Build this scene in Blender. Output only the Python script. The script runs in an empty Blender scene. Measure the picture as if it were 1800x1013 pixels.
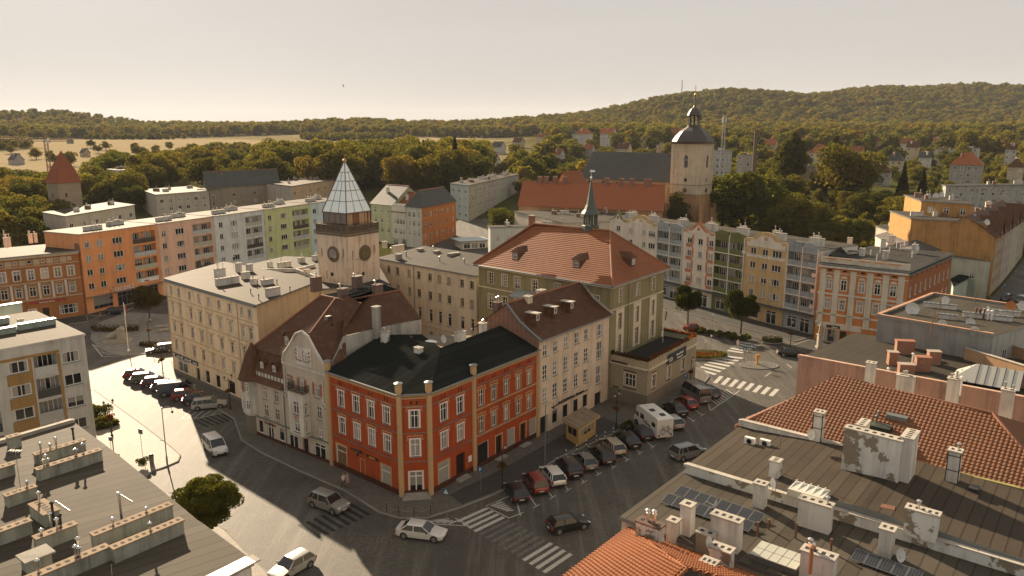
import bpy, bmesh, math, random
import numpy as np
from mathutils import Vector, Matrix
random.seed(7)
SC = bpy.context.scene
COL = SC.collection
R = math.radians
# ------------------------------------------------------------------ camera, sky, sun, exposure
F, CX, CY, YH, CAMH = 1340.0, 900.0, 506.5, 225.0, 38.5
PITCH = math.atan((CY - YH) / F)
cam_d = bpy.data.cameras.new('camera'); cam = bpy.data.objects.new('camera', cam_d); COL.objects.link(cam)
cam.location = (0, 0, CAMH); cam.rotation_euler = (math.pi/2 - PITCH, 0, 0)
cam_d.sensor_width = 36; cam_d.lens = 36 * F / 1800; cam_d.clip_start = 0.5; cam_d.clip_end = 30000
SC.camera = cam
SUN_AZ, SUN_EL = -29.0, 21.5          # degrees, azimuth clockwise from +Y
SC.view_settings.view_transform = 'Standard'; SC.view_settings.look = 'None'
SC.view_settings.gamma = 1; SC.view_settings.use_curve_mapping = False
SC.view_settings.exposure = 1.45
W = bpy.data.worlds.new('World'); SC.world = W; W.use_nodes = True
nt = W.node_tree; nt.nodes.clear()
sky = nt.nodes.new('ShaderNodeTexSky'); sky.sky_type = 'NISHITA'; sky.sun_disc = False
sky.sun_elevation = R(SUN_EL); sky.sun_rotation = R(SUN_AZ); sky.altitude = 200
sky.air_density = 1.0; sky.dust_density = 1.5; sky.ozone_density = 1.0
hs = nt.nodes.new('ShaderNodeHueSaturation'); hs.inputs['Saturation'].default_value = 0.1
tint = nt.nodes.new('ShaderNodeMix'); tint.data_type = 'RGBA'; tint.blend_type = 'MULTIPLY'; tint.inputs[0].default_value = 1
tint.inputs[7].default_value = (1.0, 0.90, 0.78, 1)
bg = nt.nodes.new('ShaderNodeBackground'); bg.inputs['Strength'].default_value = 0.05
veil = nt.nodes.new('ShaderNodeMix'); veil.data_type = 'RGBA'; veil.inputs[0].default_value = .965; veil.inputs[7].default_value = (4.35, 4.17, 3.95, 1)   # thin high cloud over the whole sky
wo = nt.nodes.new('ShaderNodeOutputWorld')
nt.links.new(sky.outputs[0], hs.inputs['Color']); nt.links.new(hs.outputs[0], tint.inputs[6])
tcw = nt.nodes.new('ShaderNodeTexCoord'); mpw = nt.nodes.new('ShaderNodeMapping'); mpw.inputs['Scale'].default_value = (2.0, 2.0, 11.0); nzw = nt.nodes.new('ShaderNodeTexNoise'); nzw.inputs['Scale'].default_value = 1.3; nzw.inputs['Detail'].default_value = 6; rpw = nt.nodes.new('ShaderNodeMapRange'); rpw.inputs[3].default_value = .92; rpw.inputs[4].default_value = 1.08
vm = nt.nodes.new('ShaderNodeVectorMath'); vm.operation = 'SCALE'; nt.links.new(tcw.outputs['Generated'], mpw.inputs[0]); nt.links.new(mpw.outputs[0], nzw.inputs['Vector']); nt.links.new(nzw.outputs['Fac'], rpw.inputs[0]); nt.links.new(rpw.outputs[0], vm.inputs['Scale'])
nt.links.new(tint.outputs[2], veil.inputs[6]); nt.links.new(veil.outputs[2], vm.inputs[0]); nt.links.new(vm.outputs[0], bg.inputs['Color']); nt.links.new(bg.outputs[0], wo.inputs[0])
sun_d = bpy.data.lights.new('sun', 'SUN'); sun_d.energy = 5.0; sun_d.angle = R(0.6); sun_d.color = (1.0, 0.80, 0.56)
sun = bpy.data.objects.new('sun', sun_d); COL.objects.link(sun)
sv = Vector((math.sin(R(SUN_AZ))*math.cos(R(SUN_EL)), math.cos(R(SUN_AZ))*math.cos(R(SUN_EL)), math.sin(R(SUN_EL))))
sun.rotation_euler = sv.to_track_quat('Z', 'Y').to_euler(); sun.location = sv*300
SC.cycles.max_bounces = 6; SC.cycles.diffuse_bounces = 3; SC.cycles.glossy_bounces = 3; SC.cycles.transmission_bounces = 4
SC.cycles.transparent_max_bounces = 6; SC.cycles.volume_bounces = 0
SC.cycles.use_denoising = True
# ------------------------------------------------------------------ measuring: a photograph point at a known height -> a place
_c, _s = math.cos(PITCH), math.sin(PITCH)
def at(x, y, z=0.0):
    u, v = (x-CX)/F, (y-CY)/F
    d = (u, _c - v*_s, -_s - v*_c); t = (z-CAMH)/d[2]
    return Vector((d[0]*t, d[1]*t, z))
def at_y(x, y, Y):                       # the point seen at (x, y) that lies Y metres north
    u, v = (x-CX)/F, (y-CY)/F
    d = (u, _c - v*_s, -_s - v*_c); t = Y/d[1]
    return Vector((d[0]*t, Y, CAMH + d[2]*t))
def g(h): return Vector((h[0], h[1]))
# ------------------------------------------------------------------ materials
def lin(h):
    if not isinstance(h, str): return tuple(h)
    o = []
    for i in (0, 2, 4):
        v = int(h[i:i+2], 16)/255; o.append(v/12.92 if v <= .04045 else ((v+.055)/1.055)**2.4)
    return tuple(o)
_mats = {}
class NT:
    def __init__(s, m): m.use_nodes = True; s.t = m.node_tree; s.t.nodes.clear(); s.n = s.t.nodes
    def add(s, ty, **kw):
        n = s.n.new('ShaderNode'+ty)
        for k, v in kw.items():
            if k.startswith('i_'):
                key = k[2:]; n.inputs[int(key) if key.isdigit() else key].default_value = v
            else: setattr(n, k, v)
        return n
    def l(s, a, b): s.t.links.new(a, b)
def noise(N, co, scale, detail=4, rough=.6):
    n = N.add('TexNoise', i_Scale=scale, i_Detail=detail, i_Roughness=rough); N.l(co, n.inputs['Vector']); return n.outputs['Fac']
def ramp(N, fac, stops):
    r = N.add('ValToRGB'); e = r.color_ramp.elements
    while len(e) < len(stops): e.new(.5)
    for k, (p, c) in enumerate(stops): e[k].position = p; e[k].color = (*c, 1) if len(c) == 3 else c
    N.l(fac, r.inputs[0]); return r.outputs[0]
def mixc(N, fac, a, b, mode='MIX'):
    m = N.add('Mix', data_type='RGBA', blend_type=mode)
    for s, x in ((0, fac), (6, a), (7, b)):
        if isinstance(x, (int, float)): m.inputs[s].default_value = x
        elif isinstance(x, tuple): m.inputs[s].default_value = (*x[:3], 1)
        else: N.l(x, m.inputs[s])
    return m.outputs[2]
def mmath(N, op, a, b=None, c=None):
    m = N.add('Math', operation=op)
    for k, x in enumerate((a, b, c)):
        if x is None: continue
        if isinstance(x, (int, float)): m.inputs[k].default_value = x
        else: N.l(x, m.inputs[k])
    return m.outputs[0]
def mapping(N, co, scale=(1,1,1), rot=(0,0,0)):
    m = N.add('Mapping'); m.inputs['Scale'].default_value = scale; m.inputs['Rotation'].default_value = rot
    N.l(co, m.inputs[0]); return m.outputs[0]
def finish(N, color, rough=.8, metal=0, spec=.5, bump=None, bstr=.3, bdist=.02, m=None, **kw):
    b = N.add('BsdfPrincipled'); o = N.add('OutputMaterial')
    if isinstance(color, tuple): b.inputs['Base Color'].default_value = (*color[:3], 1)
    else: N.l(color, b.inputs['Base Color'])
    if isinstance(rough, (int, float)): b.inputs['Roughness'].default_value = rough
    else: N.l(rough, b.inputs['Roughness'])
    b.inputs['Metallic'].default_value = metal; b.inputs['Specular IOR Level'].default_value = spec
    for k, v in kw.items(): b.inputs[k].default_value = v
    if bump is not None:
        bp = N.add('Bump', i_Strength=bstr, i_Distance=bdist); N.l(bump, bp.inputs['Height']); N.l(bp.outputs[0], b.inputs['Normal'])
    N.l(b.outputs[0], o.inputs[0]); return b
def new(name):
    m = bpy.data.materials.new(name); _mats[name] = m; return m, NT(m)
def pos(N): return N.add('NewGeometry').outputs['Position']
def sc(c, k): return tuple(min(1, x*k) for x in c)
def stucco(name, col, var=.16, rough=.9, streak=.22, patch=0, patchcol=(.30,.25,.2)):
    """painted render: broad fading, fine grain, rain streaks; optional fallen patches"""
    if name in _mats: return _mats[name]
    col = lin(col); m, N = new(name); p = pos(N)
    n1 = noise(N, p, .35, 5); n2 = noise(N, p, 9, 3); n3 = mmath(N, 'MULTIPLY', noise(N, mapping(N, p, (1.3, 1.3, .09)), 1.0, 6, .7), mmath(N, 'ADD', .55, noise(N, p, .5, 4)))
    c = mixc(N, n1, sc(col, 1-var), sc(col, 1+var))
    c = mixc(N, ramp(N, n3, [(.46, (0,0,0)), (.74, (min(1, streak*2.1),)*3)]), c, sc(col, .40))
    c = mixc(N, mmath(N, 'MULTIPLY', n2, .22), c, sc(col, .72))
    if patch:
        n4 = noise(N, p, .55, 8, .62)
        c = mixc(N, ramp(N, n4, [(.5+patch, (0,0,0)), (.515+patch, (1,1,1))]), c, mixc(N, n2, sc(patchcol, .7), patchcol))
    finish(N, c, rough, spec=.12, bump=n2, bstr=.25, bdist=.012); return m
def paint(name, col, rough=.5, metal=0, spec=.5, var=.08):
    if name in _mats: return _mats[name]
    col = lin(col); m, N = new(name); p = pos(N); n = noise(N, p, 3.0, 4)
    finish(N, mixc(N, n, sc(col, 1-var), sc(col, 1+var)), rough, metal, spec); return m
def carpaint(name, col, metal=.25):
    if name in _mats: return _mats[name]
    col = lin(col); m, N = new(name); tc = N.add('TexCoord').outputs['Object']; n = noise(N, tc, 5, 3)
    finish(N, mixc(N, n, sc(col, .93), sc(col, 1.05)), .32, metal, .5, **{'Coat Weight': .6, 'Coat Roughness': .08}); return m
def bitumen(name, col, ang=0., width=1.0, seam=.5, patch=.35, spec=.05):
    """torched roofing felt: lapped sheets, patches, moss and dust"""
    if name in _mats: return _mats[name]
    col = sc(lin(col), .55); m, N = new(name); p = pos(N)
    q = mapping(N, p, (1, 1, 1), (0, 0, R(ang)))
    sx = N.add('SeparateXYZ'); N.l(q, sx.inputs[0])
    n0 = noise(N, p, 1.1, 4)
    xx = mmath(N, 'ADD', mmath(N, 'DIVIDE', sx.outputs[0], width), mmath(N, 'MULTIPLY', n0, .10))
    fr = mmath(N, 'FRACT', xx)
    line = ramp(N, fr, [(0, (1,1,1)), (.10, (0,0,0)), (.91, (0,0,0)), (1, (1,1,1))])
    cell = N.add('TexWhiteNoise', noise_dimensions='1D'); N.l(mmath(N, 'FLOOR', xx), cell.inputs['W'])
    n1 = noise(N, p, .22, 6, .65); n2 = noise(N, mapping(N, q, (6, .8, 1)), 1.5, 5)
    c = mixc(N, n1, sc(col, .5), sc(col, 1.5))
    c = mixc(N, mmath(N, 'MULTIPLY', cell.outputs[0], patch), c, sc(col, 1.5))
    c = mixc(N, mmath(N, 'MULTIPLY', n2, .45), c, sc(col, .6))
    c = mixc(N, mmath(N, 'MULTIPLY', line, seam), c, sc(col, .38))
    finish(N, c, .74, spec=spec, bump=mmath(N, 'ADD', line, noise(N, p, 14, 3)), bstr=.3, bdist=.012); return m
def tiles(name, col, dark=.55, var=.35, moss=.25, lichen=(.30,.27,.2)):
    if name in _mats: return _mats[name]
    col = lin(col); m, N = new(name); p = pos(N)
    n1 = noise(N, p, .28, 6, .65); n2 = noise(N, p, 4.5, 3); n3 = noise(N, p, 1.4, 6, .7)
    c = mixc(N, n1, sc(col, 1-var), sc(col, 1+var)); c = mixc(N, mmath(N, 'MULTIPLY', n2, .55), c, sc(col, dark))
    c = mixc(N, ramp(N, n3, [(.52, (0,0,0)), (.75, (moss,)*3)]), c, lichen)
    finish(N, c, .7, spec=.2, bump=n2, bstr=.4, bdist=.02); return m
def brick(name, col, mortar=(.34,.29,.24)):
    if name in _mats: return _mats[name]
    col = lin(col); m, N = new(name); p = pos(N)
    s = N.add('SeparateXYZ'); N.l(p, s.inputs[0])
    cb = N.add('CombineXYZ'); N.l(mmath(N, 'ADD', s.outputs[0], s.outputs[1]), cb.inputs[0]); N.l(s.outputs[2], cb.inputs[1])
    b = N.add('TexBrick', i_Scale=1.0); b.inputs['Brick Width'].default_value = .25; b.inputs['Row Height'].default_value = .08
    b.inputs['Mortar Size'].default_value = .01
    b.inputs['Color1'].default_value = (*sc(col, .75), 1); b.inputs['Color2'].default_value = (*sc(col, 1.25), 1); b.inputs['Mortar'].default_value = (*mortar, 1)
    N.l(cb.outputs[0], b.inputs['Vector']); n = noise(N, p, 1.2, 5)
    finish(N, mixc(N, mmath(N, 'MULTIPLY', n, .5), b.outputs['Color'], sc(col, .5)), .9, bump=b.outputs['Fac'], bstr=-.3, bdist=.01); return m
def stone(name, col, scale=2.5, var=.3):
    if name in _mats: return _mats[name]
    col = lin(col); m, N = new(name); p = pos(N)
    v = N.add('TexVoronoi', i_Scale=scale); N.l(p, v.inputs['Vector'])
    n1 = noise(N, p, .5, 6); n2 = noise(N, p, 8, 3)
    c = mixc(N, n1, sc(col, 1-var), sc(col, 1+var)); c = mixc(N, mmath(N, 'MULTIPLY', n2, .4), c, sc(col, .55))
    finish(N, c, .9, spec=.15, bump=n2, bstr=.5, bdist=.03); return m
def cobble(name, col, scale=6.0, var=.3, rough=.75, worn=.35):
    """small stone setts laid in the ground, patched and polished by tyres"""
    if name in _mats: return _mats[name]
    col = lin(col); m, N = new(name); p = pos(N)
    v = N.add('TexVoronoi', i_Scale=scale, feature='F1'); N.l(p, v.inputs['Vector'])
    e = N.add('TexVoronoi', i_Scale=scale, feature='DISTANCE_TO_EDGE'); N.l(p, e.inputs['Vector'])
    n1 = ramp(N, noise(N, p, .11, 7, .65), [(.35, (0,0,0)), (.65, (1,1,1))]); n2 = noise(N, p, .7, 5)
    hv = N.add('SeparateColor'); N.l(v.outputs['Color'], hv.inputs[0])
    c = mixc(N, hv.outputs[0], sc(col, 1-var), sc(col, 1+var)); c = mixc(N, mmath(N, 'MULTIPLY', n1, worn*2), c, sc(col, .55))
    c = mixc(N, mmath(N, 'MULTIPLY', n2, .35), c, sc(col, 1.4))
    tr_ = noise(N, mapping(N, p, (.9, .05, 1), (0, 0, R(38))), 1.0, 4, .6); c = mixc(N, ramp(N, tr_, [(.50, (0,0,0)), (.66, (.55,.55,.55))]), c, sc(col, 1.9)); c = mixc(N, ramp(N, noise(N, p, .33, 8, .7), [(.58, (0,0,0)), (.66, (.6,.6,.6))]), c, sc(col, .45))
    jt = ramp(N, e.outputs['Distance'], [(0, (1,1,1)), (.07, (0,0,0))])
    c = mixc(N, mmath(N, 'MULTIPLY', jt, .7), c, sc(col, .35))
    finish(N, c, rough, spec=.20, bump=ramp(N, e.outputs['Distance'], [(0, (0,0,0)), (.12, (1,1,1))]), bstr=.5, bdist=.02); return m
def slabs(name, col, w=.5, h=.5, ang=0., mortar=.45, var=.2):
    if name in _mats: return _mats[name]
    col = lin(col); m, N = new(name); p = pos(N); q = mapping(N, p, (1,1,1), (0,0,R(ang)))
    b = N.add('TexBrick', i_Scale=1.0, offset=0.0 if w == h else .5); b.inputs['Brick Width'].default_value = w; b.inputs['Row Height'].default_value = h
    b.inputs['Mortar Size'].default_value = .018
    b.inputs['Color1'].default_value = (*sc(col, 1-var), 1); b.inputs['Color2'].default_value = (*sc(col, 1+var), 1); b.inputs['Mortar'].default_value = (*sc(col, mortar), 1)
    N.l(q, b.inputs['Vector']); n = noise(N, p, .6, 6)
    finish(N, mixc(N, mmath(N, 'MULTIPLY', n, .6), b.outputs['Color'], sc(col, .6)), .72, spec=.3, bump=b.outputs['Fac'], bstr=-.3, bdist=.01); return m
def glass_mat(name, dark=(.012,.013,.014), pale=(.42,.39,.34), share=.35, rough=.06):
    """a window pane: room dark behind it, or a curtain drawn in some"""
    if name in _mats: return _mats[name]
    m, N = new(name); oi = N.add('ObjectInfo'); tc = N.add('TexCoord')
    s = N.add('SeparateXYZ'); N.l(tc.outputs['Generated'], s.inputs[0])
    rnd = oi.outputs['Random']
    edge = mmath(N, 'ABSOLUTE', mmath(N, 'SUBTRACT', s.outputs[0], .5))
    wv = noise(N, mapping(N, tc.outputs['Object'], (14, 1, .4)), 1.5, 2)
    amt = mmath(N, 'GREATER_THAN', mmath(N, 'ADD', rnd, mmath(N, 'MULTIPLY', edge, .9)), 1.22 - share)
    low = mmath(N, 'GREATER_THAN', mmath(N, 'FRACT', mmath(N, 'MULTIPLY', rnd, 7.3)), .72)
    blind = mmath(N, 'MULTIPLY', low, mmath(N, 'GREATER_THAN', s.outputs[2], mmath(N, 'FRACT', mmath(N, 'MULTIPLY', rnd, 31.7))))
    f = mmath(N, 'MULTIPLY', mmath(N, 'MAXIMUM', amt, mmath(N, 'MULTIPLY', blind, .8)), mmath(N, 'ADD', .35, mmath(N, 'MULTIPLY', wv, .7)))
    finish(N, mixc(N, f, dark, pale), rough, spec=.6, **{'Coat Weight': .3, 'Coat Roughness': .03}); return m
def leafmat(name, a, b, hue=.5):
    if name in _mats: return _mats[name]
    a, b = lin(a), lin(b); m, N = new(name); oi = N.add('ObjectInfo'); p = pos(N)
    n = noise(N, p, .9, 3); n2 = noise(N, p, .018, 4)
    c = mixc(N, n, a, b); c = mixc(N, mmath(N, 'MULTIPLY', oi.outputs['Random'], hue), c, sc(b, .62))
    c = mixc(N, ramp(N, n2, [(.42, (0,0,0)), (.62, (.6,.6,.6))]), c, mixc(N, oi.outputs['Random'], (.14, .095, .022), (.045, .062, .018)))
    d = N.add('BsdfDiffuse'); t = N.add('BsdfTranslucent'); mx = N.add('MixShader', i_0=.58); o = N.add('OutputMaterial')
    N.l(c, d.inputs[0]); N.l(mixc(N, 1.0, c, (1.0, .95, .55), 'MULTIPLY'), t.inputs[0]); N.l(d.outputs[0], mx.inputs[1]); N.l(t.outputs[0], mx.inputs[2]); N.l(mx.outputs[0], o.inputs[0]); return m
GLASS = glass_mat('window_glass'); GLASS_D = glass_mat('shop_glass', share=.05)
WHITE = paint('white_frame', (.72,.69,.63), .5); BROWN = paint('brown_frame', (.10,.055,.03), .5); BLACK = paint('black_iron', (.015,.014,.013), .5)
GREY = paint('grey_metal', (.22,.22,.21), .45, .6); STEEL = paint('bright_steel', (.62,.61,.58), .25, .9); ZINC = paint('zinc_sheet', (.20,.22,.22), .42, .55)
DISH = paint('dish_grey', (.55,.54,.50), .5); CONC = stucco('concrete', (.30,.28,.24), .2); COPING = stucco('coping_concrete', (.42,.38,.32), .2)
WPLASTER = stucco('white_plaster', (.62,.58,.51), .1, streak=.35); PEEL = stucco('peeling_plaster', (.62,.60,.54), .1, streak=.3, patch=.035, patchcol=(.27,.22,.16))
VOID_SHADE = paint('dark_void', (.008,.008,.008), .9)  # near-black colour standing in for the shade inside holes and flues
# ------------------------------------------------------------------ meshes and things
class MB:
    """collects shapes that become ONE mesh object"""
    def __init__(s, *mats): s.v = []; s.f = []; s.m = []; s.mats = list(mats)
    def poly(s, pts, mi=0):
        k = len(s.v); s.v += [tuple(p) for p in pts]; s.f.append(tuple(range(k, k+len(pts)))); s.m.append(mi)
    def box(s, a, b, mi=0):
        s.obox(Vector(((a[0]+b[0])/2, (a[1]+b[1])/2, min(a[2], b[2]))), Vector((1,0,0)), abs(b[0]-a[0]), abs(b[1]-a[1]), abs(b[2]-a[2]), mi)
    def obox(s, c, t, L, D, H, mi=0, taper=1.0):
        """box standing on c (centre of its base), long side L along t"""
        t = Vector((t[0], t[1], 0)).normalized(); n = Vector((-t.y, t.x, 0)); c = Vector(c); k = len(s.v)
        for z, q in ((0, 1), (H, taper)):
            for a, b in ((-1,-1), (1,-1), (1,1), (-1,1)): s.v.append(tuple(c + t*(a*L/2*q) + n*(b*D/2*q) + Vector((0,0,z))))
        for q in ((3,2,1,0), (4,5,6,7), (0,1,5,4), (1,2,6,5), (2,3,7,6), (3,0,4,7)): s.f.append(tuple(k+i for i in q)); s.m.append(mi)
    def tube(s, p, q, r0, r1=None, n=8, mi=0, caps=True):
        p, q = Vector(p), Vector(q); r1 = r0 if r1 is None else r1; d = (q-p)
        if d.length < 1e-6: return
        d.normalize(); a = d.orthogonal().normalized(); b = d.cross(a); k = len(s.v)
        for c, r in ((p, r0), (q, r1)):
            for i in range(n):
                w = 2*math.pi*i/n; s.v.append(tuple(c + a*(r*math.cos(w)) + b*(r*math.sin(w))))
        for i in range(n): s.f.append((k+i, k+(i+1) % n, k+n+(i+1) % n, k+n+i)); s.m.append(mi)
        if caps: s.f.append(tuple(k+n-1-i for i in range(n))); s.m.append(mi); s.f.append(tuple(k+n+i for i in range(n))); s.m.append(mi)
    def lathe(s, prof, c=(0,0,0), n=12, mi=0, rot=0.0, sx=1.0, sy=1.0):
        c = Vector(c); k = len(s.v)
        for r, z in prof:
            for i in range(n): w = 2*math.pi*i/n + rot; s.v.append((c.x+r*sx*math.cos(w), c.y+r*sy*math.sin(w), c.z+z))
        for j in range(len(prof)-1):
            for i in range(n): s.f.append((k+j*n+i, k+j*n+(i+1) % n, k+(j+1)*n+(i+1) % n, k+(j+1)*n+i)); s.m.append(mi)
        s.f.append(tuple(k+n-1-i for i in range(n))); s.m.append(mi)
        s.f.append(tuple(k+(len(prof)-1)*n+i for i in range(n))); s.m.append(mi)
    def prism(s, poly, z0, z1, mi=0, top=None):
        """upright prism on a CCW outline"""
        k = len(s.v); n = len(poly)
        s.v += [(p[0], p[1], z0) for p in poly] + [(p[0], p[1], z1) for p in poly]
        for i in range(n): s.f.append((k+i, k+(i+1) % n, k+n+(i+1) % n, k+n+i)); s.m.append(mi)
        s.f.append(tuple(k+n+i for i in range(n))); s.m.append(mi if top is None else top)
        s.f.append(tuple(k+n-1-i for i in range(n))); s.m.append(mi)
    def mesh(s, name, off=(0,0,0), smooth=False):
        me = bpy.data.meshes.new(name); o = Vector(off)
        me.from_pydata([(x-o.x, y-o.y, z-o.z) for x, y, z in s.v], [], s.f)
        for m in s.mats: me.materials.append(m)
        if len(s.mats) > 1: me.polygons.foreach_set('material_index', s.m)
        if smooth: me.polygons.foreach_set('use_smooth', [True]*len(me.polygons))
        return me
def link(name, me, parent=None, mat=None):
    o = bpy.data.objects.new(name, me); COL.objects.link(o)
    if parent is not None: o.parent = parent
    if mat is not None: o.matrix_local = mat
    return o
def tag(o, label=None, cat=None, group=None, kind=None):
    if label: o['label'] = label
    if cat: o['category'] = cat
    if group: o['group'] = group
    if kind: o['kind'] = kind
    return o
def thing(name, label, cat, loc=(0,0,0), az=None, group=None):
    o = bpy.data.objects.new(name, None); COL.objects.link(o); o.location = loc; o.empty_display_size = .3
    if az is not None: o.rotation_euler.z = az
    return tag(o, label, cat, group)
def copy_tree(o, parent=None):
    c = o.copy(); COL.objects.link(c)
    if parent is not None: c.parent = parent
    for ch in list(o.children): copy_tree(ch, c)
    return c
def txt(s, size, mat, depth=.03, align='CENTER', spacing=1.0):
    cu = bpy.data.curves.new('lettering', 'FONT'); cu.body = s; cu.size = size; cu.extrude = depth; cu.align_x = align; cu.offset = size*.015; cu.space_character = spacing
    ob = bpy.data.objects.new('lettering', cu); COL.objects.link(ob)
    me = bpy.data.meshes.new_from_object(ob); bpy.data.objects.remove(ob); bpy.data.curves.remove(cu)
    me.materials.clear(); me.materials.append(mat); return me
def frame_mat(p, t, n):           # local x along the wall, y into the wall, z up
    t = Vector((t[0], t[1], 0)).normalized(); n = Vector((n[0], n[1], 0)).normalized()
    return Matrix(((t.x, -n.x, 0, p[0]), (t.y, -n.y, 0, p[1]), (0, 0, 1, p[2]), (0, 0, 0, 1)))
def az_vec(a): return Vector((math.sin(R(a)), math.cos(R(a)), 0))
# ------------------------------------------------------------------ windows, walls, roofs
_wm = {}
def S(nx=2, tr=(), fw=.07, rev=.16, fm=None, sill=None, sur=None, hood=None, glass=None, bars=0, barx=0, kind='window'):
    return dict(nx=nx, tr=tuple(tr), fw=fw, rev=rev, fm=fm or WHITE, sill=sill, sur=sur, hood=hood, glass=glass or GLASS, bars=bars, barx=barx, kind=kind)
def win_meshes(st, w, h):
    key = (id(st), round(w, 2), round(h, 2))
    if key in _wm: return _wm[key]
    out = []; fw, rv = st['fw'], st['rev']; y0, y1 = rv-.07, rv
    m = MB(st['fm'])
    for a, b in ((-w/2, -w/2+fw), (w/2-fw, w/2)): m.box((a, y0, 0), (b, y1, h))
    for a, b in ((0, fw), (h-fw, h)): m.box((-w/2+fw, y0, a), (w/2-fw, y1, b))
    for k in range(1, st['nx']):
        x = -w/2 + w*k/st['nx']; m.box((x-fw*.55, y0+.005, fw), (x+fw*.55, y1, h-fw))
    for t in st['tr']: m.box((-w/2+fw, y0+.002, h*t-fw*.5), (w/2-fw, y1, h*t+fw*.5))
    for k in range(1, st['bars']+1):
        z = h*k/(st['bars']+1); m.box((-w/2+fw, y0+.03, z-.018), (w/2-fw, y1, z+.018))
    out.append((st['kind'], m.mesh('window_frame')))
    m = MB(st['glass']); m.poly([(-w/2+fw*.5, y1-.02, fw*.5), (w/2-fw*.5, y1-.02, fw*.5), (w/2-fw*.5, y1-.02, h-fw*.5), (-w/2+fw*.5, y1-.02, h-fw*.5)])
    out.append(('pane', m.mesh('pane')))
    if st['sill']:
        m = MB(st['sill']); m.box((-w/2-.08, -.10, -.09), (w/2+.08, rv-.075, -.005)); out.append(('sill', m.mesh('sill')))
    if st['sur']:
        sw, sm = st['sur']; m = MB(sm); d = -.05
        for a, b in ((-w/2-sw, -w/2-.004), (w/2+.004, w/2+sw)): m.box((a, d, 0), (b, .004, h))
        m.box((-w/2-sw, d-.003, h+.004), (w/2+sw, .004, h+sw))
        out.append(('surround', m.mesh('surround')))
    if st['hood']:
        hk, hm = st['hood']; m = MB(hm)
        if hk == 'bar': m.box((-w/2-.28, -.2, h+.24), (w/2+.28, .004, h+.36)); m.box((-w/2-.15, -.09, h+.12), (w/2+.15, .004, h+.24))
        elif hk == 'ear':      # thin raised moulding stepped down at both ends
            m.box((-w/2-.30, -.06, h+.34), (w/2+.30, .004, h+.43))
            for q in (-1, 1):
                a = q*(w/2+.255); m.box((a-.045, -.06, h-.02), (a+.045, .004, h+.34)); b = q*(w/2+.34); m.box((b-.09, -.058, h-.08), (b+.09, .004, h-.02))
            m.box((-.07, -.07, h+.43), (.07, .004, h+.53))
        elif hk == 'seg':      # segmental pediment
            n = 7; pts = [(-w/2-.25+(w+.5)*k/n, h+.22+.34*math.sin(math.pi*k/n)) for k in range(n+1)]
            for k in range(n):
                (xa, za), (xb, zb) = pts[k], pts[k+1]
                m.poly([(xa, -.14, za), (xb, -.14, zb), (xb, -.14, zb+.12), (xa, -.14, za+.12)]); m.poly([(xa, -.14, za+.12), (xb, -.14, zb+.12), (xb, .004, zb+.12), (xa, .004, za+.12)]); m.poly([(xb, -.14, zb), (xa, -.14, za), (xa, .004, za), (xb, .004, zb)])
            m.box((-w/2-.25, -.12, h+.12), (w/2+.25, .004, h+.22))
        elif hk == 'arch':
            n = 8; r = w/2+.1
            for k in range(n):
                a, b = math.pi*k/n, math.pi*(k+1)/n
                m.poly([(0, -.07, h+.35), (r*math.cos(a), -.07, h+.35+r*.8*math.sin(a)), (r*math.cos(b), -.07, h+.35+r*.8*math.sin(b))])
        out.append(('hood', m.mesh('hood')))
    _wm[key] = out; return out
def place_window(root, off, P, t, n, st, w, h):
    M = frame_mat(Vector(P)-off, t, n); ms = win_meshes(st, w, h); o = link(ms[0][0], ms[0][1], root, M)
    for nm, me in ms[1:]: link(nm, me, o)
    return o
def in_poly(p, poly):
    c = False; n = len(poly)
    for i in range(n):
        a, b = poly[i], poly[(i+1) % n]
        if (a[1] > p[1]) != (b[1] > p[1]) and p[0] < (b[0]-a[0])*(p[1]-a[1])/(b[1]-a[1])+a[0]: c = not c
    return c
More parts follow.
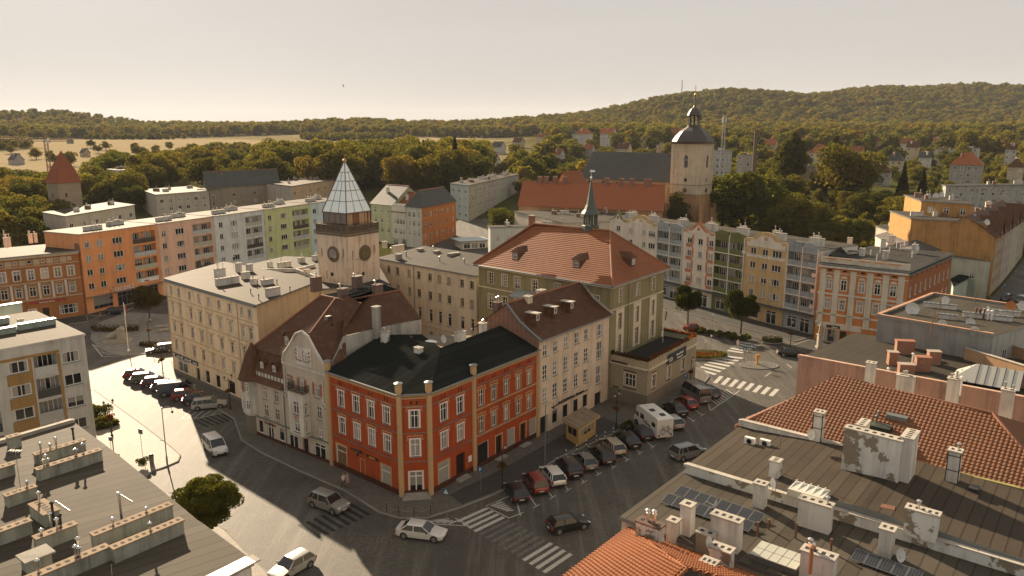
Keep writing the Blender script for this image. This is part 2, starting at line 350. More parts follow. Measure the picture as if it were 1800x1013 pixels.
class B:
    """a building: an Empty at its base, its walls, windows, roof pieces and chimneys below it"""
    def __init__(s, name, label, cat='building', loc=(0,0,0), group=None):
        s.o = Vector(loc); s.root = thing(name, label, cat, loc, None, group)
    def part(s, name, mb, parent=None, label=None, smooth=False, kind=None):
        if not mb.f: return None
        o = link(name, mb.mesh(name, s.o, smooth), parent or s.root)
        if label: o['label'] = label
        if kind: o['kind'] = kind
        return o
    def wall(s, p0, p1, z0, z1, mat, ops=(), name='wall', gable=None, thick=.0):
        """one facade seen from outside, p0 left, p1 right; ops: (u, v, w, h, style|'hole'|'loggia') with u the centre; gable: extra outline above z1 [(u, z)...]"""
        p0, p1 = g(p0), g(p1); L = (p1-p0).length; t = (p1-p0)/L; n = Vector((t.y, -t.x)); m = MB(mat, VOID_SHADE)
        def W(u, v, d=0.0): return (p0.x+t.x*u-n.x*d, p0.y+t.y*u-n.y*d, z0+v)
        H = z1-z0; us = {0.0, L}; vs = {0.0, H}; rects = []
        for op in ops:
            u, v, w, h = op[:4]; a, b, c, d = max(.02, u-w/2), min(L-.02, u+w/2), max(0.0, v), min(H-.02, v+h)
            if b-a < .1 or d-c < .1: continue
            rects.append((a, b, c, d, op)); us |= {a, b}; vs |= {c, d}
        us, vs = sorted(us), sorted(vs)
        for j in range(len(vs)-1):
            run = None; vm = (vs[j]+vs[j+1])/2
            if vs[j+1]-vs[j] < 1e-5: continue
            for i in range(len(us)-1):
                um = (us[i]+us[i+1])/2; hit = any(a < um < b and c < vm < d for a, b, c, d, _ in rects)
                if hit:
                    if run is not None: m.poly([W(run, vs[j]), W(us[i], vs[j]), W(us[i], vs[j+1]), W(run, vs[j+1])]); run = None
                elif run is None: run = us[i]
            if run is not None: m.poly([W(run, vs[j]), W(L, vs[j]), W(L, vs[j+1]), W(run, vs[j+1])])
        if gable: m.poly([W(0, H)] + [W(L, H)] + [W(u, z-z0) for u, z in reversed(gable)])
        todo = []
        for a, b, c, d, op in rects:
            st = op[4]; dep = .35 if st == 'hole' else (1.25 if isinstance(st, tuple) else st['rev'])
            m.poly([W(a, c), W(a, c, dep), W(a, d, dep), W(a, d)]); m.poly([W(b, c, dep), W(b, c), W(b, d), W(b, d, dep)])
            m.poly([W(a, d), W(a, d, dep), W(b, d, dep), W(b, d)]); m.poly([W(a, c, dep), W(a, c), W(b, c), W(b, c, dep)])
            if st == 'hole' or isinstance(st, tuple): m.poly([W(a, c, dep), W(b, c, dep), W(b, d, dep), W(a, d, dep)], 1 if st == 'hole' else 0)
            if st != 'hole': todo.append((a, b, c, d, st))
        wall = s.part(name, m)
        t3, n3 = Vector((t.x, t.y, 0)), Vector((n.x, n.y, 0))
        for a, b, c, d, st in todo:
            if isinstance(st, tuple):            # ('loggia', parapet material, window style)
                _, pm, ws = st[:3]; nb = max(1, round((b-a)/2.6)); wdt = (b-a)/nb
                for k in range(nb):
                    uc = a+wdt*(k+.5); place_window(s.root, s.o, W(uc+.25, c+.12, 1.10), t3, n3, ws, wdt*.66, (d-c)*.82)
                    q = MB(pm); ctr = Vector(W(uc, c, .03)); q.obox(ctr+Vector((0,0,.0)), t3, wdt-.06, .08, 1.0); bal = s.part('balcony_parapet', q)
                    q = MB(GREY); q.obox(ctr+Vector((0,0,1.0)), t3, wdt-.06, .06, .05); s.part('handrail', q, bal)
            else: place_window(s.root, s.o, W((a+b)/2, c), t3, n3, st, b-a, d-c)
        s.last = (p0, t, n, L, z0); return wall
    def fpt(s, u, v, d=0.0):
        """point on the last wall, d metres in front of it"""
        p0, t, n, L, z0 = s.last; return Vector((p0.x+t.x*u+n.x*d, p0.y+t.y*u+n.y*d, z0+v))
    def ft(s): p0, t, n, L, z0 = s.last; return Vector((t.x, t.y, 0))
    def fn(s): p0, t, n, L, z0 = s.last; return Vector((n.x, n.y, 0))
    def band(s, v, h, d, mat, u0=None, u1=None, name='string_course', sub=0.0):
        p0, t, n, L, z0 = s.last; a, b = (0 if u0 is None else u0), (L if u1 is None else u1); m = MB(mat)
        m.obox(s.fpt((a+b)/2, v, d/2-.012-sub), s.ft(), b-a, d+.024, h); return s.part(name, m)
    def sign(s, text, u, v, size, mat, d=.08, name='lettering', spacing=1.0):
        o = link(name, txt(text, size, mat, .03, spacing=spacing), s.root); M = frame_mat(s.fpt(u, v, d)-s.o, s.ft(), s.fn()); o.matrix_local = M @ Matrix.Rotation(math.pi/2, 4, 'X'); return o
    def board(s, u, v, w, h, mat, d=.06, name='signboard'):
        m = MB(mat); m.obox(s.fpt(u, v, d/2), s.ft(), w, d, h); return s.part(name, m)
    def flat_roof(s, poly, z, mat, over=.25, th=.25, edge=None, name='roof'):
        c = sum((g(p) for p in poly), Vector((0,0)))/len(poly); pl = grow(poly, over)
        m = MB(edge or ZINC, mat); m.prism(pl, z-th, z, 0, 1); return s.part(name, m)
    def parapet(s, pts, z, h, th, mat, cap=None, name='parapet'):
        """low wall along a run of points"""
        for k in range(len(pts)-1):
            a, b = g(pts[k]), g(pts[k+1]); t = (b-a); L = t.length; m = MB(mat); c = (a+b)/2
            m.obox((c.x, c.y, z), t, L+th*.98, th, h); o = s.part(name, m)
            if cap:
                m = MB(cap); nseg = max(1, int(L/1.1))
                for q in range(nseg):
                    cc = a + t*((q+.5)/nseg); m.obox((cc.x, cc.y, z+h+.002), t, L/nseg*.985+(th*.2 if nseg == 1 else 0), th+.14, .06)
                s.part('coping', m, o)
    def tiled(s, polys, mat, course=.36, lip=.035, wave=0.0, tile=.24, name='roof', under=True):
        m = []
        for pl in polys: m.append(tile_sheet(pl, course, lip, wave, tile))
        bm = bmesh.new()
        for me in m: bm.from_mesh(me); bpy.data.meshes.remove(me)
        bmesh.ops.translate(bm, verts=bm.verts, vec=-s.o); me = bpy.data.meshes.new(name); bm.to_mesh(me); bm.free(); me.materials.append(mat)
        o = link(name, me, s.root); return o
    def ridge(s, pts, mat, r=.14, step=.42, parent=None):
        m = MB(mat)
        for k in range(len(pts)-1):
            a, b = Vector(pts[k]), Vector(pts[k+1]); n = max(1, int((b-a).length/step))
            for q in range(n): m.tube(a.lerp(b, q/n), a.lerp(b, (q+1.08)/n), r, r*.82, 7)
        return s.part('ridge_tiles', m, parent)
    def chimney(s, x, y, z, L, D, H, az, mat, holes=4, cap=None, pots=0, bands=False, parent=None):
        """stack with a slab cap, flue openings and metal pots"""
        t = az_vec(az); m = MB(mat); m.obox((x, y, z-.6), t, L, D, H+.6); o = s.part('chimney', m, parent)
        m = MB(cap or COPING, VOID_SHADE); m.obox((x, y, z+H), t, L+.14, D+.14, .10)
        for k in range(holes):
            c = Vector((x, y, z+H+.1)) + t*(L*((k+.5)/holes-.5)); m.obox(c, t, L/holes*.45, D*.42, .012, 1)
        s.part('chimney_cap', m, o)
        for k in range(pots):
            c = Vector((x, y, z+H+.1)) + t*(L*(random.random()-.5)*.8); m = MB(STEEL); hh = random.uniform(.25, .8); m.tube(c, c+Vector((0,0,hh)), .08, n=8); m.lathe([(.08, hh), (.17, hh+.04), (.17, hh+.1), (.02, hh+.2)], c, 8); s.part('chimney_pot', m, o)
        if bands:
            m = MB(BLACK)
            for zz in (H*.15, H*.55, H*.9): m.obox((x, y, z+zz), t, L+.05, D+.05, .06)
            for q in (-1, 1):
                c = Vector((x, y, z)) + t*(q*L/2) - Vector((-t.y, t.x, 0))*(D/2); m.obox(c, t, .06, .06, H)
            s.part('strap', m, o)
        return o
    def dish(s, p, az, r=.42, mat=None):
        m = MB(mat or DISH); c = Vector(p); d = (az_vec(az) + Vector((0,0,.35))).normalized(); a = d.orthogonal().normalized(); b = d.cross(a); k = len(m.v); n = 12
        for q, dep in ((0, -.22), (.5, -.16), (1, 0)):
            for i in range(n): w = 2*math.pi*i/n; m.v.append(tuple(c + Vector((0,0,.55)) + d*(dep*r*1.6) + (a*math.cos(w)+b*math.sin(w))*(r*q+.001)))
        for j in (0, 1):
            for i in range(n): m.f.append((k+j*n+i, k+j*n+(i+1) % n, k+(j+1)*n+(i+1) % n, k+(j+1)*n+i)); m.m.append(0)
        m.tube(c, c+Vector((0,0,.6)), .025, n=5); m.tube(c+Vector((0,0,.5)), c+Vector((0,0,.5))+d*r*1.1, .012, n=4); return s.part('satellite_dish', m)
    def aerial(s, p, h=2.5):
        m = MB(GREY); c = Vector(p); m.tube(c, c+Vector((0,0,h)), .022, n=5); a = az_vec(random.uniform(0, 180)); b = Vector((-a.y, a.x, 0))
        m.tube(c+Vector((0,0,h*.92))-a*.5, c+Vector((0,0,h*.92))+a*.5, .012, n=4)
        for k in range(5): q = c+Vector((0,0,h*.92))+a*(k*.22-.45); m.tube(q-b*.25, q+b*.25, .009, n=4)
        return s.part('aerial', m)
    def pipe(s, p, h, r=.06, mat=None, cowl=True):
        m = MB(mat or GREY); c = Vector(p); m.tube(c-Vector((0,0,.3)), c+Vector((0,0,h)), r, n=8)
        if cowl: m.lathe([(r*1.1, h-.02), (r*2, h+.06), (r*2, h+.1), (.01, h+.2)], c, 8)
        return s.part('vent_pipe', m)
    def drain(s, u, v0, v1, mat=None, d=.1):
        m = MB(mat or ZINC); m.tube(s.fpt(u, v0, d), s.fpt(u, v1, d), .06, n=6); return s.part('drainpipe', m)
def grow(poly, d):
    """outline moved out by d (CCW)"""
    n = len(poly); out = []
    for i in range(n):
        a, b, c = g(poly[i-1]), g(poly[i]), g(poly[(i+1) % n]); e1 = (b-a).normalized(); e2 = (c-b).normalized()
        n1, n2 = Vector((e1.y, -e1.x)), Vector((e2.y, -e2.x)); k = n1+n2
        out.append(b + k*(d/max(.3, k.dot(n1))))
    return out
def tile_sheet(poly, course, lip, wave, tile):
    """courses of roof tiles over one flat convex slope: every course a step, optionally rolled"""
    P = [Vector(p) for p in poly]; n = Vector((0,0,0))
    for i in range(len(P)): n += (P[i]-P[0]).cross(P[(i+1) % len(P)]-P[0])
    n.normalize()
    if n.z < 0: n = -n; P.reverse()
    h = Vector((0,0,1)).cross(n).normalized(); s = n.cross(h).normalized()
    if s.z < 0: s = -s; h = -h
    o = P[0]; A = [(p-o).dot(h) for p in P]; Bv = [(p-o).dot(s) for p in P]; a0, a1, b0, b1 = min(A)-.02, max(A)+.02, min(Bv), max(Bv)
    nr = max(1, int(math.ceil((b1-b0)/course)))
    if wave: nt_ = max(1, int((a1-a0)/tile)); k = nt_*4; xs = np.linspace(a0, a1, k+1); off = wave*np.abs(np.sin(np.pi*(xs-a0)/tile))
    else: xs = np.array([a0, a1]); off = np.zeros(2)
    V = []; Fc = []; nx = len(xs)
    oo, hh, ss, nn = (np.array(q) for q in (o, h, s, n))
    for r in range(nr):
        bl, bh = b0+r*course, b0+(r+1)*course+.02
        for q, (bb, e) in enumerate(((bl, -.03), (bl, lip), (bh, .004))):
            V.append(oo + xs[:,None]*hh + bb*ss + (off*(1 if q else 1)+e)[:,None]*nn)
        k = r*3*nx
        for q in (0, 1):
            for i in range(nx-1): Fc.append((k+q*nx+i, k+q*nx+i+1, k+(q+1)*nx+i+1, k+(q+1)*nx+i))
    me = bpy.data.meshes.new('tile_courses'); me.from_pydata(np.concatenate(V).tolist(), [], Fc)
    bm = bmesh.new(); bm.from_mesh(me)
    c = sum(P, Vector((0,0,0)))/len(P)
    for i in range(len(P)):
        a, b = P[i], P[(i+1) % len(P)]; e = (b-a)
        if e.length < .02: continue
        pn = e.cross(n).normalized()
        if (c-a).dot(pn) > 0: pn = -pn
        bmesh.ops.bisect_plane(bm, geom=bm.verts[:]+bm.edges[:]+bm.faces[:], plane_co=a+pn*.002, plane_no=pn, clear_outer=True)
    bm.to_mesh(me); bm.free(); return me
def grid(us, rows):
    """openings: rows of (v, w, h, style) at the centres us"""
    return [(u, v, w, h, st) for (v, w, h, st) in rows for u in us]
def spaced(L, n, m0, m1=None):
    m1 = m0 if m1 is None else m1; return [m0 + (L-m0-m1)*(k/(n-1) if n > 1 else .5) for k in range(n)]
def along(p0, az, d): v = az_vec(az); return Vector((p0[0]+v.x*d, p0[1]+v.y*d))
def on_line(px, py, p0, az, zguess=8.0):
    """where the upright plane through p0 along az is met by the view through column px"""
    q = at(px, py, zguess); r = Vector((q.x, q.y)); d = az_vec(az); k = r.x/r.y
    # p0.x + d.x*t = k*(p0.y + d.y*t)
    t = (k*p0[1]-p0[0])/(d.x-k*d.y); return Vector((p0[0]+d.x*t, p0[1]+d.y*t))
# ------------------------------------------------------------------ leaves, trees, hedges
LEAF_A = leafmat('leaf_olive', (.10,.115,.024), (.25,.21,.042)); LEAF_B = leafmat('leaf_dark', (.052,.070,.019), (.15,.15,.034)); LEAF_C = leafmat('leaf_gold', (.16,.13,.030), (.31,.22,.048))
LEAF_R = leafmat('leaf_near', (.060,.075,.012), (.20,.18,.026), .1); LEAF_RED = leafmat('leaf_rust', (.10,.055,.02), (.30,.085,.022), .2); LEAF_RED2 = leafmat('leaf_brown', (.05,.035,.015), (.13,.05,.02), .2)
CONIF = leafmat('conifer_needle', (.016,.022,.010), (.040,.042,.014), .3); BARK = stone('bark', (.07,.05,.035), 4)
def fast_mesh(name, V, Q, mat):
    me = bpy.data.meshes.new(name); n = len(Q); me.vertices.add(len(V)); me.vertices.foreach_set('co', np.ascontiguousarray(V, np.float32).ravel())
    me.loops.add(n*4); me.polygons.add(n); me.loops.foreach_set('vertex_index', np.ascontiguousarray(Q, np.int32).ravel()); me.polygons.foreach_set('loop_start', np.arange(0, n*4, 4, dtype=np.int32))
    me.update(calc_edges=True); me.materials.append(mat); return me
def leaf_quads(rng, pts, nrm, size):
    """one bent-free leaf clump per point, facing roughly along nrm"""
    n = len(pts); r = rng.normal(size=(n, 3)); nr = nrm*.8+r*.55; nr /= np.linalg.norm(nr, axis=1)[:,None]+1e-9
    a = np.cross(nr, rng.normal(size=(n, 3))); a /= np.linalg.norm(a, axis=1)[:,None]+1e-9; b = np.cross(nr, a)
    s = (size*rng.uniform(.6, 1.35, n))[:,None]; w = rng.uniform(.5, .9, n)[:,None]
    V = np.stack([pts-a*s, pts+b*s*w, pts+a*s, pts-b*s*w], 1).reshape(-1, 3); return V, np.arange(4*n).reshape(-1, 4)
def lobes_points(rng, lobes, n):
    """points spread through the outer part of many overlapping lobes"""
    w = np.array([l[3]**2 for l in lobes]); w /= w.sum(); idx = rng.choice(len(lobes), n, p=w); L = np.array(lobes)[idx]
    d = rng.normal(size=(n, 3)); d /= np.linalg.norm(d, axis=1)[:,None]; d[:,2] = np.where((d[:,2] < -.35) & (rng.random(n) < .7), -d[:,2], d[:,2])
    rad = L[:,3]*(1-np.abs(rng.normal(0, .16, n))); p = L[:,:3]+d*rad[:,None]*np.array([1, 1, .85]); return p, d
def crown_mesh(name, seed, rx, rz, zc, n, leaf, mat, nl=26, lob=.42, shape='round'):
    rng = np.random.default_rng(seed); lobes = []
    for k in range(nl):
        d = rng.normal(size=3); d /= np.linalg.norm(d); q = rng.uniform(.45, .78)
        if d[2] < -.5: d[2] *= .8
        f = 1.0
        if shape == 'poplar': f = 1-.55*max(0, d[2])
        lobes.append((d[0]*rx*q*f, d[1]*rx*q*f, zc+d[2]*rz*q, min(rx, rz)*lob*rng.uniform(.62, 1.2)))
    lobes.append((0, 0, zc, min(rx, rz)*.6)); p, d = lobes_points(rng, lobes, n); V, Q = leaf_quads(rng, p, d, leaf); return fast_mesh(name, V, Q, mat)
def trunk_mesh(h, r, top, seed=0, limbs=5):
    rr = random.Random(seed); m = MB(BARK); p = Vector((0,0,-.3)); q = Vector((rr.uniform(-.2, .2), rr.uniform(-.2, .2), h)); m.tube(p, q, r, r*.7, 8)
    for k in range(limbs): a = rr.uniform(0, 6.28); e = q+Vector((math.cos(a)*top*.5, math.sin(a)*top*.5, top*rr.uniform(.5, .9))); m.tube(q-Vector((0,0,rr.uniform(0, h*.25))), e, r*.45, r*.15, 6)
    return m.mesh('trunk')
_tree = {}
def tree_proto(key, **kw):
    h, rx = kw['h'], kw['rx']; zc = kw.get('zc', h*.52); rz = kw.get('rz', h-zc)
    _tree[key] = (crown_mesh('crown', kw['seed'], rx, rz, zc, kw['n'], kw['leaf'], kw['mat'], kw.get('nl', 26), kw.get('lob', .42), kw.get('shape', 'round')), trunk_mesh(zc-rz*.45, kw.get('tr', .05*rx+.12), rz, kw['seed']), h)
def conifer_proto(key, seed, h, r, n, leaf, mat):
    rng = np.random.default_rng(seed); z = h*(.08+.92*rng.random(n)**1.25); f = (1-z/h); tier = .72+.28*np.abs(np.sin(z*2.1)); a = rng.uniform(0, 2*np.pi, n); rad = r*f*tier*np.sqrt(rng.uniform(.35, 1, n))+.1
    p = np.stack([np.cos(a)*rad, np.sin(a)*rad, z-rad*.25], 1); d = np.stack([np.cos(a)*.5, np.sin(a)*.5, np.full(n, .7)], 1); V, Q = leaf_quads(rng, p, d, leaf)
    m = MB(BARK); m.tube((0,0,-.3), (0,0,h*.9), r*.09, .03, 7); _tree[key] = (fast_mesh('crown', V, Q, mat), m.mesh('trunk'), h)
def plant(key, loc, h, label, name='broadleaf_tree', cat='tree', group=None, wide=1.0, rot=None):
    cr, tk, h0 = _tree[key]; k = h/h0; o = thing(name, label, cat, loc, random.uniform(0, 6.28) if rot is None else rot, group); o.scale = (k*wide, k*wide, k); link('trunk', tk, o); link('crown', cr, o); return o
for i, (mt, sd) in enumerate(((LEAF_A, 1), (LEAF_A, 2), (LEAF_B, 3), (LEAF_B, 4), (LEAF_C, 5), (LEAF_A, 6))):
    tree_proto('mid%d' % i, seed=sd, h=14, rx=6.0+.5*(i % 3), n=5200, leaf=.34, mat=mt, nl=26+3*i, lob=.40)
    tree_proto('far%d' % i, seed=sd+20, h=14, rx=6.4, n=1500, leaf=.62, mat=mt, nl=20)
tree_proto('street', seed=31, h=7.5, rx=2.9, n=9000, leaf=.17, mat=leafmat('leaf_street', (.022,.030,.008), (.055,.058,.013), .3), nl=34, lob=.38, zc=4.6, rz=2.9, tr=.16)
tree_proto('near', seed=33, h=8.0, rx=3.3, n=30000, leaf=.11, mat=LEAF_R, nl=60, lob=.30, zc=5.0, rz=2.9, tr=.2)
tree_proto('poplar', seed=35, h=20, rx=2.6, n=6000, leaf=.30, mat=LEAF_B, nl=40, lob=.6, zc=10.5, rz=9.8, shape='poplar')
tree_proto('willow', seed=36, h=16, rx=3.4, n=8000, leaf=.24, mat=leafmat('leaf_willow', (.045,.052,.018), (.11,.105,.035)), nl=40, lob=.5, zc=8, rz=8)
conifer_proto('spruce', 41, 18, 4.2, 5000, .36, CONIF); conifer_proto('thuja', 42, 6, .9, 1500, .16, CONIF)
def hedge(name, a, c, w, h, mat, n, leaf=.13):
    rng = np.random.default_rng(len(bpy.data.objects)); a, c = g(a), g(c); d = c-a; L = d.length; mid = (a+c)/2; t = d.normalized(); nn = Vector((-t.y, t.x))
    u = rng.uniform(-L/2, L/2, n); s = rng.normal(0, w*.28, n); z = np.abs(rng.normal(h*.45, h*.3, n)); p = np.stack([t.x*u+nn.x*s, t.y*u+nn.y*s, z], 1); dd = np.stack([s*0+.1*rng.normal(size=n), s, np.full(n, .6)], 1); V, Q = leaf_quads(rng, p, dd, leaf)
    o = link(name, fast_mesh(name, V, Q, mat)); o.location = (mid.x, mid.y, 0); return o
def bush_mesh(seed, r, h, n, leaf, mat):
    rng = np.random.default_rng(seed); lobes = [(rng.normal(0, r*.35), rng.normal(0, r*.35), h*rng.uniform(.3, .65), min(r, h)*rng.uniform(.35, .55)) for _ in range(9)]; p, d = lobes_points(rng, lobes, n); V, Q = leaf_quads(rng, p, d, leaf); return fast_mesh('shrub', V, Q, mat)
# ------------------------------------------------------------------ ground: one sheet from the town to the horizon
def sm(a, b, x): t = min(1, max(0, (x-a)/(b-a))); return t*t*(3-2*t)
HILLS = [(1010, 1900, 80, 430, 400), (430, 1750, 62, 270, 330), (1750, 2000, 56, 420, 500), (-960, 1600, 30, 150, 200), (-330, 1600, 7, 110, 200), (-640, 1750, 7, 200, 200), (720, 1600, 14, 200, 260), (-150, 1550, 11, 450, 220), (-560, 1550, -4, 150, 250), (1340, 1900, 22, 160, 260), (640, 1750, -9, 90, 300), (840, 1780, 9, 90, 300), (1100, 1850, 13, 110, 300)]
def T(x, y):
    r = math.hypot(x, y); z = 10*sm(215, 430, r) + 13*sm(430, 1100, r) + 6*sm(1100, 2200, r) + 4*sm(190, 330, r)*sm(-40, 60, x)
    for cx, cy, h, sx, sy in HILLS: z += h*math.exp(-((x-cx)/sx)**2-((y-cy)/sy)**2)*sm(300, 900, r)
    return z + 1.5*math.sin(x*.011+1)*math.sin(y*.009)*sm(400, 800, r)
def ground_at(px, py, lo=150, hi=3500):
    """first place where the view through a photograph point meets the ground"""
    Y = lo
    while Y < hi:
        p = at_y(px, py, Y)
        if p.z <= T(p.x, p.y): return Vector((p.x, p.y, T(p.x, p.y)))
        Y *= 1.006
    return None
def make_ground():
    rs = np.concatenate([np.linspace(2, 200, 18), np.geomspace(215, 12000, 95)]); an = np.radians(np.concatenate([np.linspace(-62, 62, 150)])); V = []; Q = []
    for r in rs:
        for a in an: x, y = r*math.sin(a), r*math.cos(a); V.append((x, y, T(x, y)-.05))
    na = len(an)
    for i in range(len(rs)-1):
        for j in range(na-1): Q.append((i*na+j, i*na+j+1, (i+1)*na+j+1, (i+1)*na+j))
    m, N = new('earth_and_fields'); p = pos(N); n1 = noise(N, p, .004, 5); n2 = noise(N, p, .05, 5); n3 = noise(N, mapping(N, p, (.05, .006, 1), (0,0,.5)), 1, 4)
    grass = mixc(N, n2, (.040,.044,.014), (.085,.078,.027)); field = mixc(N, n3, (.26,.205,.125), (.35,.28,.175)); fm = ramp(N, n1, [(.46, (1,1,1)), (.5, (0,0,0))])
    s = N.add('SeparateXYZ'); N.l(p, s.inputs[0]); west = ramp(N, mmath(N, 'ADD', mmath(N, 'MULTIPLY', s.outputs[0], -.0012), .35), [(.3, (0,0,0)), (.42, (1,1,1))]); far = ramp(N, mmath(N, 'MULTIPLY', s.outputs[1], .001), [(.40, (0,0,0)), (.46, (1,1,1))])
    finish(N, mixc(N, mmath(N, 'MULTIPLY', west, far), grass, mixc(N, mmath(N, 'MULTIPLY', fm, .45), field, grass)), .95, spec=0.0)
    o = link('ground', fast_mesh('ground', np.array(V), np.array(Q), m)); tag(o, kind='structure'); return o
make_ground()
# ------------------------------------------------------------------ the island of houses round the old town hall
def U(p0, p1, px, py, z):
    """distance along the wall p0-p1 of what is seen in column px at height z"""
    d = g(p1)-g(p0); q = on_line(px, py, g(p0), math.degrees(math.atan2(d.x, d.y)), z); return (q-g(p0)).dot(d.normalized())
RED = stucco('red_render', (.36,.070,.022), .12, streak=.25); REDB = stucco('red_plinth', (.075,.03,.02), .2); OCHRE = stucco('ochre_trim', (.48,.31,.16), .1, streak=.15)
BEIGE = stucco('beige_render', (.66,.53,.39), .1, streak=.28); CREAM = stucco('cream_render', (.74,.57,.38), .1, streak=.25); CREAMT = stucco('cream_trim', (.54,.42,.28), .1)
GREIGE = stucco('greige_render', (.50,.43,.34), .12, streak=.22); LWALL = stucco('long_wing_render', (.64,.53,.39), .12, streak=.22)
OLIVE = stucco('olive_render', (.27,.235,.125), .12, streak=.25); OLT = stucco('olive_pale_trim', (.64,.55,.41), .1, streak=.2)
DARKF = bitumen('dark_felt', (.027,.030,.027), 38, 1.1, .8, .7, .0); GREYF = bitumen('grey_felt', (.12,.106,.085), 40, 1.0, .45, .3); GREYF2 = bitumen('warm_grey_felt', (.118,.094,.068), -40, 1.2, .35, .3)
TBROWN = tiles('brown_tile', (.105,.044,.022)); TRED = tiles('red_brown_tile', (.26,.088,.033), moss=.18); TOR = tiles('orange_tile', (.30,.100,.033), moss=.15, var=.3); TDARK = tiles('dark_slate', (.078,.080,.074), moss=.1)
TCAP = tiles('ridge_tile', (.30,.13,.07), moss=.1); BRK = brick('old_brick', (.22,.075,.035)); BRKD = brick('sooty_brick', (.10,.045,.028))
ANNEX = stucco('annex_render', (.38,.32,.22), .1, streak=.25); PLINTH = stone('plinth_stone', (.20,.17,.13))
COPPER = paint('green_copper', (.075,.088,.070), .6, .2, var=.3); RUST = paint('rusty_iron', (.16,.07,.035), .8, .2, var=.4)
DOORM = paint('dark_wood_door', (.03,.017,.011), .5); REDS = paint('red_sign', (.30,.03,.025), .5); BLUES = paint('blue_sign', (.02,.09,.19), .4)
TEXTW = paint('white_letters', (.7,.68,.62), .5); TEXTY = paint('yellow_letters', (.6,.38,.05), .5); TEXTK = paint('dark_letters', (.02,.02,.02), .5)
WT = S(2, (.68,), .07, .16, sill=ZINC, sur=(.13, WHITE)); WTO = dict(WT, sur=(.13, WHITE), hood=('ear', OCHRE)); WTO2 = dict(WT, sur=(.14, OCHRE), hood=('ear', OCHRE))
SHOPW = S(2, (.78,), .08, .12, glass=GLASS_D); SHOPP = S(1, (), .07, .12, glass=GLASS_D); DOOR = S(1, (.78,), .09, .3, fm=DOORM, glass=paint('door_panel', (.022,.013,.009), .4), kind='door'); WDOOR = S(2, (.75,), .1, .2, glass=GLASS, kind='door')
def red_house():
    A, Bp, C, D, E = (-20.9,82.65), (-11.72,74.85), (-8.65,75.3), (-4.3,81.15), (3.2,91.0); Ze = 11.55
    b = B('corner_tenement', 'brick red corner tenement with ochre pilasters and black felt roof', 'building', (-9,84,0))
    roller = paint('roller_shutter', (.28,.27,.24), .5)
    shopl = S(1, (.7,), .06, .1, glass=GLASS_D); blank = S(1, (), .1, .08, fm=OCHRE, glass=RED, kind='blind_window'); poster = S(1, (.72,), .06, .06, glass=paint('bakery_poster', (.16,.09,.05), .4, var=.8), sur=(.16, OCHRE))
    shut = S(1, (.72,), .06, .1, glass=roller, sur=(.16, OCHRE)); att = S(1, (), .04, .12, fm=TEXTK, glass=GLASS_D)
    def trims(L, pil=True):
        for v, h in ((3.95, .10), (7.15, .10), (10.1, .10)): b.band(v, h, .05, GREY)
        b.band(10.98, .14, .10, OCHRE, name='cornice'); b.band(11.30, .25, .22, OCHRE, name='cornice')
        m = MB(OCHRE); n = int(L/.28)
        for k in range(n): m.obox(b.fpt((k+.5)*L/n, 11.12, .05), b.ft(), .11, .10, .18)
        b.part('dentil_frieze', m); b.band(0, .75, .06, REDB, name='plinth')
    # left facade
    L = (g(Bp)-g(A)).length; us = [U(A, Bp, x, 720, 8) for x in (600.5, 626.5, 652, 679)]
    ops = grid(us, [(7.75, .98, 1.95, WTO), (4.55, .98, 1.95, WTO)])
    for u in us: ops += [(u-.24, 10.32, .17, .42, att), (u+.24, 10.32, .17, .42, att)]
    ops += [(1.9, .5, 1.75, 2.55, poster), (5.6, .5, .95, 2.0, blank), (9.6, .55, 1.5, 2.3, shut)]
    b.wall(A, Bp, 0, Ze, RED, ops); trims(L)
    b.board(4.6, 3.05, 1.9, .28, BLACK); b.board(7.4, 3.0, 2.1, .3, BLACK); b.sign('PIEKARNIA', 4.6, 3.11, .24, paint('dim_letters', (.10,.07,.05), .6)); b.sign('SKLEP 24', 7.4, 3.06, .25, TEXTY)
    m = MB(BLACK); m.tube(b.fpt(5.9, 3.2, .05), b.fpt(5.9, 3.75, .5), .03, n=6); m.tube(b.fpt(5.9, 3.75, .5), b.fpt(5.9, 3.5, .85), .03, n=6); m.lathe([(.03, .25), (.16, .1), (.12, -.12), (.02, -.2)], b.fpt(5.9, 3.35, .85), 8); b.part('wall_lamp', m)
    # chamfered corner
    L = (g(C)-g(Bp)).length; u = L/2
    b.wall(Bp, C, 0, Ze, RED, [(u, 7.75, 1.0, 1.95, WTO), (u, 4.55, 1.0, 1.95, WTO), (u-.3, 10.32, .2, .4, att), (u+.3, 10.32, .2, .4, att), (u, .55, 1.45, 2.3, dict(WDOOR, sur=(.1, WHITE)))]); trims(L)
    for k in range(3): m = MB(CONC); m.obox(b.fpt(u, k*.17, .55-.16*k), b.ft(), 3.0-.3*k, 1.1-.3*k, .17); b.part('step', m)
    # right facade, first part
    L = (g(D)-g(C)).length; us = [U(C, D, x, 720, 8) for x in (780, 809)]
    ops = grid(us, [(7.75, 1.0, 1.95, WTO), (4.55, 1.0, 1.95, WTO)]); us2 = us
    for u in us: ops += [(u-.24, 10.32, .17, .42, att), (u+.24, 10.32, .17, .42, att)]
    ops += [(2.1, .6, 1.7, 2.5, shut), (4.9, .35, 1.5, 2.7, DOOR)]
    b.wall(C, D, 0, Ze, RED, ops); trims(L)
    for k in range(2): m = MB(CONC); m.obox(b.fpt(4.9, k*.17, .4-.14*k), b.ft(), 2.0-.2*k, .8-.28*k, .17); b.part('step', m)
    b.board(6.5, 1.5, .55, .7, TEXTW, .05, 'notice_board')
    # right facade, second part
    L = (g(E)-g(D)).length; us = [U(D, E, x, 700, 8) for x in (846, 868, 890, 911, 930)]
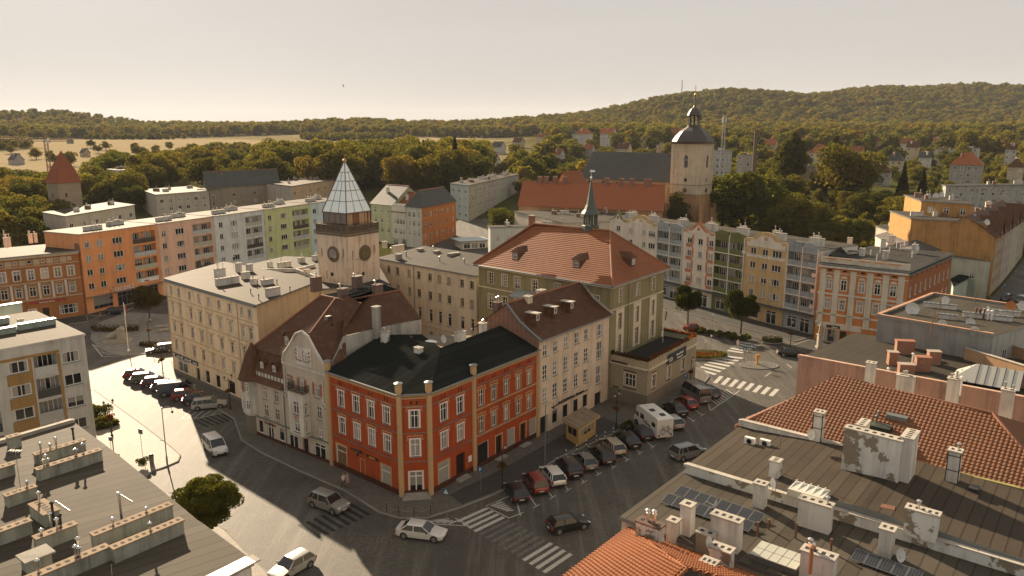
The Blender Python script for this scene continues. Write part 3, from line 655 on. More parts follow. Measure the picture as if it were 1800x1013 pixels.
    ops = grid(us, [(7.55, .85, 1.9, WTO2), (4.35, .85, 1.9, WTO2)])
    for u in us: ops += [(u-.24, 10.3, .17, .42, att), (u+.24, 10.3, .17, .42, att)]
    ops += [(1.6, .5, 2.0, 2.5, SHOPP), (4.5, .3, 1.15, 2.6, dict(DOOR, sur=(.16, OCHRE))), (6.9, .6, 1.6, 2.4, dict(SHOPP, glass=roller)), (9.3, .3, 1.1, 2.6, dict(DOOR, sur=(.16, OCHRE))), (11.4, .7, 1.5, 2.2, dict(SHOPP, glass=roller))]
    b.wall(D, E, 0, Ze, RED, ops); trims(L); b.band(7.18, .16, .07, OCHRE); b.band(4.02, .16, .07, OCHRE)
    for u in (4.5, 9.3): m = MB(CONC); m.obox(b.fpt(u, 0, .4), b.ft(), 1.8, .8, .2); b.part('step', m)
    # hidden back and party walls
    BK, K1, K2 = (-4.6, 97.2), (-11.8, 95.9), (-16.2, 91.3)
    b.wall(E, BK, 0, Ze, GREIGE); b.wall(BK, K1, 0, Ze, GREIGE); b.wall(K1, K2, 0, Ze, GREIGE); b.wall(K2, A, 0, Ze, GREIGE)
    # pilasters with round caps standing above the eave
    for q, p in enumerate((A, Bp, C, D, E)):
        m = MB(OCHRE); m.lathe([(.30, 0), (.30, Ze+.1)], (p[0], p[1], 0), 8, rot=.2)
        if q < 4: m.lathe([(.30, Ze+.1), (.36, Ze+.3), (.36, Ze+1.1)], (p[0], p[1], 0), 12)
        o = b.part('pilaster', m)
        if q < 4: m = MB(GREY); m.lathe([(.46, Ze+1.1), (.46, Ze+1.2), (.05, Ze+1.34)], (p[0], p[1], 0), 14); b.part('pilaster_cap', m, o)
    # felt roof, falling to the street on every side
    z = Ze+.02; O = grow([A, Bp, C, D, E, BK, K1, K2], .3); o = [Vector((p.x, p.y, z)) for p in O]
    j = Vector((-8.2, 84.6, 13.7)); k2 = Vector((-16.2, 91.3, 13.4)); k1 = Vector((-11.8, 95.9, 12.2)); rr = Vector((-1.5, 94.2, 13.8)); bk = o[5]
    m = MB(DARKF); m.poly([o[0], o[1], j, k2]); m.poly([o[1], o[2], j]); m.poly([o[2], o[3], o[4], rr, j]); m.poly([j, k1, k2]); b.part('roof', m)
    m = MB(bitumen('sunlit_felt', (.34,.27,.19), 30, 1.0, .3, .2)); m.poly([j, rr, bk, k1]); m.poly([o[4], bk, rr]); b.part('roof', m)  # rear slope: sunlight on the felt is put into its paler colour
    m = MB(ZINC)
    for a, c in zip(o[:4], o[1:5]): m.tube(a+Vector((0,0,-.06)), c+Vector((0,0,-.06)), .09, n=6)
    b.part('gutter', m)
    b.chimney(*at(677, 605, 12.9), .9, .7, 1.5, 128, PEEL, 2, pots=1); b.chimney(*at(736, 628, 12.7), .9, .6, 1.1, 128, WPLASTER, 2); b.chimney(*at(809, 600, 13.6), 1.4, .6, 1.1, 38, WPLASTER, 3); b.chimney(*at(849, 583, 13.7), .9, .6, 1.0, 38, WPLASTER, 2, pots=1)
    m = MB(WHITE); m.lathe([(.9, 0), (.9, .18), (.5, .34), (.02, .4)], at(756, 604, 12.9), 14); b.part('roof_light', m); b.dish(at(780, 604, 13.4), 120, .5); b.pipe(at(830, 592, 13.7), .9)
    b.pipe(at(723, 600, 12.9), .5, .1, RUST)
red_house()
def mixed_house():
    T, A = g((-34.2,92.9)), g((-20.95,82.72)); t = (A-T).normalized(); n = Vector((t.y, -t.x)); L = (A-T).length
    def X(u, s, z): q = T+t*u-n*s; return Vector((q.x, q.y, z))        # u along the street, s back from it
    b = B('gabled_tenement', 'greige art nouveau house with brown tiled roofs, corner turret and curved gable', 'building', (-27,90,0))
    W2 = S(2, (.7,), .06, .14, sill=ZINC); ora = paint('orange_shutter', (.34,.10,.04), .6)
    sp = 8.3
    ops = grid([4.3, 6.6], [(5.4, .85, 1.5, W2), (2.9+.15, .85, 1.5, W2)]) + [(2.9, .55, 1.0, 1.7, SHOPP), (4.9, .1, 1.3, 2.2, WDOOR), (7.2, .55, 1.1, 1.7, SHOPP)]
    b.wall(T+t*1.6, T+t*sp, 0, 7.6, GREIGE, [(u-1.6, v, w, h, s_) for u, v, w, h, s_ in ops])
    b.band(2.62, .14, .12, ZINC); b.band(0, .5, .05, REDB, name='plinth'); b.sign('Złote Wiśnie', 3.4, 2.12, .42, paint('rust_letters', (.25,.09,.04), .7)); b.drain(6.65, 0, 7.4)
    ops = [(u-sp, v, w, h, s_) for u, v, w, h, s_ in [(9.3, 8.1, .75, 1.6, W2), (11.9, 7.75, .85, 2.1, dict(WDOOR, sill=None)), (14.7, 7.9, .85, 1.6, W2), (14.8, 5.2, .8, 1.55, W2), (14.9, 2.95, .7, 1.3, W2), (9.35, 5.2, .5, 1.5, W2), (9.6, .25, 1.7, 2.1, SHOPW), (11.9, 0, 1.1, 2.1, DOOR), (14.6, .2, 2.0, 1.9, SHOPW)]]
    gw = L-sp; cx = gw/2
    gab = [(.1, 11.2), (.5, 12.2), (1.6, 13.3), (cx-1.2, 15.0), (cx, 15.5), (cx+1.2, 15.0), (gw-1.6, 13.3), (gw-.5, 12.2), (gw-.1, 11.2)]
    b.wall(T+t*sp, A-t*.35, 0, 10.9, GREIGE, ops, gable=[(min(u, gw-.4), z) for u, z in gab])
    b.band(2.62, .14, .12, ZINC); b.band(10.85, .16, .14, WPLASTER, name='cornice'); b.band(0, .5, .05, REDB, name='plinth')
    # the white panel with two windows in the gable
    b.board(cx, 11.35, 3.0, 2.2, WPLASTER, .10, 'gable_panel')
    for q in (-.65, .65): place_window(b.root, b.o, b.fpt(cx+q, 12.0, .22), b.ft(), b.fn(), W2, .7, 1.1)
    chk = MB(ora)
    for q in (-1.3, -1.15, 0, .15, 1.15, 1.3):
        for k in range(5):
            if (k+int(q*10)) % 2: chk.obox(b.fpt(cx+q-.05, 12.0+k*.24, .115), b.ft(), .13, .03, .22)
    b.part('chequer_pattern', chk)
    m = MB(WPLASTER)
    for (u0, z0), (u1, z1) in zip(gab[:-1], gab[1:]): m.tube(b.fpt(min(u0, gw-.4), z0, .05), b.fpt(min(u1, gw-.4), z1, .05), .15, n=6)
    b.part('gable_coping', m)
    for u in (9.3, 11.9, 14.7):
        for q in (-1, 1): m = MB(ora); m.obox(b.fpt(u-sp+q*.68, 8.1, .03), b.ft(), .32, .05, 1.5); b.part('shutter', m)
    for q in (.35, gw-.9):           # scroll volutes at the foot of the gable
        m = MB(WPLASTER)
        for k in range(14):
            a, c = k*.45, (k+1)*.45; r0, r1 = .55-.033*k, .55-.033*(k+1); m.tube(b.fpt(q+r0*math.cos(a), 7.0+r0*math.sin(a), .1), b.fpt(q+r1*math.cos(c), 7.0+r1*math.sin(c), .1), .09, n=5)
        m.tube(b.fpt(q, 7.6, .1), b.fpt(q+.1, 10.4, .1), .12, .07, 6); b.part('volute', m)
    # white bay with a balcony on top
    d = 1.0; c0 = T+t*10.45; c1 = T+t*13.15
    b.wall(c0+n*d, c1+n*d, 2.9, 8.0, WPLASTER, [(1.35, 2.6, 1.0, 1.5, W2), (1.35, .35, 1.0, 1.5, W2)]); 
    chk = MB(ora)
    for i in range(5):
        for k in range(5):
            if (i+k) % 2: chk.obox(b.fpt(.95+i*.2, 1.9+k*.13, .01), b.ft(), .19, .02, .125)
    b.part('chequer_pattern', chk)
    b.wall(c0, c0+n*d, 2.9, 8.0, WPLASTER, [(.5, 2.6, .4, 1.5, W2)]); b.wall(c1+n*d, c1, 2.9, 8.0, WPLASTER, [(.5, 2.6, .4, 1.5, W2), (.5, .35, .4, 1.5, W2)])
    m = MB(GREIGE); q0, q1, q2, q3 = c0, c0+n*d, c1+n*d, c1; m.prism([q0, q1, q2, q3], 7.95, 8.1); m.prism([q0, q1, q2, q3], 2.75, 2.9); b.part('bay_slab', m)
    for a, c in ((q0, q1), (q1, q2), (q2, q3)):
        m = MB(BLACK); dd = c-a
        for z in (8.2, 8.38, 8.56, 8.74, 8.95): m.obox(((a.x+c.x)/2, (a.y+c.y)/2, z), dd, dd.length, .05, .10)
        b.part('balcony_railing', m)
    # round corner turret
    ctr = T+t*.95-n*.75; m = MB(WPLASTER); m.lathe([(1.35, 2.6), (1.55, 3.0), (1.55, 5.5), (1.65, 5.55), (1.65, 7.5)], (ctr.x, ctr.y, 0), 14); b.part('turret_wall', m)
    m = MB(PLINTH); m.lathe([(1.3, 0), (1.3, 2.6)], (ctr.x, ctr.y, 0), 10); b.part('turret_base', m)
    for a in (-168, -128, -88):
        dv = az_vec(a); place_window(b.root, b.o, Vector((ctr.x, ctr.y, 6.0))+dv*1.73, Vector((-dv.y, dv.x, 0)), dv, S(2, (.7,), .06, .05), .55, 1.1); place_window(b.root, b.o, Vector((ctr.x, ctr.y, 3.6))+dv*1.63, Vector((-dv.y, dv.x, 0)), dv, S(2, (.7,), .06, .05), .5, 1.2)
        m = MB(ora); p = Vector((ctr.x, ctr.y, 5.95))+az_vec(a+20)*1.67; m.obox(p, (-az_vec(a+20).y, az_vec(a+20).x), .35, .06, 1.2); b.part('shutter', m)
    m = MB(TBROWN); m.lathe([(2.0, 7.35), (1.6, 8.4), (1.15, 9.7), (.9, 10.6), (.05, 12.0)], (ctr.x, ctr.y, 0), 10); b.part('turret_roof', m)
    # steep lower mansard with its own dormers and half-timbered strip
    m = MB(TBROWN); a = [X(1.2, -.55, 7.5), X(sp+.1, -.55, 7.5), X(sp+.1, .35, 8.15), X(1.2, .35, 8.15)]; m.poly(a); m.poly([X(sp+.1, -.55, 7.5), X(1.2, -.55, 7.5), X(1.2, 0, 7.35), X(sp+.1, 0, 7.35)]); b.part('eave_skirt', m)
    b.last = (T+t*2.0-n*.3, t, n, sp-2.0, 8.1); b.board((sp-2)/2, 0, sp-2.0, .62, WPLASTER, .08, 'timber_strip'); m = MB(BROWN)
    for k in range(10): m.obox(b.fpt(.1+k*.66, 0, .1), b.ft(), .12, .06, .62)
    m.obox(b.fpt((sp-2)/2, .55, .1), b.ft(), sp-2, .07, .1); b.part('timber_frame', m)
    b.tiled([[X(1.0, .2, 8.65), X(sp+.1, .2, 8.65), X(sp+.1, 1.5, 11.25), X(1.0, 1.5, 11.25)]], TBROWN, .3)
    def dormer(u, s, z, w=.8, h=1.25, dep=1.6, pitch=.8):
        """small gabled dormer: front with a window, cheeks and two tiled slopes"""
        f = [X(u-w/2, s, z), X(u+w/2, s, z), X(u+w/2, s, z+h), X(u-w/2, s, z+h)]
        m = MB(BROWN); m.poly(f); m.poly([f[3], f[2], X(u, s, z+h+pitch*w*.6)])
        for q in (-1, 1): m.poly([X(u+q*w/2, s, z), X(u+q*w/2, s+dep, z+h), X(u+q*w/2, s, z+h)])
        o = b.part('dormer', m); M = MB(TBROWN); pk = z+h+pitch*w*.6; k = .18
        for q in (-1, 1): M.poly([X(u+q*(w/2+k), s-.2, z+h-.15), X(u, s-.2, pk+.05), X(u, s+dep+.9, pk+.05), X(u+q*(w/2+k), s+dep, z+h-.15)])
        b.part('dormer_roof', M, o); tt, nn = Vector((t.x, t.y, 0)), Vector((n.x, n.y, 0)); ms = win_meshes(W2s, w*.72, h*.8); q = link('dormer_window', ms[0][1], o, frame_mat(X(u, s-.08, z+h*.1)-b.o, tt, nn)); link('pane', ms[1][1], q)
    W2s = S(2, (.7,), .06, .07)
    dormer(3.6, .35, 9.1, .75, 1.0, .6); dormer(6.1, .35, 9.1, .75, 1.0, .6)
    # main roof
    zt = 17.3; st = 8.4; sl = (zt-11.2)/(st-1.4)
    def RS(u, s): return X(u, s, 11.2+(s-1.4)*sl)
    top0, top1 = 5.6, 12.0
    b.tiled([[RS(.2, 1.4), RS(sp+.8, 1.4), RS(top1-2, st), RS(top0-1.0, st)][:4] and [RS(.3, 1.2), RS(sp+.2, 1.2), RS(sp+.2, st), RS(top0, st)], [RS(sp+.2, 1.4), RS(14.3, 3.4), RS(13.2, st), RS(sp+.2, st)]], TBROWN, .3)
    # left hip, corner facet, long slope over the neighbour's roof
    b.tiled([[RS(.3, 1.2), RS(top0, st), X(top0, 14, zt), X(.3, 14, 11.0)]], TBROWN, .3)
    P1, P2, P3 = Vector((-20.0, 87.0, 14.4)), Vector((-16.1, 91.6, 14.4)), Vector((-11.9, 96.2, 14.2)); Q1, Q2 = Vector((-20.9, 93.0, zt)), Vector((-14.9, 99.4, zt))
    b.tiled([[P1, P3, Q2, Q1]], TBROWN, .3); b.tiled([[RS(14.3, 3.4), P1, Q1, RS(13.2, st)]], TBROWN, .3)
    back = [X(top0, 14, zt), Vector((-17.5, 103.0, zt))]
    b.tiled([[P3, Vector((-14.5, 103.5, 13.2)), back[1], Q2]], TBROWN, .3)
    m = MB(DARKF); m.poly([RS(top0, st), RS(13.2, st), Q1, Q2, back[1], back[0]]); m.poly([X(.3, 14, 11.0), X(top0, 14, zt), back[1], Vector((-14.5, 103.5, 13.2))]); b.part('flat_top', m)
    up = Vector((0,0,.06)); b.ridge([RS(.3, 1.2)+up, RS(top0, st)+up], TCAP); b.ridge([RS(sp+.2, 3.0)+up, RS(sp+.2, st)+up], TCAP, .17); b.ridge([RS(top0, st)+up, RS(13.2, st)+up, Q1+up, Q2+up], TCAP, .12)
    b.ridge([P3+up, Q2+up], TCAP)
    dormer(6.0, 2.5, RS(0, 2.5).z-.2, .9, 1.35, 1.5); dormer(12.6, 4.6, RS(0, 4.6).z-.2, .9, 1.35, 1.5)
    for u, s in ((9.8, 6.0),): m = MB(ZINC); m.obox(RS(u, s)+Vector((0,0,.0)), t, .55, .7, .5); b.part('roof_hatch', m)
    # gable roof running back from the curved front
    zr = 15.0; cu = sp+cx
    b.tiled([[X(sp+.1, .1, 11.1), X(cu, .1, zr), X(cu, 6, zr), X(sp+.1, 3.0, 12.3)][:4], [X(cu, .1, zr), X(L-.4, .1, 11.1), X(L-.4, 3.2, 12.2), X(cu, 6, zr)]], TBROWN, .3)
    # dark half-timbered corner under the facet and the side wall above the neighbour's felt
    m = MB(WPLASTER); cpts = [X(13.0, 3.2, 0), X(15.4, 3.2, 0), P1, Vector((-21.0, 90, 0))]; m.prism([(p.x, p.y) for p in cpts], 10.5, 13.3); b.part('corner_wall', m)
    m = MB(BROWN)
    for k in range(5): q = X(13.2+k*.5, 3.12, 11.6); m.obox(q, t, .13, .1, 1.6)
    m.obox(X(14.2, 3.1, 12.3), t, 2.3, .1, .14); b.part('timber_frame', m)
    m = MB(stucco('party_wall_plaster', (.50,.46,.39), .15, streak=.35)); wl = [Vector((A.x, A.y, 0)), Vector((-20.0, 87.0, 0)), Vector((-16.1, 91.6, 0)), Vector((-11.8, 96.1, 0))]; zz = [11.4, 14.35, 14.35, 14.15]
    for k in range(3):
        a, c = wl[k], wl[k+1]; m.poly([(a.x, a.y, 9), (c.x, c.y, 9), (c.x, c.y, zz[k+1]), (a.x, a.y, zz[k])])
    a = wl[3]; m.poly([(a.x, a.y, 9), (-14.4, 103.6, 9), (-14.4, 103.6, 13.2), (a.x, a.y, zz[3])]); b.part('party_wall', m)
    m = MB(GREIGE); pl = [X(.3, 2.0, 0), X(sp, 2.0, 0), X(sp, .6, 0), X(L-.6, .6, 0), Vector((-20.3, 86.5, 0)), Vector((-16.4, 91.5, 0)), Vector((-12.2, 96.2, 0)), Vector((-14.6, 103.4, 0)), X(.3, 14, 0)]; m.prism([(p.x, p.y) for p in pl], 0, 10.4); b.part('core_wall', m)
    m = MB(WPLASTER); b.chimney(-16.6, 90.6, 12.8, .85, .7, 4.3, 38, stucco('grey_plaster', (.36,.34,.30), .2, streak=.4), 2)
    for x, y, l, h in ((556, 505, 1.4, 2.2), (603, 524, 1.2, 1.9), (664, 516, 1.2, 1.8), (628, 502, 1.3, 2.0)): p = at(x, y, 17.3); b.chimney(p.x, p.y, 17.3, l, .8, h*.62, 38, BRKD, 3, BRKD, pots=1)
    m = MB(ZINC, GLASS); p = at(625, 522, 17.4); tt = az_vec(38); nn = az_vec(128); m.poly([p-tt*1.5-nn*1, p+tt*1.5-nn*1, p+tt*1.5+nn*1.0+Vector((0,0,.9)), p-tt*1.5+nn*1.0+Vector((0,0,.9))], 0)
    for k in range(5): q = p+tt*(-1.4+.7*k); m.tube(q-nn*1, q+nn*1.0+Vector((0,0,.93)), .04, n=4)
    b.part('skylight', m); b.aerial(at(640, 500, 17.4), 3.5); b.aerial(at(657, 498, 17.4), 3); b.aerial(at(622, 497, 17.4), 4)
mixed_house()
def cream_house():
    P0, P1, P2, P3 = g((-54.2,117.1)), g((-34.15,99.2)), g((-29.9,115.5)), g((-50.5,131.6)); Ze = 15.3
    b = B('cream_tenement', 'long cream tenement with hooded windows, dark shop signboard and flat grey roof', 'building', (-42,115,0))
    wa = S(2, (), .06, .2, sill=CREAMT); wh = S(2, (.7,), .06, .2, sill=CREAMT, hood=('bar', CREAMT))
    us = [U(P0, P1, x, y, 10) for x, y in ((302,520), (314.5,522), (333.5,528), (350,532), (367,538), (385,543), (403.5,548), (425,555), (439,560))]
    L = (P1-P0).length
    ops = grid(us, [(13.15, .85, 1.25, wa), (10.1, .95, 1.65, wh), (7.1, .95, 1.65, wh), (4.1, .95, 1.65, wh)])
    ops += [(u, v, w, h, s) for u, v, w, h, s in [(3.2, .75, 3.4, 2.1, SHOPW), (8.2, .05, 1.1, 2.5, DOOR), (11.2, .8, 1.3, 2.0, SHOPP), (14.4, .8, 1.3, 2.0, SHOPP), (18.4, .8, 1.9, 2.0, SHOPP), (22.0, .8, 1.9, 2.0, SHOPP), (25.6, .05, 1.1, 2.5, DOOR)]]
    b.wall(P0, P1, 0, Ze, CREAM, ops)
    for v in (9.6, 6.6, 3.55): b.band(v, .16, .10, CREAMT)
    b.band(12.55, .14, .09, CREAMT); b.band(0, .7, .05, PLINTH, name='plinth'); b.band(15.0, .3, .35, ZINC, name='cornice'); b.drain(.15, .3, 15, CREAMT); b.drain(21.7, .3, 15, CREAMT)
    b.board(4.4, 2.95, 8.2, .62, BLACK, .12)
    for k in range(3):
        b.sign('Cukiernia', 2.3+k*2.7, 3.1, .36, TEXTW, .14); m = MB(TEXTW); c = b.fpt(.75+k*2.7, 3.26, .13); m.tube(c, c+b.fn()*.03, .22, n=14); b.part('round_emblem', m)
    b.wall(P1, P2, 0, Ze, stucco('cream_side', (.72,.52,.29), .12)); b.wall(P2, P3, 0, Ze, CREAM); b.wall(P3, P0, 0, Ze, CREAM)
    b.flat_roof([P0, P1, P2, P3], Ze+.2, GREYF2, .35, .2)
    z = Ze+.2
    for x, y, l, h, pots in ((387, 487, 1.6, 1.3, 3), (400, 500, 3.6, 1.0, 1), (432, 490, 1.2, 1.0, 0), (420, 478, .8, 1.4, 0), (439, 478, .9, 1.2, 0), (480, 520, 2.0, 1.1, 0), (447, 500, 1.0, .8, 1), (470, 500, 1.8, .7, 1)):
        p = at(x, y, z); b.chimney(p.x, p.y, z, l, .7, h, 40, WPLASTER, max(2, int(l*1.5)), pots=pots)
    for x, y in ((441, 517), (453, 502), (487, 500), (455, 527), (510, 513)): b.pipe(at(x, y, z), .6, .07)
    b.aerial(at(411, 474, z), 2.4)
    # rear range behind, lower, with white parapets
    Q = [P2+Vector((.3,.4)), g(at(668, 500, 13.5)), g(at(640, 448, 13.8)), g(at(470, 452, 13.8))]
    r = B('rear_wing', 'flat felted rear wing with white parapets between cream tenement and clock tower', 'building', (Q[0].x+2, Q[0].y+8, 0))
    Q = [g((-29.5,115.9)), g((-19.5,118.5)), g((-26,142)), g((-44,146)), g((-50,132.2))]
    for k in range(5): r.wall(Q[k], Q[(k+1) % 5], 0, 13.9, CREAM)
    r.flat_roof(Q, 14.1, GREYF, .2, .2)
    r.parapet([at(452, 478, 14.1), at(520, 478, 14.1), at(560, 492, 14.1)], 14.1, .5, .25, WPLASTER, COPING); r.parapet([at(520, 478, 14.1), at(552, 470, 14.1)], 14.1, .5, .25, WPLASTER, COPING)
    for x, y, l in ((500, 470, 2.5), (530, 462, 1.2), (556, 458, 1.6), (540, 484, 1.0), (475, 470, .8), (600, 470, 1.2)): p = at(x, y, 14.1); r.chimney(p.x, p.y, 14.1, l, .6, .9, 40, WPLASTER, 3, pots=1)
cream_house()
def clock_tower():
    az = 124; s = 6.9; c0 = Vector((-25.6, 117.6)); tl = az_vec(az); tr = az_vec(az-90)
    f = g(c0); l = g(c0)-g(tl)*s; r = g(c0)+g(tr)*s; k = r-g(tl)*s
    b = B('clock_tower', 'square pale rendered tower with round clock openings and glass pyramid top', 'tower', ((f.x+k.x)/2, (f.y+k.y)/2, 0))
    TW = stucco('tower_render', (.70,.55,.40), .14, streak=.4); OLDST = stone('old_frieze_stone', (.15,.115,.08), 3, .4); BRZ = paint('bronze_ring', (.16,.10,.05), .5, .3)
    ztop = 22.3
    for a, c in ((l, f), (f, r), (r, k), (k, l)):
        b.wall(a, c, 0, ztop, TW); u = s*.5
        p = b.fpt(u*1.05, 18.9, .0); m = MB(BRZ); nn = b.fn(); m.tube(p-nn*.02, p+nn*.14, 1.28, 1.28, 28); o = b.part('clock_ring', m)
        m = MB(BROWN); m.tube(p+nn*.12, p+nn*.17, 1.02, .98, 28); b.part('clock_recess', m, o); m = MB(GLASS_D); m.tube(p+nn*.165, p+nn*.175, .86, .86, 28); b.part('clock_glass', m, o)
        m = MB(VOID_SHADE); q = b.fpt(u*.9, 15.6, 0); m.tube(q-nn*.01, q+nn*.03, .33, n=14); b.part('round_opening', m)
        for uu, vv in ((1.0, 18.3), (s-1.0, 18.6), (s*.28, 14.8)): m = MB(RUST); m.obox(b.fpt(uu, vv, .03), b.ft(), .08, .08, 1.3); b.part('iron_anchor', m)
        b.band(21.9, .22, .14, OLDST, name='cornice'); b.band(22.25, .2, .2, OLDST, name='cornice')
    O = grow([l, f, r, k], .12); m = MB(OLDST); m.prism(O, 22.4, 22.62); b.part('gallery_slab', m)
    I = grow([l, f, r, k], -.06)
    for i in range(4):
        a, c = I[i], I[(i+1) % 4]; d = c-a
        m = MB(OLDST); m.obox(((a.x+c.x)/2, (a.y+c.y)/2, 22.62), d, d.length+.2, .22, .16); m.obox(((a.x+c.x)/2, (a.y+c.y)/2, 23.4), d, d.length+.3, .34, .16)
        for q in range(7): e = a+d*(q/6); m.obox((e.x, e.y, 22.6), d, .28, .26, .82)
        o = b.part('gallery_balustrade', m); m = MB(OLDST)
        for q in range(6):
            e = a+d*((q+.5)/6); w = d.length/6*.8
            for sgn in (-1, 1):
                dd = d.normalized(); m.tube((e.x-dd.x*w/2, e.y-dd.y*w/2, 23.08-sgn*.3), (e.x+dd.x*w/2, e.y+dd.y*w/2, 23.08+sgn*.3), .11, n=5)
            m.lathe([(.05, -.22), (.25, -.1), (.25, .1), (.05, .22)], (e.x, e.y, 23.08), 8)
        b.part('tracery', m, o)
    # octagonal-cornered glass lantern
    gw = glass_mat('lantern_glass', (.10,.065,.035), (.5,.34,.2), .3, .12); gp = None
    m, N = new('pyramid_glass'); n_ = noise(N, pos(N), .6, 2); finish(N, mixc(N, n_, (.66,.73,.70), (.82,.86,.82)), .25, .1, .6); gp = m
    ctr = (g(l)+g(r))/2; rot = math.atan2(tl.y, tl.x)
    def ring(h, z, ch=.0):
        P = []
        for i in range(4):
            a = rot - math.pi*.75 + i*math.pi/2; d1 = Vector((math.cos(a), math.sin(a)))*h*math.sqrt(2); P.append(Vector((ctr.x+d1.x, ctr.y+d1.y, z)))
        return P
    z0, z1, zt = 22.9, 25.4, 33.5; hb = 2.62
    lo, hi = ring(hb, z0), ring(hb, z1); m = MB(BROWN); b.flat_roof([(p.x, p.y) for p in ring(3.2, 0)], 22.9, GREYF, 0, .3)
    for i in range(4):
        a0, a1, c0_, c1_ = lo[i], lo[(i+1) % 4], hi[i], hi[(i+1) % 4]
        for q in range(4):
            pn = MB(gw); x0, x1 = q/4+.012, (q+1)/4-.012; pn.poly([a0.lerp(a1, x0), a0.lerp(a1, x1), c0_.lerp(c1_, x1), c0_.lerp(c1_, x0)]); b.part('lantern_pane', pn)
        for q in range(5): m.tube(a0.lerp(a1, q/4), c0_.lerp(c1_, q/4), .075, n=4)
        m.tube(a0, a1, .10, n=4); m.tube(c0_, c1_, .12, n=4)
    b.part('lantern_frame', m)
    ap = Vector((ctr.x, ctr.y, zt)); base = ring(hb+.12, z1); fr = MB(BROWN); lv = [0, .22, .42, .60, .77, 1.0]; cols = [3, 3, 3, 2, 1]
    for i in range(4):
        a, c = base[i], base[(i+1) % 4]
        for j in range(5):
            f0, f1 = lv[j], lv[j+1]; nc = cols[j]
            for q in range(nc):
                e = .01; A_ = a.lerp(c, q/nc+e); C_ = a.lerp(c, (q+1)/nc-e); pts = [A_.lerp(ap, f0), C_.lerp(ap, f0), C_.lerp(ap, f1), A_.lerp(ap, f1)]
                if f1 == 1: pts = pts[:3]
                pn = MB(gp); pn.poly(pts); b.part('roof_pane', pn)
            for q in range(1, nc): x = a.lerp(c, q/nc); fr.tube(x.lerp(ap, f0), x.lerp(ap, f1), .05, n=4)
            if 0 < j: fr.tube(a.lerp(ap, f0), c.lerp(ap, f0), .055, n=4)
        fr.tube(a, ap, .09, .07, 5); fr.tube(a, c, .1, n=4)
    b.part('roof_frame', fr); m = MB(paint('gold_cap', (.45,.30,.12), .4, .6)); m.lathe([(.30, -.25), (.34, 0), (.2, .15), (.05, .35)], ap, 8); b.part('finial', m)
    for x, y in ((622, 492), (632, 490)): b.aerial(at(x, y, 15), 3.5)
clock_tower()
def long_wing():
    P0, P1 = g((-25.2,141.5)), g((-5.9,124.2)); d = (P1-P0).normalized(); nb = Vector((-d.y, d.x)); Q1, Q0 = P1+nb*11.5, P0+nb*11.5
    b = B('office_wing', 'long beige office wing with three rows of small windows behind the tower', 'building', ((P0.x+Q1.x)/2, (P0.y+Q1.y)/2, 0))
    w1 = S(2, (.72,), .06, .22, sill=ZINC, fm=paint('tan_frame', (.36,.29,.2), .6)); w2 = S(1, (.75,), .06, .22, sill=ZINC)
    us = [U(P0, P1, x, 490, 11) for x in (683.5, 699, 719, 736, 755.5, 772, 789, 811.5, 829)]; L = (P1-P0).length; Ze = 14.4
    b.wall(P0, P1, 0, Ze, LWALL, grid(us, [(12.1, .95, 1.3, w1), (8.7, .95, 1.45, w1), (4.7, .95, 2.2, w2), (1.4, .95, 1.4, w1)])); b.band(3.6, .15, .08, CREAMT); b.drain(10.2, 0, 14.3)
    for a, c in ((P1, Q1), (Q1, Q0), (Q0, P0)): b.wall(a, c, 0, Ze, LWALL)
    m = MB(GREYF, ZINC); o = grow([P0, P1, Q1, Q0], .3); zs = [Ze+.15, Ze+.15, Ze+1.1, Ze+1.1]; m.poly([(p.x, p.y, z) for p, z in zip(o, zs)]); m.poly([(p.x, p.y, z-.25) for p, z in zip(o, zs)][::-1], 1)
    for k in range(4): a, c = o[k], o[(k+1) % 4]; m.poly([(a.x, a.y, zs[k]-.25), (c.x, c.y, zs[(k+1) % 4]-.25), (c.x, c.y, zs[(k+1) % 4]), (a.x, a.y, zs[k])], 1)
    b.part('roof', m)
    for x, y, l in ((700, 437, 2.6), (676, 430, .9), (701, 453, 1.1), (739, 443, 1.2), (768, 447, 1.3), (797, 451, 2.6)): p = at(x, y, Ze+.6); b.chimney(p.x, p.y, Ze+.5, l, .7, .7, 41, CONC, max(2, int(l*1.6)))
    for x, y in ((688, 443), (714, 450), (762, 440), (773, 459), (816, 463), (806, 452)): b.pipe(at(x, y, Ze+.6), .7, .08, BLACK if x in (714, 806) else GREY)
long_wing()
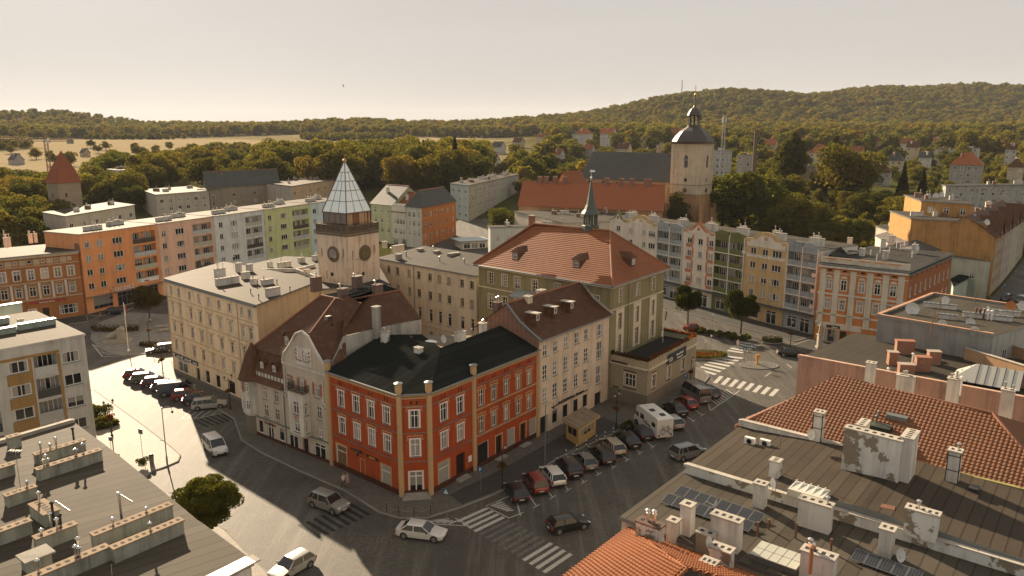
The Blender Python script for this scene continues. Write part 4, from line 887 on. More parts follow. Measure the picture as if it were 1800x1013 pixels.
def town_hall():
    P0, P1, P2 = g((-5.4,121.6)), g((13.85,104.5)), g((24.0,118.1)); P3 = P2+(P0-P1); Ze = 16.9
    b = B('town_hall', 'olive rendered town hall with big hipped orange tile roof and copper spire', 'building', ((P0.x+P2.x)/2, (P0.y+P2.y)/2, 0))
    w3 = S(2, (.5,), .06, .2, sur=(.14, OLT), bars=3); wl = S(2, (.7,), .07, .3, sill=OLT, bars=3); L = (P1-P0).length
    us = [U(P0, P1, x, 490, 14) for x in (863, 887, 909)]
    ops = grid(us, [(14.0, 1.1, 1.9, w3), (9.9, 1.15, 2.4, w3)]) + [(U(P0, P1, 940, 500, 14), 14.0, 1.1, 1.9, w3), (U(P0, P1, 980, 500, 14), 14.0, 1.1, 1.9, w3), (U(P0, P1, 1047, 515, 13), 12.9, 1.3, 2.2, w3)]
    b.wall(P0, P1, 0, Ze, OLIVE, ops); b.band(13.25, .16, .10, OLT); b.band(16.55, .35, .25, OLT, name='cornice')
    L = (P2-P1).length; us = [2.9, 8.2, 13.4]
    ops = []
    for u in us: ops += [(u, 13.95, .95, 2.0, w3), (u, 10.0, .95, 2.4, wl), (u, 6.55, .95, 2.6, wl)]
    b.wall(P1, P2, 0, Ze, OLIVE, ops); b.band(13.15, .16, .10, OLT); b.band(16.55, .35, .25, OLT, name='cornice'); b.drain(5.3, 6.5, 16.5)
    for u in us:
        for q in (-1, 1): m = MB(OLT); m.obox(b.fpt(u+q*.83, 6.3, .03), b.ft(), .68, .06, 6.75); b.part('window_panel', m)
        m = MB(OLT); m.obox(b.fpt(u, 12.42, .03), b.ft(), .97, .058, .63); b.part('window_panel', m); m = MB(OLT); m.obox(b.fpt(u, 9.17, .03), b.ft(), .97, .058, .8); b.part('window_panel', m)
    b.wall(P2, P3, 0, Ze, OLIVE); b.wall(P3, P0, 0, Ze, OLIVE)
    o = [Vector((p.x, p.y, Ze)) for p in grow([P0, P1, P2, P3], .7)]; ra, rb = Vector((3.6, 125.1, 23.0)), Vector((15.0, 116.0, 23.0))
    ro = b.tiled([[o[0], o[1], rb, ra], [o[1], o[2], rb], [o[2], o[3], ra, rb], [o[3], o[0], ra]], TRED, .42, .05)
    up = Vector((0,0,.08)); b.ridge([o[0]+up, ra+up, rb+up, o[1]+up], TCAP, .17); b.ridge([o[2]+up, rb+up], TCAP, .17); b.ridge([o[3]+up, ra+up], TCAP, .17)
    m = MB(OLT); m.prism([(p.x, p.y) for p in o], Ze-.28, Ze-.02); b.part('eaves_board', m); m = MB(ZINC)
    for k in range(4): m.tube(o[k]-Vector((0,0,.06)), o[(k+1) % 4]-Vector((0,0,.06)), .12, n=6)
    b.part('gutter', m)
    def dormer(p, d, w=1.3, h=1.15):
        """hipped dormer facing d"""
        n = az_vec(d); t = Vector((-n.y, n.x, 0)); p = Vector(p); dep = 1.9
        def X(u, s, z): return p + t*u - n*s + Vector((0,0,z))
        m = MB(BROWN); m.poly([X(-w/2, 0, -.2), X(w/2, 0, -.2), X(w/2, 0, h), X(-w/2, 0, h)])
        for q in (-1, 1): m.poly([X(q*w/2, 0, -.2), X(q*w/2, dep, h), X(q*w/2, 0, h)])
        o_ = b.part('dormer', m); m = MB(TBROWN); k = .28; zr = h+.75
        m.poly([X(-w/2-k, -k, h-.1), X(w/2+k, -k, h-.1), X(0, .45, zr)])
        for q in (-1, 1): m.poly([X(q*(w/2+k), -k, h-.1), X(0, .45, zr), X(0, dep+.9, zr), X(q*(w/2+k), dep, h-.1)])
        b.part('dormer_roof', m, o_); ms = win_meshes(w_d, w*.6, h*.8); q = link('dormer_window', ms[0][1], o_, frame_mat(X(0, -.10, .08)-b.o, t, n)); link('pane', ms[1][1], q)
    w_d = S(2, (.6,), .06, .08); sl = (23-Ze)/9.2
    for px, py, d in ((906, 456, -138), (1013, 470, -138), (1113, 466, 127)):
        p = at(px, py, 18.6); dormer(p, d)
    p = at(935, 392, 22.7); b.chimney(p.x, p.y, 22.5, .9, .7, 1.4, 132, BRK, 2)
    # copper spire over an open lantern
    c = Vector((12.3, 119.2, 22.6)); m = MB(COPPER); m.lathe([(1.35, -.9), (1.35, .9), (1.2, 1.0)], c, 8); b.part('spire_base', m); m = MB(COPPER)
    for i in range(8): a = 2*math.pi*i/8; q = c+Vector((math.cos(a)*1.0, math.sin(a)*1.0, 1.0)); m.tube(q, q+Vector((0,0,1.7)), .15, n=6)
    m.lathe([(.45, 1.0), (.45, 2.7)], c, 8); b.part('spire_lantern', m)
    m = MB(COPPER); m.lathe([(1.55, 2.65), (1.5, 2.85), (1.05, 3.4), (.72, 4.2), (.45, 5.6), (.2, 7.2), (.05, 8.0)], c, 8); b.part('spire', m)
    m = MB(STEEL); m.lathe([(.04, 7.9), (.16, 8.2), (.16, 8.35), (.03, 8.6), (.03, 9.7)], c, 8); m.obox(c+Vector((.15, 0, 9.2)), (1, 0), .8, .03, .3); b.part('weather_vane', m)
    # glass-roofed stair head on the courtyard side
    q = at(915, 530, 12.6); t = az_vec(132); n = az_vec(222); sr = MB(paint('pale_sheet', (.42,.46,.46), .35, .5)); zt = 13.7
    def X(u, s, z): return Vector((q.x, q.y, 0)) + t*u - n*s + Vector((0,0,z))
    sr.poly([X(-2.2, -.4, 13.2), X(3.4, -.4, 13.2), X(3.4, 2.6, 14.2), X(-2.2, 2.6, 14.2)]); sr.poly([X(3.4, -.4, 13.2), X(6.2, 1.4, 12.6), X(6.2, 2.6, 13.1), X(3.4, 2.6, 14.2)]); b.part('stair_roof', sr)
    m = MB(GREY)
    for u in (-2.0, .8, 3.2): m.tube(X(u, -.3, 11), X(u, -.3, 13.2), .06, n=5)
    for z in (11.5, 12.0): m.tube(X(-3.5, -.3, z), X(3.2, -.3, z), .03, n=4)
    b.part('stair_rail', m); m = MB(LWALL); m.obox(X(2.0, 1.4, 0), t, 7.5, 3.0, 11.2); b.part('stair_block', m)
    # annex with terrace
    A0, A1, A2, A3 = g((14.2,104.9)), g((18.75,100.85)), g((28.6,114.2)), g((24.2,117.9)); Z = 5.75
    x = B('terrace_annex', 'banded stone annex of the town hall with a flower hedged roof terrace', 'building', ((A0.x+A2.x)/2, (A0.y+A2.y)/2, 0))
    wa = S(3, (.62,), .07, .22, sill=OLT, sur=(.2, OLT)); wb = S(2, (.62,), .07, .22, sill=OLT, sur=(.2, OLT)); L = (A1-A0).length
    JOINT = stucco('annex_joint', (.13,.11,.075), .1)
    x.wall(A0, A1, 0, Z+1.1, JOINT, [(3.3, 2.7, 1.75, 1.85, wa), (1.0, 0, .9, 2.0, DOOR)]); f1 = x.last
    def dress(L):
        for k in range(11): x.band(2.2+k*.33, .27, .05, ANNEX, name='rusticated_course') if False else None
        x.band(0, 1.95, .10, PLINTH, name='plinth'); x.band(5.84, 1.02, .12, ANNEX, name='parapet_face'); x.band(5.62, .22, .30, OLT, name='cornice')
        m = MB(OLT); n = int(L/.35)
        for k in range(n): m.obox(x.fpt((k+.5)*L/n, 5.44, .08), x.ft(), .16, .16, .18)
        x.part('dentil_frieze', m)
    def rust(L, gaps):
        for k in range(10):
            v = 2.0+k*.34; cuts = sorted((a, b_) for a, b_, v0, v1 in gaps if v+.30 > v0 and v < v1); u = .0
            for a, b_ in cuts+[(L, L)]:
                if a-u > .1: x.band(v, .265, .06, ANNEX, u, a, 'rusticated_course')
                u = max(u, b_)
    dress(L); rust(L, [(3.3-1.1, 3.3+1.1, 2.55, 4.8), (.5, 1.5, 0, 2.1)]); m = MB(BLACK); m.obox(x.fpt(1.6, 5.85, .2), x.ft(), 2.6, .35, .2); x.part('flower_trough', m)
    L = (A2-A1).length; us = [U(A1, A2, q, 640, 3.5) for q in (1150, 1176, 1200)]
    x.wall(A1, A2, 0, Z+1.1, JOINT, [(u, 2.7, 1.1, 1.85, wb) for u in us] + [(9.2, .6, .7, .9, S(1, (), .06, .2, fm=TEXTK, glass=GLASS_D)), (12.9, .6, .7, .9, S(1, (), .06, .2, fm=TEXTK, glass=GLASS_D))]); dress(L); rust(L, [(u-.78, u+.78, 2.55, 4.8) for u in us])
    bn = MB(paint('banner_dark', (.022,.024,.026), .6)); bn.obox(x.fpt(9.0, 5.0, .34), x.ft(), 6.2, .05, 1.45); x.part('banner', bn); x.sign('Ratusz Miejski', 9.8, 5.75, .42, TEXTW, .39); x.sign('w Strzegomiu', 9.8, 5.25, .36, TEXTW, .39); x.sign('LO', 6.7, 5.35, .85, TEXTW, .39)
    x.wall(A2, A3, 0, Z+1.1, ANNEX, [(3.0, 2.7, 1.1, 1.85, wb)]); dress((A3-A2).length)
    I = grow([A0, A1, A2, A3], -.3); x.flat_roof(I, Z+.3, bitumen('terrace_felt', (.05,.05,.047), 38, 1.0), .0, .2)
    for a, c in ((A0, A1), (A1, A2), (A2, A3)):
        d = c-a; nn = Vector((-d.y, d.x)).normalized(); mm = (a+c)/2+nn*.15; m = MB(stucco('terrace_inner', (.36,.36,.24), .1)); m.obox((mm.x, mm.y, Z+.3), d, d.length-.2, .28, .8); x.part('terrace_parapet', m)
        h = hedge('flower_hedge', a+nn*.15, c+nn*.15, .55, .5, LEAF_RED if a is not A0 else LEAF_RED2, 900); h.location = Vector((0,0,Z+1.08))-x.o+h.location; h.parent = x.root
    fp = at(1165, 602, Z+.3); m = MB(WHITE); m.tube(fp, fp+Vector((0,0,5.4)), .05, .035, 8); f = tag(x_obj('flagpole', m), 'white flagpole with red and white flag on the terrace', 'flagpole')
    m = MB(TEXTW, REDS); k = fp+Vector((.06,0,5.1)); flag(m, k, az_vec(100), .42, 1.7); q = link('flag', m.mesh('flag'), f)
def x_obj(name, mb, smooth=False): return link(name, mb.mesh(name, (0,0,0), smooth))
def flag(m, p, t, w, drop):
    """two-colour cloth hanging limp from the pole top, in folds"""
    n = Vector((-t.y, t.x, 0)); N_ = 6
    for half, mi in ((0, 0), (1, 1)):
        for i in range(N_):
            for j in range(5):
                def q(a, c): f = (a/N_+half)/2; z = -drop*(c/5)*(1-.25*f)-.25*f; return p + t*(w*f*(1-.35*c/5)) + n*(.10*math.sin(f*9+c*.6)) + Vector((0,0,z))
                m.poly([q(i, j), q(i+1, j), q(i+1, j+1), q(i, j+1)], mi)
def bank():
    P0, P1 = g((3.35,90.95)), g((13.75,104.35)); d = (P1-P0).normalized(); nb = Vector((-d.y, d.x)); Q1, Q0 = P1+nb*10, P0+nb*10; Ze = 12.8
    b = B('bank_building', 'beige bank with white grid windows, barred ground floor and brown dormered tile roof', 'building', ((P0.x+Q1.x)/2, (P0.y+Q1.y)/2, 0))
    L = (P1-P0).length; ws = S(2, (.5,), .07, .12, bars=1, sill=ZINC); wl = S(2, (.33, .66), .07, .12, sill=ZINC); bar = S(4, (.2, .4, .6, .8), .035, .1, fm=BLACK, glass=GLASS_D); wr = S(3, (.5,), .07, .12, bars=1, sill=ZINC)
    us = [U(P0, P1, x, 640, 9) for x in (958, 976, 994.5, 1013, 1029.5)]; ur = U(P0, P1, 1053, 620, 9)
    ops = grid(us, [(10.45, .95, 1.5, ws), (7.35, .95, 1.9, wl), (4.35, .95, 1.9, wl)]) + [(ur, 10.2, 1.5, 1.7, wr), (ur, 6.9, 1.3, 2.5, wr), (ur, 3.3, 1.3, 2.6, wr), (us[0]-.1, 0, 1.7, 2.5, 'hole'), (ur, 0, 1.8, 2.0, DOOR)]
    ops += [(u, .9, 1.05, 1.7, bar) for u in us[1:]]
    b.wall(P0, P1, 0, Ze, BEIGE, ops); b.band(3.95, .12, .08, BEIGE, 0, us[-1]+1); b.band(12.5, .3, .28, BEIGE, name='cornice')
    for k in range(11): b.band(.5+k*.3, .02, .01, CREAMT, us[0]+.85, us[-1]+.9, 'rustication_joint') if k in (0, 8, 9, 10) else None
    b.board(U(P0, P1, 1002, 690, 3.2), 3.12, 8.6, .1, BLACK, .12, 'sign_rail'); b.sign('Bank Spółdzielczy   Strzegom', U(P0, P1, 1003, 690, 3.2), 3.2, .52, TEXTK, .14)
    b.wall(P1, Q1, 0, Ze, BEIGE); b.wall(Q1, Q0, 0, Ze, BEIGE); L2 = (P0-Q0).length
    b.wall(Q0, P0, 0, Ze, BRK, gable=[(0, Ze), (2.3, 14.9), (5.1, 16.7), (7.8, 14.6), (10, Ze)])
    f0, f1 = P0-nb*.45-d*.2, P1-nb*.45+d*.2; k0, k1 = Q0+nb*.45-d*.2, Q1+nb*.45+d*.2; m0, m1 = (P0+Q0)/2-d*.2, (P1+Q1)/2+d*.2
    v = lambda p, z: Vector((p.x, p.y, z)); br = (P0*.72+Q0*.28)-d*.2; br1 = (P1*.72+Q1*.28)+d*.2
    b.tiled([[v(f0, 12.75), v(f1, 12.75), v(br1, 14.65), v(br, 14.65)], [v(br, 14.65), v(br1, 14.65), v(m1, 16.75), v(m0, 16.75)], [v(k1, 12.75), v(k0, 12.75), v(m0, 16.75), v(m1, 16.75)]], TBROWN, .34)
    b.ridge([v(m0, 16.8), v(m1, 16.8)], TCAP, .16); m = MB(ZINC); m.tube(v(f0, 12.7), v(f1, 12.7), .1, n=6)
    for a, c in ((v(f0, 12.8), v(br, 14.7)), (v(br, 14.7), v(m0, 16.85))): m.tube(a, c, .16, n=5)
    b.part('gutter', m); m = MB(COPING)
    for a, c in ((v(f1, 12.85), v(br1, 14.75)), (v(br1, 14.75), v(m1, 16.9))): m.tube(a, c, .2, n=5)
    b.part('verge_coping', m)
    for x, y in ((945, 562), (976, 550), (1005, 541)):       # flat-topped dormers
        p = at(x, y, 14.9); t3, n3 = Vector((d.x, d.y, 0)), Vector((-nb.x, -nb.y, 0)); m = MB(TBROWN); m.obox(p-n3*.7-Vector((0,0,.6)), t3, .75, 1.4, 1.35); o = b.part('dormer', m); m = MB(COPING); m.obox(p-n3*.7+Vector((0,0,.76)), t3, 1.05, 1.9, .1); b.part('dormer_roof', m, o)
        ms = win_meshes(S(1, (), .08, .03), .55, .75); q = link('dormer_window', ms[0][1], o, frame_mat(p+n3*.04-b.o-Vector((0,0,.1)), t3, n3)); link('pane', ms[1][1], q)
    for x, y, l, w in ((928, 528, 1.0, .8), (951, 517, 1.2, .8)): p = at(x, y, 16.5); b.chimney(p.x, p.y, 16.2, l, w, .8, 38, LWALL, 2)
    p = at(875, 577, 13); b.chimney(p.x, p.y, 12.4, .95, .8, 4.0, 38, BRKD, 2, BRKD, pots=2); m = MB(stucco('peach_side', (.55,.32,.18), .1)); p = at(862, 585, 12); m.obox((p.x, p.y+1, 9), az_vec(38), 2.5, 2.5, 4.2); b.part('stair_block', m)
town_hall(); bank()
# ------------------------------------------------------------------ rows of flats round the square and houses behind them
WP2 = S(2, (), .07, .12, sill=ZINC); WP3 = S(3, (), .07, .12, sill=ZINC); WLOG = S(3, (), .07, .05); WB2 = S(2, (), .06, .1); WB1 = S(1, (), .06, .1)
def PL(c): return paint('panel_'+'_'.join('%d' % int(x*100) for x in c), c, .7, var=.15)
def v3(p, z): return Vector((p[0], p[1], z))
PINKF = stucco('odziez_orange', (.70,.31,.13), .07); SALM = stucco('salmon_render', (.70,.46,.33), .07); PALEB = stucco('pale_blue_render', (.64,.66,.62), .07); GRN = stucco('lime_render', (.58,.60,.30), .07); AQUA = stucco('aqua_render', (.58,.68,.65), .07)
def left_row():
    P0 = g((-89.3,156.0)); az = 25; d = az_vec(az)
    secs = [('orange', PINKF, 140, 275, (153, 175, 207), (234, 274), 'terracotta orange block of flats with a clothes shop on its ground floor', (1.3, 1.3, 2.4)), ('salmon', SALM, 275, 375, (290, 318), (341, 374), 'salmon pink block of flats between the orange and pale grey ones', (1.3, 2.4)),
            ('grey', PALEB, 375, 465, (391, 414), (434, 463), 'pale grey block of flats between the salmon and lime ones', (1.3, 2.4)), ('lime', GRN, 465, 546, (477, 501), (517, 545), 'lime green block of flats beside the glass topped tower', (1.3, 2.4)), ('aqua', AQUA, 546, 605, (556,), None, 'pale aqua end block of flats partly behind the glass topped tower', (1.5,))]
    par = [PL((.46,.44,.38)), PL((.055,.04,.03)), PL((.42,.42,.40)), PL((.40,.38,.28))]
    for i, (nm, mt, x0, x1, cols, lg, label, ws) in enumerate(secs):
        a = on_line(x0, 400, P0, az, 15) if i else P0; c = on_line(x1, 380, P0, az, 15); L = (c-a).length; nb = Vector((-d.y, d.x)); Q1, Q0 = c+nb*11, a+nb*11; Ze = 16.9
        b = B('apartment_block', label, 'building', ((a.x+Q1.x)/2, (a.y+Q1.y)/2, 0)); ops = []
        for r in range(4):
            v = 5.1+r*2.95
            for x, w in zip(cols, ws): ops.append((U(a, c, x, 430, v+1), v, w, 1.35, WP3 if w > 2 else WP2))
            if lg: u0, u1 = U(a, c, lg[0], 430, v), U(a, c, lg[1], 430, v); ops.append(((u0+u1)/2, v-.75, min(u1, L-.15)-u0, 2.55, ('loggia', par[(r*3+i) % 4], WLOG)))
        if i == 0: ops += [(3.9, .7, 4.6, 2.6, S(4, (.45,), .08, .15, fm=GREY, glass=GLASS_D)), (9.7, .2, 4.6, 3.1, S(4, (.7,), .08, .15, fm=GREY, glass=GLASS_D)), (15.5, .7, 5.0, 2.6, S(4, (.7,), .08, .15, fm=GREY, glass=GLASS_D))]
        b.wall(a, c, 0, Ze, mt, ops)
        if i == 0: b.sign('ODZIEŻ', 9.2, 3.7, 1.15, TEXTW, .2, spacing=1.25); b.band(3.5, .14, .5, GREY, name='canopy'); b.board(16.0, 4.35, 4.6, .75, TEXTW, .06, 'banner'); b.sign('Usługi', 15.0, 4.5, .5, REDS, .1)
        b.wall(c, Q1, 0, Ze, mt); b.wall(Q1, Q0, 0, Ze, mt); b.wall(Q0, a, 0, Ze, mt); b.flat_roof([a, c, Q1, Q0], Ze+.18, GREYF2, .15, .2, COPING)
        for q in range(2 if L > 12 else 1): p = a.lerp(c, .3+.4*q)+nb*(3.5+3*q); b.chimney(p.x, p.y, Ze+.18, 4.2, .6, .8, az, WPLASTER, 7, pots=3)
        p = a.lerp(c, .75)+nb*7; b.chimney(p.x, p.y, Ze+.18, 1.2, .7, 1.0, az, WPLASTER, 2, pots=1)
left_row()
def ornate_left():
    P1 = g((-89.6,155.6)); P0 = along(P1, 228, 32); d = (P1-P0).normalized(); nb = Vector((-d.y, d.x)); Q1, Q0 = P1+nb*14, P0+nb*14; L = (P1-P0).length; Ze = 13.5
    b = B('ornate_tenement', 'orange ornate tenement with white pilasters and pedimented windows left of the clothes shop', 'building', ((P0.x+Q1.x)/2, (P0.y+Q1.y)/2, 0))
    OR = stucco('ornate_orange', (.36,.15,.055), .15); TR = stucco('ornate_trim', (.46,.36,.24), .15); w1 = S(2, (.7,), .07, .15, sur=(.16, TR), hood=('seg', TR), sill=TR); w2 = S(2, (.7,), .07, .15, sur=(.2, WPLASTER), sill=TR); wa = S(1, (), .07, .12)
    us = [U(P0, P1, x, 490, 8) for x in (4, 30, 55, 79.5, 103, 126)]; us = [us[0]-2*(us[1]-us[0]), us[0]-(us[1]-us[0])]+us
    ops = grid(us, [(8.7, 1.1, 2.0, w2), (5.3, 1.1, 1.9, w1), (11.95, .75, .75, wa)]) + [(us[-1]-1.2, .9, 3.4, 1.9, S(4, (.6,), .07, .15)), (us[-3]-.6, .1, 1.2, 2.6, DOOR), (us[-4]-.5, .9, 1.3, 1.8, WT)]
    b.wall(P0, P1, 0, Ze, OR, ops)
    for v, h, dd in ((4.5, .25, .14), (8.0, .22, .14), (11.4, .18, .16), (13.1, .4, .4)): b.band(v, h, dd, TR, name='cornice')
    m = MB(TR)
    for k in range(len(us)-1):
        u = (us[k]+us[k+1])/2; q = MB(WPLASTER); q.obox(b.fpt(u, 4.75, .05), b.ft(), .42, .14, 3.2); b.part('pilaster', q); q = MB(TR); q.obox(b.fpt(u, 11.7, .05), b.ft(), 1.2, .1, 1.1); b.part('frieze_panel', q)
    b.band(3.75, .45, .08, REDS, us[-4]-1, us[-1]-1.5, 'signboard'); b.sign('Restauracja Pizzeria', us[-3]-.2, 3.83, .34, TEXTW, .14)
    for a, c in ((P1, Q1), (Q1, Q0), (Q0, P0)): b.wall(a, c, 0, Ze, OR)
    b.flat_roof([P0, P1, Q1, Q0], Ze+.25, GREYF2, .35, .2)
    for x, y, l in ((13, 430, 1.3), (54, 423, .8), (63, 422, .6), (104, 418, .9), (10, 424, .5)): p = at(x, y, Ze+.25); b.chimney(p.x, p.y, Ze+.25, l, .7, 1.4, 48, WPLASTER, 2, pots=2)
    m = MB(BRKD); m.obox(((P1.x+Q1.x)/2, (P1.y+Q1.y)/2, Ze), nb, 14, .4, 1.6, taper=.95); b.part('fire_wall', m)
ornate_left()
def right_row():
    RE = g((57.0,139.7)); az = -33; d = az_vec(az); n = Vector((-d.y, d.x)); n = n if n.y < 0 else -n; nb = -n
    white, tan, coral, blu, olv = stucco('gable_white', (.62,.56,.47), .08), stucco('gable_tan', (.50,.35,.18), .08), stucco('gable_coral', (.46,.19,.10), .08), stucco('gable_blue', (.28,.31,.32), .08), stucco('gable_olive', (.14,.15,.06), .08)
    green = stucco('gable_green', (.20,.20,.11), .08)
    secs = [(1072, 1100, 'tri', white, green, (1086,), 'white flats with green triangular gable trim at far end of the row'), (1100, 1155, 'round', white, tan, (1108, 1131, 1145), 'white flats with tan round gable trim'), (1155, 1201, 'bal', blu, blu, None, 'blue grey balcony stack between round gable and red triangular gable'),
            (1201, 1257, 'tri', white, coral, (1212, 1231, 1250), 'white and coral flats with red triangular gable'), (1257, 1311, 'bal', olv, olv, None, 'olive green balcony stack with arched tops'), (1311, 1387, 'round', tan, tan, (1325, 1346, 1367), 'tan flats with white round gable above a corner shop'), (1387, 1440, 'bal', blu, blu, None, 'blue grey balcony stack next to the orange and white tenement')]
    Ze = 16.2; gp = stucco('gable_panel_white', (.64,.59,.50), .08)
    for i, (x0, x1, kind, mt, tr, cols, label) in enumerate(secs):
        a, c = on_line(x0, 400, RE, az, 13), on_line(x1, 420, RE, az, 13)
        if x1 == 1440: c = RE
        L = (c-a).length; b = B('gabled_flats', label, 'building', ((a.x+c.x)/2+nb.x*6, (a.y+c.y)/2+nb.y*6, 0)); Q1, Q0 = c+nb*12, a+nb*12; ops = []
        g0 = 3.9; shop = [(L*.3, .5, min(2.6, L*.3), 2.3, SHOPW), (L*.72, .1, min(2.4, L*.3), 2.7, SHOPW)]
        for r in range(4):
            v = 5.0+r*2.85
            if kind == 'bal': ops.append((L/2, v-.8, L-.5, 2.5, ('loggia', mt, WLOG)))
            else:
                for k, x in enumerate(cols): w = 2.2 if (k == len(cols)-1 and kind == 'round' and r < 9) else 1.35; ops.append((U(a, c, x, 430, v), v, w, 1.35, WP3 if w > 2 else WP2))
        if kind == 'bal':
            h = [(.0, Ze), (L*.02, Ze+.75), (L*.25, Ze+1.25), (L*.47, Ze+1.1), (L*.47, Ze), (L*.53, Ze), (L*.53, Ze+1.1), (L*.75, Ze+1.25), (L*.98, Ze+.75), (L, Ze)]
        elif kind == 'tri': h = [(0, Ze), (.3, Ze+.1), (L*.22, Ze+.3), (L*.5, Ze+2.6), (L*.78, Ze+.3), (L-.3, Ze+.1), (L, Ze)]
        else: h = [(0, Ze), (.1, Ze+.5), (L*.22, Ze+.6)]+[(L*(.5-.28*math.cos(math.pi*k/8)), Ze+.6+1.5*math.sin(math.pi*k/8)) for k in range(9)]+[(L*.78, Ze+.6), (L-.1, Ze+.5), (L, Ze)]
        wall = gp if kind == 'round' and x0 == 1311 else mt
        b.wall(a, c, 0, Ze, mt, ops+shop, gable=None)
        m = MB(tr if kind != 'bal' else mt)
        def bp(u, z, dd): return (a.x+(c.x-a.x)/L*u+n.x*dd, a.y+(c.y-a.y)/L*u+n.y*dd, z)
        for (u0, z0), (u1, z1) in zip(h[:-1], h[1:]):
            if u1-u0 < .01: continue
            base = Ze if kind == 'bal' else Ze-.2; m.poly([bp(u0, base, .06), bp(u1, base, .06), bp(u1, z1, .06), bp(u0, z0, .06)]); m.poly([bp(u0, z0, .06), bp(u1, z1, .06), bp(u1, z1, -.25), bp(u0, z0, -.25)]); m.poly([bp(u1, base, -.25), bp(u0, base, -.25), bp(u0, z0, -.25), bp(u1, z1, -.25)])
        b.part('gable', m)
        if kind != 'bal':
            m = MB(gp); s_ = .72
            hh = [(L/2+(u-L/2)*s_, Ze+.02+(z-Ze)*s_*.85) for u, z in h]
            for (u0, z0), (u1, z1) in zip(hh[:-1], hh[1:]):
                if u1-u0 > .01: m.poly([bp(u0, Ze-.2, .10), bp(u1, Ze-.2, .10), bp(u1, z1, .10), bp(u0, z0, .10)])
            b.part('gable_panel', m); m = MB(tr); q = Vector(bp(L/2, Ze+.75, .1)); m.tube(q, q+Vector((n.x, n.y, 0))*.05, .42, n=14); b.part('gable_medallion', m)
            if kind == 'tri' and len(cols) > 1:
                for k in (0, 2):
                    u = U(a, c, cols[k], 430, 10)
                    for r in range(4): m = MB(coral); z = 4.2+2.85*r; m.obox(bp(u, z, .01), d, 2.0, .05, .75); b.part('coral_panel', m); m = MB(coral); m.obox(bp(u-1.0 if k else u+1.0, z+.75, .01), d, .5, .05, 2.05); b.part('coral_panel', m)
            if x0 == 1311:
                u0_ = L/2; m = MB(gp); m.obox(bp(L*.5, 13.0, .015), d, L-1.2, .05, .6); b.part('white_panel', m); m = MB(gp); m.obox(bp(L*.5, 15.15, .015), d, L-1.2, .05, .9); b.part('white_panel', m)
        else:
            for u in (.18, L/2, L-.18): m = MB(gp); m.obox(bp(u, 3.9, .06), d, .22, .2, Ze-3.6); b.part('balcony_pier', m)
            for r in range(4): m = MB(gp); m.obox(bp(L/2, 4.05+2.85*r, .08), d, L-.3, .3, .16); b.part('balcony_slab', m)
        m = MB(paint('shop_canopy', (.05,.055,.05), .6)); m.obox(bp(L/2, g0-.25, .5), d, L-.02, 1.1, .18); b.part('canopy', m)
        for s0, s1 in ((c, Q1), (Q1, Q0), (Q0, a)): b.wall(s0, s1, 0, Ze, mt if kind != 'bal' else gp)
        b.flat_roof([a, c, Q1, Q0], Ze+.12, GREYF, .0, .2)
        p = a.lerp(c, .5)+nb*4; b.chimney(p.x, p.y, Ze+.1, 3.0, .7, 1.5, az, WPLASTER, 4, pots=2); p = a.lerp(c, .2)+nb*7; b.chimney(p.x, p.y, Ze+.1, 1.4, .7, 1.4, az, WPLASTER, 2, pots=1)
        if x0 in (1311, 1387): b.dish(bp(.3 if x0 == 1311 else L-.5, 13.2 if x0 == 1311 else 11.0, .5), 180)
        if x0 == 1387:
            for z in (5, 8): b.dish(bp(L-.5, z, .5), 180)
right_row()
